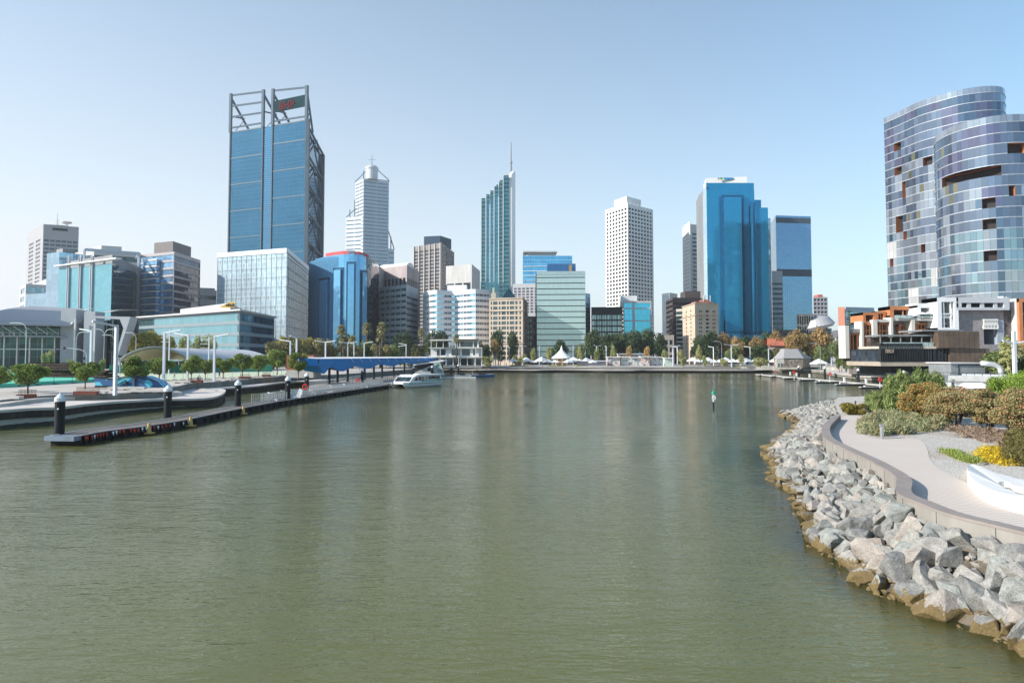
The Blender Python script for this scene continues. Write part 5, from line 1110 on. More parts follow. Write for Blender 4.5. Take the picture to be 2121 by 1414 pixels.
def frame(b, px0, px1, y0, y1, Y, t=.9, dp=3, cols=1, rws=1, matl=ORANGE, fill=True, mull=.35, fillm=None, name='bay'):
    """open frame y0 (top) to y1 (foot) with mullions and a dim recessed back wall"""
    x0, x1 = XY(px0, Y), XY(px1, Y); z1, z0 = ZY(y0, Y), ZY(y1, Y); m = MB()
    m.box(x0, x0+t, Y, Y+dp, z0, z1); m.box(x1-t, x1, Y, Y+dp, z0, z1); m.box(x0, x1, Y-.003, Y+dp, z1-t, z1); m.box(x0, x1, Y-.003, Y+dp, z0, z0+t*.5)
    for i in range(1, cols): x = x0+(x1-x0)*i/cols; m.box(x-mull/2, x+mull/2, Y+.3, Y+.7, z0, z1-t)
    for i in range(1, rws): z = z0+(z1-z0)*i/rws; m.box(x0+t, x1-t, Y+.25, Y+.65, z-mull/2, z+mull/2)
    o = b.part(name, m, matl)
    if fill:
        m = MB(); m.box(x0+.1, x1-.1, Y+dp-.3, Y+dp, z0, z1-.1); fm = fillm or mat('dim_interior', (.07, .055, .045), .6, .1, var=.6, scale=.5)
        b.part('back_wall', m, fm)
    return o
def bx(b, px0, px1, y0, y1, Y, dp, matl, name='pier'):
    m = MB(); m.box(XY(px0, Y), XY(px1, Y), Y, Y+dp, ZY(y1, Y), ZY(y0, Y)); return b.part(name, m, matl)
STONE = mat('stacked_stone', (.34, .32, .33), .85, var=.45, scale=.9, col2=(.2, .18, .19), fine=.25)
b = Bld('hotel_podium', 'terraced white and orange framed hotel podium with a stone clad right wing', P2(1752, 236)); Y = 236
CRM = mat('cream_piers', (.62, .59, .54), .7, var=.06, scale=.3)
b.wall.prism([tuple(P2(1757, Y+4)), tuple(P2(1849, Y+4)), tuple(P2(1849, Y+26)), tuple(P2(1757, Y+26))], 2, ZY(692, Y)); b.wall.prism([tuple(P2(1822, Y+5)), tuple(P2(1940, Y+5)), tuple(P2(1940, Y+28)), tuple(P2(1822, Y+28))], 2, ZY(665, Y)); b.wall.prism([tuple(P2(1850, Y+8)), tuple(P2(1990, Y+8)), tuple(P2(1990, Y+28)), tuple(P2(1850, Y+28))], 2, ZY(655, Y))
bx(b, 1751, 1759, 674, 742, Y, 5, CRM); frame(b, 1760, 1785, 690, 742, Y+1, .5, 3, 3, 1, ORANGE); bx(b, 1760, 1785, 681, 689, Y+.5, 4, STONE, 'parapet'); bx(b, 1785, 1789, 665, 742, Y-.5, 5, CRM)
frame(b, 1789, 1809, 670, 742, Y+.5, .5, 3, 3, 5, ORANGE); frame(b, 1789, 1816, 647, 669, Y+1.2, .9, 9, 1, 1, ORANGE, fill=False); frame(b, 1816, 1836, 645, 664, Y+8, .8, 6, 2, 1, ORANGE); bx(b, 1809, 1818, 662, 742, Y-.5, 5, CRM)
bx(b, 1818, 1846, 662, 667, Y, 5, CRM, 'beam'); frame(b, 1821, 1846, 668, 735, Y+1.5, .6, 3, 3, 4, ORANGE); bx(b, 1846, 1850.5, 657, 735, Y-.6, 5, CRM)
bx(b, 1850.5, 1943, 658, 664, Y-.2, 4, CRM, 'beam'); bx(b, 1850.5, 1888, 665, 672, Y+4, 2, PINKC, 'soffit'); frame(b, 1862, 1889, 672, 694, Y+3, .6, 2, 5, 2, ORANGE); bx(b, 1888.5, 1896, 656, 700, Y-.4, 5, CRM); frame(b, 1897, 1938, 669, 694, Y+2.6, .6, 2, 6, 2, ORANGE); bx(b, 1937, 1943, 640, 700, Y-.4, 5, CRM)
frame(b, 1845, 1901, 634, 657, Y+6, 1.3, 8, 2, 1, ORANGE, fillm=PINKC); frame(b, 1902, 1938, 630, 657, Y+1, 1.2, 7, 1, 1, WHITE); bx(b, 1901, 1945, 628, 632, Y+1, 7, WHITE, 'beam')
frame(b, 1943, 1987, 616, 683, Y-3, 1.5, 9, 3, 2, WHITE); bx(b, 1944, 1986, 655, 659, Y-2, 5, WHITE, 'beam')
frame(b, 1983, 2093, 616, 642, Y-3, 1.8, 14, 4, 1, mat('grey_frame', (.5, .52, .56), .6, var=.05), fillm=WWALL, mull=1.3)
bx(b, 1987, 2038, 638, 735, Y-1, 20, STONE, 'stone_wall'); bx(b, 2038, 2080, 638, 662, Y-1, 20, STONE, 'stone_wall'); bx(b, 2066, 2080, 662, 735, Y-1, 20, mat('blue_grey_wall', (.3, .35, .42), .6, var=.1), 'stone_wall'); bx(b, 2038, 2066, 713, 735, Y-1, 20, STONE, 'stone_wall'); bx(b, 2038, 2066, 662, 714, Y+7, 3, mat('dim_taupe', (.13, .11, .1), .7, var=.3), 'back_wall')
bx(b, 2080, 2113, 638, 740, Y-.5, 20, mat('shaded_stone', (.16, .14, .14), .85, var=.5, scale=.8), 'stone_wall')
m = MB(); x0, x1, z0, z1 = XY(2038, Y-1.5), XY(2068, Y-1.5), ZY(680, Y), ZY(663, Y)
for i in range(5):
    a = x0+(x1-x0)*i/5; c_ = x0+(x1-x0)*(i+.5)/5; e = x0+(x1-x0)*(i+1)/5; m.beam((a, Y-1.4, z0), (c_, Y-1.4, z1), .45); m.beam((c_, Y-1.4, z1), (e, Y-1.4, z0), .45)
m.beam((x0, Y-1.4, z0), (x1, Y-1.4, z0), .6); m.beam((x0, Y-1.4, z1), (x1, Y-1.4, z1), .6); b.part('truss', m, WWALL)
bx(b, 2107, 2113, 618, 742, Y-3, 3, CRM); frame(b, 2113, 2150, 618, 742, Y-4, 1.2, 3, 2, 4, ORANGE)
for x0, x1, yy in ((1851, 1889, 658), (1897, 1937, 657), (1904, 1934, 655), (1947, 1983, 655)): 
    m = MB(); m.box(XY(x0, Y), XY(x1, Y), Y-.8, Y-.76, ZY(yy, Y), ZY(yy-5, Y)); b.part('balustrade', m, glass('balustrade_glass', (.5, .58, .6), 2, 3, metal=.4, var=.2))
for px, yy in ((1912, 658), (1925, 657), (1955, 679), (1972, 679)): m = MB(); p = P2(px, Y+1); m.lathe([(.08, 0), (.08, 2), (1.6, 2.0), (.1, 2.7)], (p.x, p.y, ZY(yy+4, Y)), 8); b.part('parasol', m, WHITE)
b.done([PINKC], DGLASS)
m = MB()
for px, y in ((2085, 616), (2096, 612), (2104, 614)): p = P2(px, Y); m.obox((p.x, p.y+4, ZY(636, Y)), (1.8, 2, ZY(y, Y)-ZY(636, Y)), .3)
b.part('roof_plant', m, WHITE)

Y = 204; b = Bld('tavern', 'dark two-storey waterfront tavern with black fins and bronze boxes', P2(1820, Y))
x0, x1 = XY(1820, Y), XY(1937, Y); zb0, zb1 = ZY(758, Y), ZY(749, Y)
b.wall.box(x0+5, XY(2000, Y), Y+3, Y+22, 2, zb0+.01, 1); m = MB(); m.box(x0, XY(1962, Y), Y-.8, Y+20, zb0, zb1); b.part('lower_band', m, mat('tan_panel_band', (.4, .34, .28), .6, var=.15, scale=.4))
m = MB(); m.box(x0+.4, XY(1960, Y), Y, Y+18, zb1, ZY(722, Y)); b.part('glazing', m, glass('tavern_glass', (.04, .06, .09), 1.4, 5, var=.5, metal=.5, line=(.02, .02, .02)))
m = MB()
for i in range(26):
    x = x0+(XY(1906, Y)-x0)*i/25; m.box(x, x+.18, Y-.9, Y-.1, zb1-.1, ZY(711, Y))
for i in range(7):
    x = XY(1906, Y)+(XY(1936, Y)-XY(1906, Y))*i/6; m.box(x, x+.12, Y-.5, Y-.3, zb1-.1, ZY(713, Y))
b.part('fin', m, DARK)
m = MB(); m.box(x0, x1, Y-.75, Y+12, ZY(722, Y), ZY(717, Y)); b.part('terrace_band', m, mat('stone_band', (.5, .46, .4), .6))
m = MB(); m.box(x0+1, XY(1932, Y), Y-.5, Y-.4, ZY(717, Y), ZY(709, Y)); b.part('balustrade', m, MATS['balustrade_glass'])
m = MB(); m.box(XY(1824, Y), XY(1935, Y), Y+.5, Y+9, ZY(696, Y), ZY(693, Y))
for px in (1826, 1848, 1868, 1890, 1912, 1932): m.box(XY(px, Y), XY(px, Y)+.25, Y+.8, Y+1.05, ZY(717, Y), ZY(696, Y))
b.part('roof_canopy', m, GREYM)
m = MB(); m.box(XY(1908, Y), XY(1992, Y), Y-.5, Y+12, ZY(686, Y), ZY(683, Y)); b.part('roof_slab', m, GCLAD)
m = MB(); m.box(XY(1828, Y), XY(1932, Y), Y+7, Y+9, ZY(717, Y), ZY(697, Y)); b.part('back_wall', m, mat('terrace_back', (.1, .08, .075), .7, var=.8, scale=.6))
for px0, px1, ya, yb_ in ((1935, 2019, 687, 721), (1961, 2043, 721.5, 757)):
    m = MB(); xa, xb = XY(px0, Y), XY(px1, Y); m.box(xa, xb, Y-2 if ya < 700 else Y-1.2, Y+16, ZY(yb_, Y), ZY(ya, Y)); b.part('bronze_box', m, BRONZE)
    m = MB(); yy = (Y-2 if ya < 700 else Y-1.2)-.05; k = int((xb-xa)/1.35)
    for i in range(1, k): x = xa+(xb-xa)*i/k; m.box(x-.05, x+.05, yy, yy+.06, ZY(yb_, Y), ZY(ya, Y))
    m.box(xa, xb, yy, yy+.06, ZY(yb_, Y)+.02, ZY(yb_, Y)+.1); m.box(xa, xb, yy-.01, yy+.05, ZY(ya, Y)-1.1, ZY(ya, Y)-1.0); b.part('seam', m, DBROWN)
frame(b, 1935, 1960, 722, 748, Y-.6, .25, 2, 3, 2, DARK, fillm=mat('lit_copper', (.25, .09, .05), .5, var=.7, scale=.8))
m = MB(); m.box(XY(1829, Y), XY(1846, Y), Y-1.25, Y-1.1, ZY(731, Y), ZY(723, Y)); b.part('sign_board', m, mat('faded_board', (.34, .26, .22), .8, var=.6, scale=2))
bx(b, 1948, 1960, 754, 770, Y-2, 1, WWALL, 'white_panel'); b.wall.box(XY(1840, Y), XY(2000, Y), Y-4, Y+2, 1.5, ZY(772, Y), 1); b.done([DARK, DARK], DGLASS)
Y = 150; b = Bld('grey_shed', 'low flat-roofed grey service building right of the tavern', P2(1968, Y)); b.wall.box(XY(1968, Y), XY(2041, Y), Y, Y+8, 2, ZY(753, Y)); m = MB(); m.box(XY(1965, Y), XY(2036, Y), Y-.5, Y+8.5, ZY(753, Y), ZY(750.5, Y)); b.part('roof', m, LWALL); frame(b, 1984, 2040, 755, 775, Y-.1, .15, .3, 1, 1, DARK, fill=False); b.done([GREYM], DGLASS)
m = MB(); Y = 142; pts = [(2031, 752), (2045, 753), (2058, 755), (2066, 759), (2070, 765), (2071, 775)]
m.tube([(XY(a, Y), Y, ZY(c_, Y)) for a, c_ in pts], .5, 8); t = thing('curved_pipe_arch', 'thick white curved tube arch beside the grey shed', 'sculpture', (XY(2045, Y), Y, ZU)); m.build('tube', LWALL, t, smooth=True)
Y = 122; b = Bld('ramp', 'grey road ramp with a glass-railed parapet behind the shrubs', P2(1930, Y), cat='ramp'); RM_ = mat('ramp_grey', (.24, .25, .26), .7, var=.1)
m = MB(); m.prism([tuple(P2(1925, Y+14)), tuple(P2(1962, Y)), tuple(P2(2150, Y-8)), (150, Y+30), tuple(P2(1940, Y+34))], 2.0, ZY(786, Y)); b.part('base', m, RM_)
m = MB(); a, c_ = P2(1962, Y), P2(2150, Y-8); m.beam((a.x, a.y, ZY(783, Y)), (c_.x, c_.y, ZY(787, Y-8)), .3, 1.0); b.part('parapet', m, mat('pale_parapet', (.4, .41, .42), .6))
m = MB(); m.flat([tuple(P2(1990, Y+12))+(ZY(785, Y),), tuple(P2(2100, Y+6))+(ZY(785, Y),), tuple(P2(2090, Y+20))+(ZY(782, Y),), tuple(P2(1990, Y+26))+(ZY(782, Y),)]); b.part('white_roof', m, WHITE)
m = MB(); a, c_ = P2(1905, Y+16), P2(2120, Y+4); zt = ZY(772, Y+10); m.beam((a.x, a.y, zt), (c_.x, c_.y, zt), .08)
for i in range(14): p = a+(c_-a)*i/13; m.beam((p.x, p.y, 3), (p.x, p.y, zt), .06)
b.part('railing', m, DARK)
m = MB(); p = P2(1971, 80); m.tube([(p.x, p.y, 2.05), (p.x, p.y, ZY(787, 80))], .16, 8); m.box(p.x-.2, p.x+.2, p.y-.2, p.y+.2, ZY(787, 80), ZY(786, 80)+.05); t = thing('grey_post', 'plain weathered grey post sticking up behind the orange-tipped bushes', 'post', (p.x, p.y, 2.08)); m.build('post', mat('weathered_post', (.3, .3, .26), .8), t)
for px, w_, lab, cm in ((1955, 3.2, 'white and red covered stall behind the bushes left of the grey post', RED), (2012, 3.8, 'white market tent with a red end behind the bushes at the right', WHITE)):
    Y = 100; x = XY(px, Y); t = thing('stall', lab, 'stall', (x, Y, 2.08)); z0 = ZY(803, Y); m = MB()
    for sx in (-1, 1):
        for sy in (-1, 1): m.box(x+sx*w_/2-.05, x+sx*w_/2+.05, Y+sy*1.2-.05, Y+sy*1.2+.05, 2.08, z0+.3)
    m.build('frame', WHITE, t); m = MB(); m.face([(x-w_/2-.2, Y-1.4, z0), (x+w_/2+.2, Y-1.4, z0), (x+w_/3, Y, z0+.75), (x-w_/3, Y, z0+.75)]); m.face([(x+w_/2+.2, Y+1.4, z0), (x-w_/2-.2, Y+1.4, z0), (x-w_/3, Y, z0+.75), (x+w_/3, Y, z0+.75)]); m.face([(x-w_/2-.2, Y+1.4, z0), (x-w_/2-.2, Y-1.4, z0), (x-w_/3, Y, z0+.75)]); m.face([(x+w_/2+.2, Y-1.4, z0), (x+w_/2+.2, Y+1.4, z0), (x+w_/3, Y, z0+.75)]); m.build('roof', WHITE, t)
    m = MB(); m.box(x+w_/2-.9, x+w_/2+.25, Y-1.3, Y+1.3, 2.3, z0+.2); m.build('side', RED, t)

# ================================================================== LEFT: CONVENTION HALL ETC
RF1 = mat('hall_roof_blue_grey', (.17, .21, .26), .5, .35, var=.06, scale=.05); RF2 = mat('hall_roof_pale', (.4, .4, .41), .5, .3, var=.05, scale=.05)
PCON = mat('hall_concrete', (.38, .41, .44), .8, var=.12, scale=.12, streak=True)
HG = glass('hall_green_glass', (.02, .065, .065), 3.2, 6, var=.7, line=(.2, .24, .25), lu=.04, lv=.02, metal=.55, tilt=.02)
b = Bld('convention_hall', 'long convention hall with curved blue-grey metal roof and folded white portal', P2(-60, 280))
def roofstrip(pxa, Ya, pxb, Yb, skew=0):
    pa, pb = P2(pxa, Ya), P2(pxb, Yb); m = MB(); prev = None; K = 12
    for k in range(K+1):
        t = k/K; dy = 46*t; rise = 9.6*sin(t*pi/2)**.85
        q0 = Vector((pa.x+dy*.05, pa.y+dy, ZY(672, 288)+rise)); q1 = Vector((pb.x-dy*.40*skew, pb.y+dy, ZY(672, 288)+rise))
        if prev: m.face([prev[0], prev[1], q1, q0], 0 if k <= 6 else 1)
        prev = (q0, q1)
    return m, prev
m, pv = roofstrip(-80, 272, 146, 292, 1); z = ZY(672, 288); b.part('roof', m, [RF1, RF2])
a, c_ = P2(-80, 272), P2(146, 292); m = MB(); m.beam((a.x, a.y, z-.3), (c_.x, c_.y, z-.3), .8, .7); b.part('eave', m, GREYM)
m = MB(); prev = None
for k in range(13):
    t = k/12; dy = 46*t; q1 = (c_.x-dy*.4+.1, c_.y+dy, z+9.6*sin(t*pi/2)**.85+.25)
    if prev: m.beam(prev, q1, .6, .4)
    prev = q1
b.part('gable_trim', m, WHITE)
m, pv = roofstrip(156, 294, 190, 300, 1); b.part('roof', m, [RF1, RF2])
a, c_ = P2(-80, 279), P2(133, 298); d = c_-a; L = d.length; zf = ZY(697, 290)
m = MB(); m.face([(a.x, a.y, 2), (c_.x, c_.y, 2), (c_.x, c_.y, z+1), (a.x, a.y, z+1)], 0, [(0, 0), (L, 0), (L, z), (0, z)]); b.part('glazing', m, HG)
m = MB(); m.beam((a.x, a.y-2.5, zf), (c_.x+3, c_.y-2.5, zf), 5, .6); b.part('balcony', m, GREYM)
m = MB(); m.beam((a.x, a.y-4.6, zf+1.5), (c_.x+2, c_.y-4.6, zf+1.5), .12)
for i in range(20): p = a+d*i/19; m.beam((p.x, p.y-4.6, zf+.3), (p.x, p.y-4.6, zf+1.5), .1)
b.part('railing', m, STEELW)
for i in range(9):
    p = a+d*(i+.6)/9; m = MB(); m.beam((p.x, p.y-1, zf), (p.x, p.y-1, z-2.5), .35); m.beam((p.x, p.y-1, z-4), (p.x-3, p.y-4, z-.8), .35); b.part('strut', m, STEELW)
for i in range(8): p = a+d*(i+.3)/8; m = MB(); m.beam((p.x, p.y-.5, 2), (p.x, p.y-.5, zf-.3), .5); b.part('column', m, STEELW)
m = MB(); m.beam((a.x, a.y-.3, ZY(723, 290)), (c_.x, c_.y-.3, ZY(723, 290)), .3, .4); b.part('transom', m, STEELW)
for x0, x1, yt in ((125, 156, 641), (173, 196, 645)):
    m = MB(); p, q = P2(x0, 294), P2(x1, 294); m.prism([tuple(p), tuple(q), (q.x, q.y+7), (p.x, p.y+7)], 2, ZY(yt, 294)); b.part('pylon', m, PCON)
for px in (155, 196): p = P2(px, 292); m = MB(); m.beam((p.x, p.y, 2), (p.x, p.y, ZY(660, 292)), .7); b.part('column', m, STEELW)
m = MB(); p, q = P2(154, 303), P2(245, 303); m.face([(p.x, p.y, 2), (q.x, q.y, 2), (q.x, q.y, ZY(660, 303)), (p.x, p.y, ZY(672, 303))], 0, [(0, 0), (q.x-p.x, 0), (q.x-p.x, 17), (0, 17)]); b.part('glazing', m, HG)
for px in (207, 220, 233): p = P2(px, 302); m = MB(); m.beam((p.x, p.y, 2), (p.x, p.y, ZY(662, 302)), .35); b.part('mullion', m, STEELW)
Yp = 286; X_ = lambda px: XY(px, Yp); Z_ = lambda y: ZY(y, Yp)
m = MB()
def xzprism(mb, pts, y0, y1, mi=0):
    n = len(pts); P = [(X_(a), Z_(b_)) for a, b_ in pts]
    area = sum(P[i][0]*P[(i+1) % n][1]-P[(i+1) % n][0]*P[i][1] for i in range(n))
    if area < 0: P.reverse()
    for t in tessellate_polygon([[Vector((x, z_, 0)) for x, z_ in P]]):
        q = [Vector((P[i][0], y0, P[i][1])) for i in t]
        if (q[1]-q[0]).cross(q[2]-q[0]).y > 0: q.reverse()
        mb.face(q, mi); mb.face([Vector((v.x, y1, v.z)) for v in q[::-1]], mi)
    for i in range(n):
        a, c = P[i], P[(i+1) % n]; mb.face([(a[0], y0, a[1]), (a[0], y1, a[1]), (c[0], y1, c[1]), (c[0], y0, c[1])][::-1], mi)
xzprism(m, [(196, 654.5), (269, 656), (245, 736), (241, 736), (255, 680), (247, 661), (196, 658)], Yp, Yp+6); b.part('portal', m, mat('portal_pale', (.42, .43, .47), .5, var=.05))
b.done([GREYM], HG)
b = block('footbridge', 'low concrete road bridge with railings right of the convention hall', [(243, 320), (345, 312)], 722, [(rep(9, 3, .15), [(3, 0), (2, 1), (.3, 0)], .3)], PCON, HG)
# low glass office with yellow topped roof box
b = block('low_glass_office', 'low wide green-blue glass office with a yellow-topped roof box above the tent canopy', [(287, 400), (495, 335), (568, 395)], 644, [(rep(1, 60, .1), rows(5, 3.3, 1.6, top=.9), .6), (rep(1, 40, .1), rows(5, 3.3, 1.6, top=.9), .9, 1)], mat('office_spandrel', (.22, .28, .31), .5, .3, var=.1), [glass('mirror_aqua', (.26, .5, .56), 3, 4, var=.12, line=(.2, .35, .4), lu=.03, lv=0, metal=.85, tilt=.01), glass('dark_green_ribbon', (.03, .08, .09), 3, 4, var=.5, metal=.6, lv=0)], yref=335)
m = MB(); c = b.c; off = [P2(280, 398), P2(496, 331), P2(573, 396), P2(340, 460)]; m.prism([tuple(p) for p in off], b.zt, b.zt+.8); b.part('roof_slab', m, LWALL)
p, q, r_ = P2(372, 390), P2(476, 368), P2(504, 392); z1 = ZY(627, 368); m = MB(); m.prism([tuple(p)+(z1-2.0,), tuple(q)+(z1,), tuple(r_)+(z1-2.5,), tuple(p+r_-q)+(z1-2.5,)], b.zt, z1); b.part('roof_box', m, LWALL)
m = MB(); p2, q2 = P2(452, 366.5), P2(486, 366.5); m.face([(p2.x, p2.y, ZY(637, 367)), (q2.x, q2.y, ZY(637, 367)), (q2.x-.5, q2.y, z1+.3), (p2.x+6, p2.y, z1+.3)]); b.part('yellow_panel', m, mat('yellow_panel', (.7, .42, .06), .6)); m = MB()
for i in range(4): m.box(q2.x-5+i*1.2, q2.x-4.2+i*1.2, q2.y-.3, q2.y-.1, ZY(634, 367), ZY(634, 367)+.9+(i % 2)*.4)
b.part('letters', m, DARK)
# tent canopy
FAB = mat('tent_fabric', (.5, .51, .54), .7, var=.05, scale=.1); FAB2 = mat('tent_lining', (.5, .43, .33), .8, var=.05)
t = thing('tent_canopy', 'long low vaulted grey fabric canopy with a cream lined open end', 'canopy', tuple(P2(320, 230))+(ZU,))
K, T = 14, 14; grid = []
for j in range(T+1):
    s = j/T; Lp = P2(250, 215).lerp(P2(436, 305), s); Rp = P2(391, 226).lerp(P2(563, 268), s); zz = ZY(718.5, 220)-.3*s
    row_ = []
    for k in range(K+1):
        a = k/K; hgt = sin(a*pi)**.75; p = Lp.lerp(Rp, a); z0 = 7.2; bul = 1-.05*abs(sin(s*pi*3.0)); row_.append(Vector((p.x, p.y, z0+(zz-z0)*hgt*bul)))
    grid.append(row_)
m = MB()
for j in range(T):
    for k in range(K): m.face([grid[j][k], grid[j][k+1], grid[j+1][k+1], grid[j+1][k]])
m.build('fabric', FAB, t, smooth=True, weld=True); m = MB()
for j in range(T):
    for k in range(K): m.face([v-Vector((0, 0, .25)) for v in (grid[j][k], grid[j+1][k], grid[j+1][k+1], grid[j][k+1])])
m.build('lining', FAB2, t)
m = MB(); m.tube([v for v in grid[0]], .28, 6); m.build('edge_arch', GREYM, t)
# inner lining screens seen through the open end
m = MB(); mid_ = P2(322, 250)
for k in range(K): a, c_ = grid[0][k], grid[0][k+1]; q = Vector((mid_.x, mid_.y+6, 7.4)); m.face([a-Vector((0, -1, .5)), c_-Vector((0, -1, .5)), q+Vector(((k+1-K/2)*1.2, 0, 2.6*sin((k+1)/K*pi))), q+Vector(((k-K/2)*1.2, 0, 2.6*sin(k/K*pi)))])
m.build('end_lining', FAB2, t)
m = MB()
for j in range(0, T+1, 2):
    for e in (grid[j][0], grid[j][-1]): m.beam((e.x, e.y, ZU), (e.x, e.y, e.z), .35)
m.build('posts', GREYM, t)
t = thing('bus_platform', 'low dim station building under the tent canopy', 'building', tuple(P2(400, 262))+(ZU,)); m = MB(); p, q = P2(262, 262), P2(560, 300); m.prism([tuple(p), tuple(q), (q.x, q.y+6), (p.x, p.y+6)], ZU, 6.2); m.build('wall', mat('station_dim', (.12, .11, .11), .7, var=.7, scale=.25), t)

# riverside restaurant
Y = 352; b = Bld('riverside_restaurant', 'three-storey white riverside restaurant with terraces and wide dark windows', P2(892, Y))
def fl(x0, x1, ya, yb_, cols, rws, gm=0, inset=.5): b.face(P2(x0, Y), P2(x1, Y), ZY(yb_, Y), ZY(ya, Y), cols, rws, inset, 0, gm)
fl(894, 998, 739, 757, rep(7, 3, .35), [(.1, 0), (3, 1), (.7, 0)], 0, 1.5); fl(892, 992, 720, 739, [(3.2, 0), (4.6, 1), (3, 0), (4.2, 1), (1.2, 0), (4.2, 1), (1.6, 0), (1.4, 1), (1.6, 0)], [(.8, 0), (3.2, 1), (.8, 0)]); fl(944, 992, 706, 720, [(1, 0), (1.2, 1), (.4, 0), (7.5, 1), (.5, 0), (2, 1), (1, 0)], [(.3, 0), (3, 1), (.4, 0)])
pl = lambda x0, x1, d0, d1: [tuple(P2(x0, Y+d0)), tuple(P2(x1, Y+d0)), tuple(P2(x1, Y+d1)), tuple(P2(x0, Y+d1))]
b.wall.prism(pl(892, 998, 1.6, 16), 2, ZY(720, Y)); b.wall.prism(pl(944, 990, .6, 14), ZY(720, Y), ZY(706, Y)); b.done([WWALL], [DGLASS])
m = MB(); m.prism(pl(942, 992, -1, 15), ZY(706, Y), ZY(702, Y)); b.part('roof', m, mat('dark_roof', (.12, .1, .09), .7)); m = MB(); m.prism(pl(890, 945, -1, 14), ZY(704.5, Y), ZY(703, Y))
for px in (893, 904, 918, 931, 943): p = P2(px, Y); m.beam((p.x, p.y, ZY(720, Y)), (p.x, p.y, ZY(704, Y)), .25)
b.part('pergola', m, WHITE); m = MB(); m.prism(pl(889, 999, -1.6, .2), ZY(721, Y), ZY(719.5, Y)); m.prism(pl(889, 999, -1.6, .2), ZY(740, Y), ZY(738.5, Y)); b.part('balcony', m, WWALL)
m = MB()
for px in (893, 912, 950, 985, 998): p = P2(px, Y-1.2); m.beam((p.x, p.y, ZU), (p.x, p.y, ZY(721, Y)), .3)
b.part('column', m, WWALL)

# ================================================================== FERRY LANDING
PILEM = mat('pile_sleeve', (.014, .017, .022), .55, var=.4, scale=.8, streak=True); CAPW = mat('pile_cap', (.75, .77, .8), .4)
pr_ = thing('mooring_pile', 'black mooring pile', 'pile'); m = MB(); m.tube([(0, 0, -2.5), (0, 0, 4.05)], .45, 16); m.build('pile', PILEM, pr_, smooth=False); m = MB(); m.lathe([(.5, 4.05), (.5, 4.38), (.05, 4.85)], n=16); m.build('cap', CAPW, pr_); m = MB(); m.obox((.1, -.46, 3.3), (.14, .05, .14)); m.build('tag', WHITE, pr_); proto(pr_)
PL = [(125, 66.5, 'nearest', 1), (348, 85, 'second', 1), (493, 103, 'third', 1), (596, 121, 'fourth', 1), (635, 146, 'fifth', 1), (750, 190, 'capped pile under the blue canopy', .9), (856, 236, 'x', .9), (895, 250, 'x', .9), (935, 262, 'x', .9), (949, 290, 'x', .9)]
plab = ['nearest black white-capped mooring pile at the end of the jetty', 'second black white-capped mooring pile from the near end of the jetty', 'third black white-capped mooring pile along the jetty', 'fourth black white-capped pile where the railings begin', 'black white-capped pile just left of the blue canopy posts', 'black white-capped pile under the middle of the blue canopy', 'black white-capped pile behind the ferry roof', 'black white-capped pile in front of the terminal sign', 'slim black pile left of the jet boat dock', 'slim black pile behind the jet boat dock']
for (px, Y, _, s), lab in zip(PL, plab): p = P2(px, Y, 820); place(pr_, (p.x, p.y, 0), 0, (s, s, 1), lab, 'mooring piles')
for px, Y, lab in ((1653, 262, 'black white-capped pile at the inner end of the right marina'), (1707, 240, 'black white-capped pile beside the marina walkway'), (1776, 208, 'tall black pile with white sleeve by the right marina'), (1870, 180, 'white-capped pile poking up behind the feathery bushes')):
    p = P2(px, Y); place(pr_, (p.x, p.y, 0), 0, (.85, .85, .95), lab, 'mooring piles')
DECKM = mat('pontoon_deck', (.17, .15, .14), .85, var=.2, scale=.6, fine=.25)
out = smoothline([G(x, y, .9) for x, y in ((170, 902.4), (226, 892), (302, 882.5), (389, 868.8), (499, 846), (598, 828), (697, 812.5), (806, 796.8))], 4)
inn = offset(out, -2.9); t = thing('jetty', 'long low floating jetty with black fenders and a steel edge strip', 'jetty', (out[0].x, out[0].y, 0)); m = MB(); me_ = MB(); fb = MB(); p0 = out[0]; d0 = (out[1]-out[0]).normalized()
m.flat([(p.x, p.y, .9) for p in out]+[(p.x, p.y, .9) for p in inn[::-1]]); m.build('deck', DECKM, t)
m = MB()
for i in range(len(out)-1):
    a, c_, e, g_ = out[i], out[i+1], inn[i], inn[i+1]
    m.face([(a.x, a.y, -.4), (c_.x, c_.y, -.4), (c_.x, c_.y, .88), (a.x, a.y, .88)]); m.face([(g_.x, g_.y, -.4), (e.x, e.y, -.4), (e.x, e.y, .88), (g_.x, g_.y, .88)])
    me_.beam((a.x-.15, a.y, .93), (c_.x-.15, c_.y, .93), .16, .1); me_.beam((e.x, e.y, .93), (g_.x, g_.y, .93), .16, .1)
e0 = inn[0]; m.face([(e0.x, e0.y, -.4), (p0.x, p0.y, -.4), (p0.x, p0.y, .88), (e0.x, e0.y, .88)]); m.build('float', BLACK, t); me_.build('edge_strip', STEELW, t)
m = MB(); q = G(112, 903, .8); m.obox(((p0.x+e0.x)/2-.15, p0.y-.1, .5), (3.0, 1.4, .44), -.1); m.build('end_plate', mat('blue_grey_plate', (.2, .25, .32), .5, .3), t)
tot = 0
for i in range(len(out)-1):
    a, c_ = out[i], out[i+1]; L = (c_-a).length; k = max(1, int(L/1.9))
    for j in range(k):
        p = a+(c_-a)*(j+.5)/k; m = MB(); m.tube([(p.x+.16, p.y, .1), (p.x+.16, p.y, .78)], .17, 8); m.build('fender', BLACK, t)
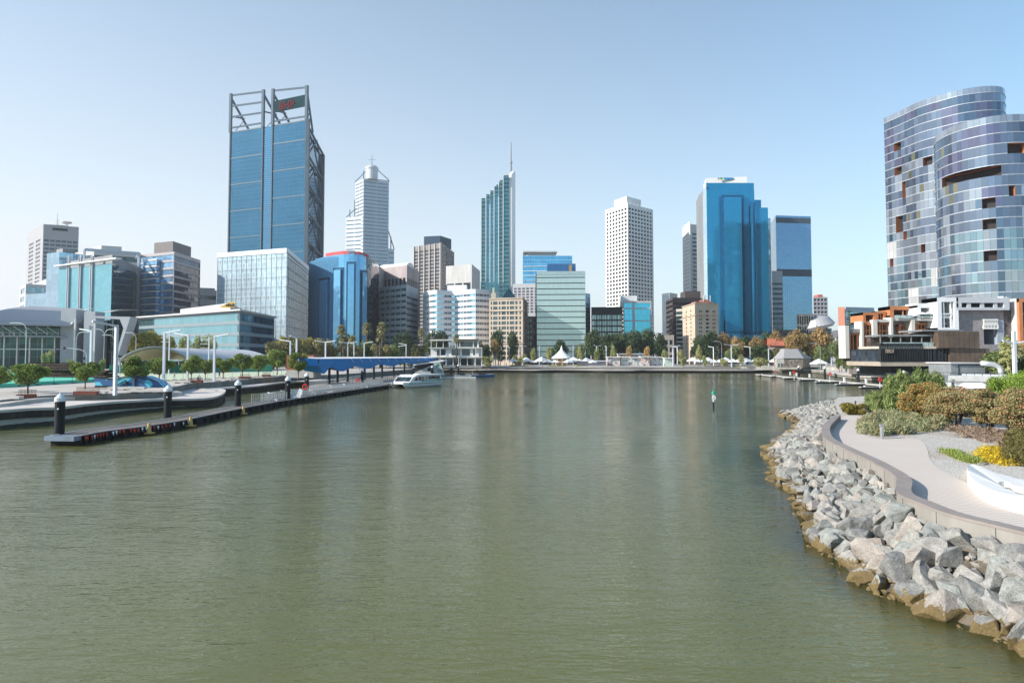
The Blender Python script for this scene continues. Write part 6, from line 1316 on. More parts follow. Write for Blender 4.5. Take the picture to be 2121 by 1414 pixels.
# triangular flags hung on the near part
t = thing('bunting', 'string of small red and white triangular flags hung along the near jetty edge', 'bunting', (out[0].x, out[0].y, .9)); rr = random.Random(3)
for i in range(30):
    s = (i/30)**1.0*len(out)*.42; k = int(s); p = out[k]+(out[k+1]-out[k])*(s-k); d = (out[k+1]-out[k]).normalized(); x = p.x+.36; w_ = .17
    if rr.random() < .2: continue
    m = MB(); zt_ = .86+rr.uniform(-.08, .03); a = Vector((x, p.y, 0)); m.face([(a.x-d.x*w_, a.y-d.y*w_, zt_), (a.x+.04, a.y, zt_-.42), (a.x+d.x*w_, a.y+d.y*w_, zt_)]); m.build('flag', RED if rr.random() < .6 else WHITE, t)
YC = mat('ochre_cone', (.62, .4, .14), .6, var=.1)
for (px, y), lab in zip(((309, 886), (395, 871), (504, 852), ), ('nearest ochre cone marker on the jetty edge', 'second ochre cone marker on the jetty edge', 'third ochre cone marker farther along the jetty edge')):
    p = min(out, key=lambda v: abs(v.x/v.y*F+CX-px)); t = thing('cone_marker', lab, 'cone', (p.x+.35, p.y, 0), 'cone markers on the jetty'); m = MB(); m.tube([(p.x+.35, p.y, .22), (p.x+.35, p.y, 1.25)], [.3, .13], 4); m.build('cone', YC, t); m = MB(); m.obox((p.x+.35, p.y, .12), (.95, .8, .12)); m.build('base', YC, t)
# railings
def railing(name, label, line, h, step, matl, rails=(1.0, .55), thick=.05, group=None):
    line = [Vector(p) for p in line]; t = thing(name, label, 'railing', line[0], group); m = MB()
    for a, c_ in zip(line[:-1], line[1:]):
        for r_ in rails: m.beam(a+Vector((0, 0, h*r_)), c_+Vector((0, 0, h*r_)), thick)
    m.build('rail', matl, t); m = MB()
    for a, c_ in zip(line[:-1], line[1:]):
        L = (c_-a).length; k = max(1, int(L/step))
        for i in range(k): p = a+(c_-a)*i/k; m.beam(p, p+Vector((0, 0, h)), thick*1.3)
    m.build('post', matl, t); return t
mm_ = [Vector(((a.x+c_.x)/2, (a.y+c_.y)/2, .9)) for a, c_ in zip(out, inn)]
seg_ = [i for i in range(len(out)) if out[i].y > 112 and out[i].y < 182]
railing('railing', 'galvanised railing along the inner side of the ferry pontoon', [(inn[i].x+.3, inn[i].y, .9) for i in seg_], 1.3, .55, STEELW, (1, .5, .1), .07)
railing('railing', 'galvanised queue railing down the middle of the ferry pontoon', [(mm_[i].x, mm_[i].y, .9) for i in seg_], 1.15, .8, STEELW, (1, .6, .3), .08)
railing('railing', 'short galvanised gate railing across the ferry pontoon', [(inn[seg_[0]].x-.5, inn[seg_[0]].y-2, .9), (inn[seg_[0]].x+2.2, inn[seg_[0]].y-1, .9)], 1.4, .3, STEELW, (1, .1), .04)
# second platform between pontoon and quay with its own railings
t = thing('boarding_platform', 'grey boarding platform behind the jetty under the blue canopy', 'platform', (-46, 170, 0)); m = MB(); m.prism([(-43.5, 150), (-35.5, 168), (-33, 185), (-29, 215), (-26, 245), (-33, 262), (-50, 262), (-52, 200), (-50, 165)], .2, 1.0); m.build('deck', mat('platform_grey', (.36, .33, .31), .8, var=.15, scale=.3), t); m = MB(); m.prism([(-43.2, 150.6), (-36, 168), (-33.5, 185), (-29.5, 215), (-26.5, 244), (-33, 261), (-49.6, 261), (-51.6, 200), (-49.6, 165)], -.5, .2); m.build('float', BLACK, t)
railing('railing', 'long brownish handrail ramp behind the ferry', [(-44, 182, 1.0), (-38, 205, 1.05), (-31, 240, 1.1)], 1.2, 1.6, mat('tan_rail', (.42, .33, .28), .6), (1, .5), .07)
railing('railing', 'second brownish handrail nearer the ferry pontoon', [(-40, 172, 1.0), (-35, 196, 1.0), (-29, 230, 1.0)], 1.2, 1.6, MATS['tan_rail'], (1, .5), .07)
railing('railing', 'steel railing along the left edge of the boarding platform', [(-47.5, 160, 1.0), (-49, 190, 1.0), (-49, 230, 1.0)], 1.2, .8, STEELW, (1, .5), .05)
for (px, y), lab in zip(((605, 812), (617, 811)), ('left white boarding step panel beside the fourth pile', 'right white boarding step panel beside the fourth pile')):
    p = G(px, y+13, .9); t = thing('step_panel', lab, 'panel', p); m = MB(); m.face([(p.x-.5, p.y, .95), (p.x+.5, p.y, .95), (p.x+.75, p.y+.2, 2.3), (p.x+.2, p.y+.2, 2.6)]); m.face([(p.x+.5, p.y+.1, .95), (p.x-.5, p.y+.1, .95), (p.x+.2, p.y+.3, 2.6), (p.x+.75, p.y+.3, 2.3)]); m.build('panel', WHITE, t)
for (px, y), lab in zip(((632, 801), (741, 788)), ('red life ring on a post near the fourth pile', 'red life ring on a post under the blue canopy')):
    Y = 7.6*F/(y+22-736) if px < 700 else 165; p = P2(px, Y, y); z = ZY(y, Y); t = thing('life_ring', lab, 'life ring', (p.x, p.y, .9), 'life rings on the ferry landing'); m = MB(); pts = [(p.x+.42*cos(a*pi/6), p.y, z+.42*sin(a*pi/6)) for a in range(13)]; m.tube(pts, .13, 6); m.build('ring', RED, t); m = MB(); m.beam((p.x, p.y+.15, .9), (p.x, p.y+.15, z+.4), .09); m.build('post', GREYM, t)
rr = random.Random(9); gp = thing('gull', 'white gull', 'gull'); m = MB(); m.tube([(-.22, 0, .12), (-.1, 0, .17), (.08, 0, .2), (.18, 0, .27), (.26, 0, .26)], [.02, .08, .09, .055, .01], 6); m.build('body', WHITE, gp); m = MB(); m.tube([(-.27, 0, .14), (0, -.06, .2)], [.02, .05], 4); m.build('wing', GREYM, gp); proto(gp)
for i in range(34):
    s = rr.uniform(seg_[0], seg_[-1]-1); k = int(s); f = s-k; a = out[k].lerp(out[k+1], f); c_ = inn[k].lerp(inn[k+1], f); p = a.xy.lerp(c_.xy, rr.uniform(.05, .75)); place(gp, (p.x, p.y, .92 if rr.random() < .7 else 2.08), rr.uniform(0, 6), 1.15, 'white gull standing among the railings of the ferry pontoon', 'gulls on the ferry pontoon')
# blue canopy
BLUEC = mat('canopy_blue', (.01, .2, .52), .5, var=.08, scale=.3); t = thing('ferry_canopy', 'long wavy-edged bright blue canopy with white roof over the ferry landing', 'canopy', (-48, 190, .9))
cl = smoothline([Vector(P2(660, 170)), Vector(P2(690, 180)), Vector(P2(750, 200)), Vector(P2(810, 225)), Vector(P2(862, 252)), Vector(P2(904, 284))], 10); off_ = offset(cl, -5.0); n_ = len(cl); m = MB(); mb_ = MB(); ru = MB()
def topz(s): return 7.7-.1*s
def botz(s, i): return topz(s)-(1.2+3.0*min(1, 5*s+.55)*(1-s)**.6*(.72+.28*cos(i*2*pi/8.5+2.4)))
for i in range(n_-1):
    s0, s1_ = i/(n_-1), (i+1)/(n_-1); a, c_, e, g_ = cl[i], cl[i+1], off_[i], off_[i+1]
    m.face([(a.x, a.y, topz(s0)), (c_.x, c_.y, topz(s1_)), (g_.x, g_.y, topz(s1_)+.4), (e.x, e.y, topz(s0)+.4)])
    nn = Vector(((c_-a).y, -(c_-a).x)).normalized(); z0, z1 = botz(s0, i), botz(s1_, i+1)
    bu = .35*sin(i*1.3); mb_.face([(a.x, a.y, z0+.15), (c_.x, c_.y, z1+.15), (c_.x+nn.x*.3, c_.y+nn.y*.3, topz(s1_)-.03), (a.x+nn.x*.3, a.y+nn.y*.3, topz(s0)-.03)])
    mb_.face([(c_.x, c_.y, z1+.15), (a.x, a.y, z0+.15), (e.x, e.y, z0+.9), (g_.x, g_.y, z1+.9)]); mb_.face([(g_.x, g_.y, z1+.9), (e.x, e.y, z0+.9), (e.x, e.y, topz(s0)+.37), (g_.x, g_.y, topz(s1_)+.37)])
a, e = cl[0], off_[0]; prev = None
for k in range(9):
    th = pi*k/8; ctr = (a+e)/2; r_ = (a-e)/2; dd = Vector((-(a-e).y, (a-e).x)).normalized(); dd = dd if dd.y < 0 else -dd; p = ctr+r_*cos(th)+dd*sin(th)*2.4
    if prev: m.face([(prev.x, prev.y, topz(0)+.02), (p.x, p.y, topz(0)+.02), (ctr.x, ctr.y, topz(0)+.1)][::-1]); mb_.face([(p.x, p.y, botz(0, 0)+.3), (prev.x, prev.y, botz(0, 0)+.3), (prev.x, prev.y, topz(0)), (p.x, p.y, topz(0))]); mb_.face([(ctr.x, ctr.y, botz(0, 0)+.6), (prev.x, prev.y, botz(0, 0)+.3), (p.x, p.y, botz(0, 0)+.3)])
    prev = p
m.build('roof', WHITE, t); mb_.build('fascia', BLUEC, t)
m = MB()
for i in range(16, n_-4, 3):
    a = cl[i]; c_ = cl[i+1]; nn = Vector(((c_-a).y, -(c_-a).x)).normalized()*.42; s = i/(n_-1); m.beam((a.x+nn.x, a.y+nn.y, topz(s)), (c_.x+nn.x*.7, c_.y+nn.y*.7, topz(s)-1.1), .08)
m.build('tie', WHITE, t)
for px, Y in ((683, 178), (721, 190), (756, 204), (792, 222), (816, 238), (838, 254), (700, 186), (775, 212)): 
    p = P2(px, Y+4); m = MB(); m.tube([(p.x, p.y, .9), (p.x, p.y, 6.2)], .34, 10); m.build('post', BLACK, t)
# terminal
Y = 262; t = thing('ferry_terminal', 'grey wedge-shaped ferry terminal with a leaning sign panel and white roof', 'building', tuple(P2(885, Y))+(1,)); X_ = lambda px: XY(px, Y); Z_ = lambda y: ZY(y, Y)
m = MB(); xzprism(m, [(857, 757), (858, 754.5), (918, 745), (921, 748)], Y-2, Y+12); m.build('roof', WHITE, t)
m = MB(); xzprism(m, [(858, 772), (902, 753), (902, 777), (858, 777)], Y-.6, Y); m.build('wall', mat('terminal_grey', (.42, .46, .46), .6, var=.1), t); m = MB(); xzprism(m, [(858, 756), (912, 747), (912, 777), (858, 777)], Y, Y+11); m.build('interior', DARK, t)
m = MB(); xzprism(m, [(899.5, 752), (913, 750.5), (919, 767), (923, 778), (905, 778)], Y-2.2, Y-1.2); sp_ = m.build('sign_panel', mat('pale_sage_panel', (.5, .58, .57), .5), t)
m = MB(); cx, cz = X_(909), Z_(758)
for k in range(10):
    a0, a1 = .6+k*.5, .6+(k+1)*.5; m.beam((cx+.75*cos(a0), Y-2.28, cz+.95*sin(a0)), (cx+.75*cos(a1), Y-2.28, cz+.95*sin(a1)), .12, .34, up=(0, 1, 0))
m.beam((cx-.3, Y-2.28, cz+.15), (cx+.35, Y-2.28, cz+.1), .12, .2); so_ = m.build('emblem', mat('emblem_green', (.02, .26, .17), .5), t); so_.parent = sp_; 
m = MB(); xzprism(m, [(886, 763), (893, 761), (893, 768), (886, 768)], Y-.7, Y-.62); m.build('window', DARK, t)
m = MB(); 
for i in range(7): m.box(X_(907)+i*.28, X_(907)+i*.28+.18, Y-2.3, Y-2.22, Z_(767), Z_(767)+.3)
for i in range(6): m.box(X_(908)+i*.28, X_(908)+i*.28+.18, Y-2.3, Y-2.22, Z_(770), Z_(770)+.3)
m.build('lettering', DARK, t)
m = MB(); m.box(X_(900), X_(942), Y-3, Y+10, .3, 1.0); m.build('floor', DECKM, t)
# ------------------------------------------------------------------ the ferry
def ferry(loc, yaw):
    t = thing('ferry', 'white and green catamaran passenger ferry berthed at the pontoon', 'ferry', (0, 0, 0)); L = 17.0; W = 5.8
    HULL = mat('ferry_white', (.72, .74, .76), .3, var=.03); GR = mat('ferry_green', (.01, .2, .13), .35, var=.03); WIN = glass('ferry_glass', (.05, .08, .1), 1.1, 3, var=.6, metal=.5, line=(.02, .02, .03), lu=.07, lv=0)
    # bow at -x ; each hull a loft
    for s in (-1, 1):
        m = MB(); prev = None
        for x, hw, zb, zt_ in ((-8.7, .08, .9, 1.75), (-8.0, .5, .1, 1.7), (-6, .95, -.5, 1.6), (0, 1.0, -.5, 1.5), (8.2, 1.0, -.4, 1.5)):
            yc = s*(W/2-1.0); ring = [Vector((x, yc-hw, zt_)), Vector((x, yc-hw*.8, (zb+zt_)/2-.1)), Vector((x, yc, zb)), Vector((x, yc+hw*.8, (zb+zt_)/2-.1)), Vector((x, yc+hw, zt_))]
            if prev:
                for k in range(4): m.face([prev[k], ring[k], ring[k+1], prev[k+1]])
            else: m.face(ring)
            prev = ring
        m.face(prev[::-1]); m.build('hull', HULL, t)
    m = MB(); m.prism([(-7.6, -W/2+.5), (-8.3, -W/2+1.4), (-8.3, W/2-1.4), (-7.6, W/2-.5), (8.3, W/2), (8.3, -W/2)], 1.2, 1.62); m.prism([(-6, -W/2-.02), (-6, W/2+.02), (8.32, W/2+.02), (8.32, -W/2-.02)], 1.45, 1.75); m.build('deck', HULL, t)
    m = MB(); m.prism([(-6.5, -1.9), (-6.5, 1.9), (8, 1.9), (8, -1.9)], .35, 1.2); m.build('tunnel', BLACK, t)
    # cabin: raked front
    prof = [(-6.9, 1.7), (-5.4, 3.3), (-3.4, 3.95), (7.3, 3.95), (8.0, 3.0), (8.1, 1.7)]
    m = MB()
    for s in (-1, 1):
        y = s*(W/2-.25); f = [Vector((x, y*(1 if z < 3.5 else .96), z)) for x, z in prof]; m.face(f if s < 0 else f[::-1])
    for (x0, z0), (x1, z1) in zip(prof[:-1], prof[1:]):
        y = W/2-.25; y0 = y*(1 if z0 < 3.5 else .96); y1 = y*(1 if z1 < 3.5 else .96); m.face([(x0, -y0, z0), (x0, y0, z0), (x1, y1, z1), (x1, -y1, z1)][::-1])
    m.build('cabin', HULL, t)
    m = MB(); m.prism([(-3.9, -W/2+.1), (-3.9, W/2-.1), (7.7, W/2-.1), (7.7, -W/2+.1)], 3.95, 4.1); m.prism([(-1, -1.4), (-1, 1.4), (4, 1.4), (4, -1.4)], 4.1, 4.25); m.build('roof', HULL, t); m = MB(); m.box(-2.6, -2.2, -.3, .3, 4.1, 4.5); m.beam((-2.4, 0, 4.4), (-2.4, 0, 5.1), .06); m.build('mast', DARK, t)
    for y0, y1 in ((-2.4, -.85), (-.7, .7), (.85, 2.4)):
        m = MB(); e = Vector((-.06, 0, .06)); m.face([Vector((-6.65, y1, 1.97))+e, Vector((-6.65, y0, 1.97))+e, Vector((-5.35, y0*.97, 3.36))+e, Vector((-5.35, y1*.97, 3.36))+e]); m.build('windscreen', WIN, t)
    for s in (-1, 1):
        y = s*(W/2-.22)
        for x0, x1, z0, z1 in ((-4.9, -3.3, 2.2, 3.3), (-3.0, -1.7, 2.2, 3.5), (-1.5, -.2, 2.2, 3.5), (1.6, 7.2, 2.45, 3.55)):
            m = MB(); p = [(x0+(.8 if x0 < -4.5 else 0), y, z1), (x0, y, z0), (x1, y, z0), (x1, y, z1)]; m.face(p if s < 0 else p[::-1]); m.build('window', WIN if x0 != -1.5 else mat('orange_reflection_glass', (.3, .2, .12), .2, .3), t)
        m = MB(); p = [(.2, y-s*.01, 1.75), (1.2, y-s*.01, 1.75), (1.2, y-s*.01, 3.6), (.2, y-s*.01, 3.6)]; m.face(p if s < 0 else p[::-1]); m.build('door', mat('door_grey', (.2, .26, .3), .4), t)
        m = MB(); y2 = s*(W/2-.2)
        for p in ([(-2.2, y2, 1.78), (-.1, y2, 1.78), (-.1, y2, 2.15), (-1.2, y2, 2.1)], [(1.5, y2, 1.8), (7.9, y2, 1.8), (7.9, y2, 2.35), (1.5, y2, 2.2)]): m.face(p if s < 0 else p[::-1])
        m.build('stripe', GR, t); m = MB(); m.beam((-7.5, s*(W/2+.02), 1.3), (8.2, s*(W/2+.02), 1.3), .08, .16); m.build('rubbing_strip', GR, t)
        m = MB(); 
        for k in range(9): xx = 2.6+k*.4; m.box(xx, xx+.22, y2-s*.0+s*.01-.01, y2+s*.02+.01, 1.98, 2.14)
        m.build('lettering', WHITE, t)
        m = MB(); m.beam((-8.0, s*1.5, 1.7), (-8.0, s*1.5, 2.5), .05); m.beam((-8.0, s*1.5, 2.5), (-6.2, s*2.4, 2.5), .05); m.build('bow_rail', STEELW, t)
    t.location = loc; t.rotation_euler = (0, 0, yaw); t.scale = (1, 1, .8); return t
ya = radians(28)   # bow points towards the camera and a little left
bow = P2(824, 178); ferry((bow.x+8.5*sin(ya), bow.y+8.5*cos(ya), 0.1), pi/2-ya)
# jet boat dock
t = thing('boat_dock', 'low white-edged floating dock beside the terminal', 'dock', tuple(P2(940, 255))+(0,)); m = MB(); 
for a, c_, y in ((905, 1000, 776.5), (905, 986, 780)): p, q = G(a, y, .5), G(c_, y, .5); m.beam((p.x, p.y, .25), (q.x, q.y, .25), 1.6, .5)
m.build('deck', mat('dock_pale', (.55, .55, .54), .7), t)
def smallboat(p, yaw, lab, L=8.5, col=None, up=None):
    t = thing('motor_boat', lab, 'boat', (0, 0, 0)); m = MB(); prev = None
    for x, hw, zt_ in ((-L/2, L*.13, .95), (0, L*.15, 1.0), (L*.3, L*.11, 1.15), (L*.5, .05, 1.35)):
        ring = [Vector((x, -hw, zt_)), Vector((x, -hw*.7, .1)), Vector((x, 0, -.2)), Vector((x, hw*.7, .1)), Vector((x, hw, zt_))]
        if prev:
            for k in range(4): m.face([prev[k], ring[k], ring[k+1], prev[k+1]])
            m.face([prev[0], prev[4], ring[4], ring[0]], 1)
        else: m.face(ring[::-1])
        prev = ring
    m.build('hull', [col or WHITE, WHITE], t); m = MB(); m.prism([(-L*.2, -.8), (L*.12, -.7), (L*.12, .7), (-L*.2, .8)], 1.0, 1.7); m.build('cockpit', up or DARK, t); m = MB(); m.beam((-L*.45, -.7, .9), (-L*.45, -.7, 2.2), .08); m.beam((-L*.45, .7, .9), (-L*.45, .7, 2.2), .08); m.beam((-L*.45, -.7, 2.2), (-L*.45, .7, 2.2), .08); m.build('roll_bar', STEELW, t)
    t.location = p; t.rotation_euler = (0, 0, yaw)
p = P2(1000, 268); smallboat((p.x, p.y, 0), 0.1, 'blue and white jet boat moored at the low dock', 9, mat('boat_blue', (.02, .13, .35), .4)); p = P2(958, 262); smallboat((p.x, p.y, 0), .4, 'small white runabout moored beside the jet boat', 6)
# marina fingers right
MAR = mat('marina_deck', (.5, .48, .46), .8, var=.15); t = thing('marina_walkway', 'long low marina walkway along the right quay', 'jetty', tuple(G(1700, 784, .5).xy)+(0,)); m = MB(); a, c_ = G(1570, 774.6, .5), G(1850, 798.5, .5); m.beam((a.x, a.y, .35), (c_.x, c_.y, .35), 2.4, .3); m.build('deck', MAR, t); m = MB(); m.beam((a.x, a.y, 0), (c_.x, c_.y, 0), 2.2, .4); m.build('float', BLACK, t)
for i, (px, y) in enumerate(((1572, 775.8), (1596, 778.6), (1623, 782.4), (1655, 785.8), (1689, 790.2), (1731, 795), (1781, 801))):
    p = G(px, y, .5); tt_ = (p.y-a.y)/(c_.y-a.y); q = a+(c_-a)*min(1, max(0, tt_-.1)); q = Vector((a.x+(c_.x-a.x)*((p.y+3-a.y)/(c_.y-a.y)), p.y+3, 0)); t = thing('marina_finger', ['farthest', 'second farthest', 'third farthest', 'middle', 'third nearest', 'second nearest', 'nearest'][i]+' of the marina finger pontoons reaching left from the walkway', 'pontoon', (p.x, p.y, 0), 'marina finger pontoons')
    m = MB(); m.beam((p.x, p.y, .42), (q.x, q.y, .42), .9, .18); m.build('deck', MAR, t); m = MB(); m.beam((p.x+.3, p.y, .12), (q.x, q.y, .12), .8, .42); m.build('float', BLACK, t); m = MB(); m.obox((p.x+1.2, p.y, .5), (.3, .3, .35)); m.build('cleat', WHITE, t)
for i, (px, y) in enumerate(((1637, 772), (1650, 774), (1677, 777), (1749, 786), (1794, 788))):
    p = G(px, y+5, .5); t = thing('service_pedestal', 'small white service pedestal on the marina walkway', 'pedestal', (p.x, p.y, .5), 'service pedestals on the marina walkway'); m = MB(); m.obox((p.x, p.y, .5), (.45, .45, 1.2)); m.obox((p.x, p.y, 1.7), (.55, .55, .15)); m.build('body', WHITE, t)
for i, (px, y, lab) in enumerate(((1645, 771, 'red life ring at the far end of the marina'), (1719, 775, 'red life ring by the second marina pile'), (1823, 786, 'red life ring on a white post near the bushes'))):
    Y = (7.5)*F/(y+13-736); p = P2(px, Y, y); z = ZY(y, Y); t = thing('life_ring', lab, 'life ring', (p.x, p.y, .5), 'life rings of the marina'); m = MB(); m.tube([(p.x+.42*cos(a_*pi/6), p.y, z+.42*sin(a_*pi/6)) for a_ in range(13)], .15, 6); m.build('ring', RED, t); m = MB(); m.beam((p.x, p.y+.15, .5), (p.x, p.y+.15, z+.3), .12); m.build('post', WHITE, t)
# channel marker and yellow beacon
p = G(1478, 846, 0); t = thing('channel_marker', 'white pole channel marker with a green cone top standing in the water', 'marker', (p.x, p.y, 0)); m = MB(); m.tube([(p.x, p.y, -1), (p.x, p.y, 1.1)], .14, 10); m.build('pile', BLACK, t); m = MB(); m.tube([(p.x, p.y, 1.1), (p.x, p.y, 2.3)], .12, 10); m.build('pole', WHITE, t); m = MB(); m.box(p.x-.28, p.x+.3, p.y-.2, p.y-.14, 1.45, 2.05); m.build('board', WHITE, t)
m = MB(); m.lathe([(.36, 2.3), (.1, 2.85), (.06, 3.1), (.1, 3.15), (.02, 3.3)], (p.x, p.y, 0), 12); m.build('topmark', mat('marker_green', (.01, .28, .15), .5), t); m = MB(); m.box(p.x-.12, p.x+.14, p.y-.215, p.y-.2, 1.6, 1.66); m.box(p.x-.12, p.x+.14, p.y-.215, p.y-.2, 1.8, 1.86); m.build('lettering', DARK, t)
p = P2(1769, 84); t = thing('yellow_beacon', 'tapered yellow beacon with a black topmark behind the round shrub', 'beacon', (p.x, p.y, 1.9)); zt = ZY(838, 74); zb = ZY(826, 74); m = MB(); m.tube([(p.x, p.y, 1.6), (p.x, p.y, ZY(839, 84))], [.42, .22], 12); m.build('body', mat('beacon_yellow', (.72, .4, .04), .5), t); m = MB(); z = ZY(839, 84); m.lathe([(.05, 0), (.05, .15), (.14, .2), (.03, .35), (.14, .4), (.03, .55)], (p.x, p.y, z), 8); m.build('topmark', BLACK, t)
# ================================================================== PLANTS
def leafcloud(name, blobs, n, size, matl, parent, seed=0, elong=1.0, up=0.0, shell=.55, out=.5, jit=.5):
    """leaf-sized faces scattered through a crown made of overlapping clumps"""
    R = np.random.RandomState(seed); bl = np.array(blobs, float); vol = (bl[:, 3]*bl[:, 4]*bl[:, 5])**.75; k = R.choice(len(bl), n, p=vol/vol.sum())
    d = R.normal(size=(n, 3)); d /= np.linalg.norm(d, axis=1)[:, None]; r = shell+(1-shell)*R.rand(n)**.6; r *= 1+.13*R.normal(size=n)*jit
    c = bl[k, :3]+d*bl[k, 3:6]*r[:, None]
    nrm = d*out+R.normal(size=(n, 3))*.6; nrm[:, 2] += .25; nrm /= np.linalg.norm(nrm, axis=1)[:, None]
    a = np.cross(nrm, R.normal(size=(n, 3))); a[:, 2] += up*3; a -= nrm*(a*nrm).sum(1)[:, None]; a /= np.linalg.norm(a, axis=1)[:, None]; b_ = np.cross(nrm, a)
    s = size*(.6+.8*R.rand(n))[:, None]; a = a*s*elong; b_ = b_*s/elong**.5
    v = np.stack([c-a*.5, c+b_*.35, c+a*.5, c-b_*.35], 1).reshape(-1, 3); f = np.arange(n*4).reshape(-1, 4)
    me = npmesh(name, v, f, [matl]); o = bpy.data.objects.new(name, me); COL.objects.link(o); o.parent = parent; return o
def clumps(rr, R, H0, H1, n, flat=1.0, cr=.42):
    """clump centres filling an ellipsoid crown between heights H0 and H1"""
    out = []; cz, hz = (H0+H1)/2, (H1-H0)/2
    for i in range(n):
        while True:
            x, y, z = rr.uniform(-1, 1), rr.uniform(-1, 1), rr.uniform(-1, 1)
            if .15 < x*x+y*y+z*z < .9: break
        q = cr*rr.uniform(.7, 1.25); out.append((x*(R-R*q*.55), y*(R-R*q*.55), cz+z*(hz-hz*q*.55), R*q, R*q, hz*q*flat*1.05))
    return out
def tree(name, label, R, H0, H1, trunk, matl, n, size, seed, nc=12, cr=.42, limbs=4, barkm=None, cat='tree', **kw):
    rr = random.Random(seed); t = thing(name, label, cat); cl_ = clumps(rr, R, H0, H1, nc, cr=cr); leafcloud('crown', cl_, n, size, matl, t, seed, **kw)
    m = MB(); hz = (H0+H1)/2; m.tube([(0, 0, -.2), (rr.uniform(-.1, .1)*R*.4, 0, H0*.6), (0, 0, H0+(H1-H0)*.25), (0, 0, hz)], [trunk*1.2, trunk, trunk*.8, trunk*.3], 7)
    for i in range(limbs):
        c = cl_[i % len(cl_)]; m.tube([(0, 0, H0*.75), (c[0]*.5, c[1]*.5, (H0*.75+c[2])/2+.1), (c[0], c[1], c[2])], [trunk*.6, trunk*.4, trunk*.12], 5)
    m.build('trunk', barkm or BARK, t); return proto(t)
LG = leafmat('plaza_leaf', (.1, .16, .03), (.27, .34, .09), .9, .3); LO = leafmat('olive_leaf', (.13, .13, .05), (.32, .28, .12), .15, .3); LY = leafmat('yellow_leaf', (.26, .25, .05), (.52, .44, .1), .2, .35)
LD = leafmat('dark_leaf', (.025, .05, .022), (.085, .125, .05), .16, .15); LR = leafmat('autumn_leaf', (.22, .16, .07), (.5, .34, .14), .14, .3); LM = leafmat('mid_leaf', (.09, .14, .045), (.24, .28, .1), .2, .3); LP_ = leafmat('pale_leaf', (.22, .25, .1), (.46, .45, .2), .2, .35)
T = {}
T['plaza'] = [tree('plaza_tree', 'x', 2.3, 1.45, 5.2, .09, LG, 4200, .27, 10+i, 16, .36, 6, out=.35) for i in range(3)]
T['olive'] = [tree('park_tree', 'x', 5.5, 3, 13, .35, LO, 2600, .85, 20+i, 16) for i in range(2)]
T['yellow'] = [tree('park_tree', 'x', 5, 3, 12, .3, LY, 2400, .8, 25, 14)]
T['dark'] = [tree('park_tree', 'x', 6, 2, 14, .45, LD, 3200, .85, 30+i, 18) for i in range(3)]
T['autumn'] = [tree('park_tree', 'x', 5.5, 2.5, 13, .35, LR, 2800, .8, 40+i, 17) for i in range(2)]
T['mid'] = [tree('park_tree', 'x', 5, 2, 12, .3, LM, 2400, .8, 50+i, 15) for i in range(2)]
T['slim'] = [tree('young_tree', 'x', 1.8, 1.6, 8.0, .1, LP_, 1000, .5, 60+i, 12, .5) for i in range(2)]
T['slimgold'] = [tree('young_tree', 'x', 2.0, 2, 9.0, .1, LR, 1000, .5, 66, 12, .5)]
T['bush'] = [tree('low_bush', 'x', 2.2, .2, 3.0, .08, LP_, 900, .45, 70+i, 9, .5, cat='bush') for i in range(2)]
def palm(seed):
    rr = random.Random(seed); t = thing('palm_tree', 'x', 'palm'); m = MB(); m.tube([(0, 0, -.3), (.15, 0, 6), (0, 0, 13.2)], [.42, .3, .26], 8); m.build('trunk', BARK, t); m = MB()
    for i in range(90):
        a = rr.uniform(0, 6.28); e = rr.uniform(-1.0, 1.4); L = rr.uniform(1.7, 2.6); d = Vector((cos(a)*cos(e), sin(a)*cos(e), sin(e))); p = Vector((0, 0, 13.4)); q = p+d*L*.6; s = q+d*L*.45+Vector((0, 0, -.75)); w_ = Vector((-sin(a), cos(a), 0))*.3
        m.face([p, q-w_, s, q+w_]); m.face([q-w_*1.8, q+d*.5, q+w_*1.8, q-d*.2])
    m.build('crown', leafmat('palm_leaf', (.2, .2, .09), (.46, .42, .22), .4, .25), t); return proto(t)
T['palm'] = [palm(1), palm(2)]
def pine(seed):
    rr = random.Random(seed); t = thing('norfolk_pine', 'x', 'pine tree'); m = MB(); m.tube([(0, 0, 0), (0, 0, 27)], [.5, .08], 7); m.build('trunk', BARK, t); m = MB(); z = 4
    while z < 26.5:
        L = 5.2*(1-z/28)**.8+.3
        for i in range(7):
            a = i*6.283/7+rr.uniform(-.2, .2)+z; d = Vector((cos(a), sin(a), .12)); p = Vector((0, 0, z)); w_ = Vector((-sin(a), cos(a), 0))
            for k in range(5): c = p+d*L*(k+.6)/5; s = .55*(1-.1*k); m.face([c-d*s*.7, c-w_*s+Vector((0, 0, .15)), c+d*s*.7, c+w_*s+Vector((0, 0, -.15))]); m.face([c-d*s*.6+Vector((0, 0, -.3)), c+Vector((0, 0, .45)), c+d*s*.8])
        z += 1.25
    m.build('crown', LD, t); return proto(t)
T['pine'] = [pine(3)]
HT = {'plaza': 5.2, 'olive': 13, 'yellow': 12, 'dark': 14, 'autumn': 13, 'mid': 12, 'slim': 8, 'slimgold': 9, 'bush': 3, 'palm': 15.3, 'pine': 27.5}; WD = {'plaza': 4.6, 'olive': 11, 'yellow': 10, 'dark': 12, 'autumn': 11, 'mid': 10, 'slim': 3.6, 'slimgold': 4, 'bush': 4.4, 'palm': 4.6, 'pine': 10}
rt = random.Random(77)
def put(kind, px, ytop, Y, wpx, label, group, z=ZU, drop_=0):
    h = ZY(ytop, Y)-z+.2; wd = wpx/F*Y; sx = wd/WD[kind]; sz = h/HT[kind]; p = P2(px, Y, 740)
    return place(rt.choice(T[kind]), (p.x, p.y, z-.1), rt.uniform(0, 6.28), (sx, sx, sz), label, group)
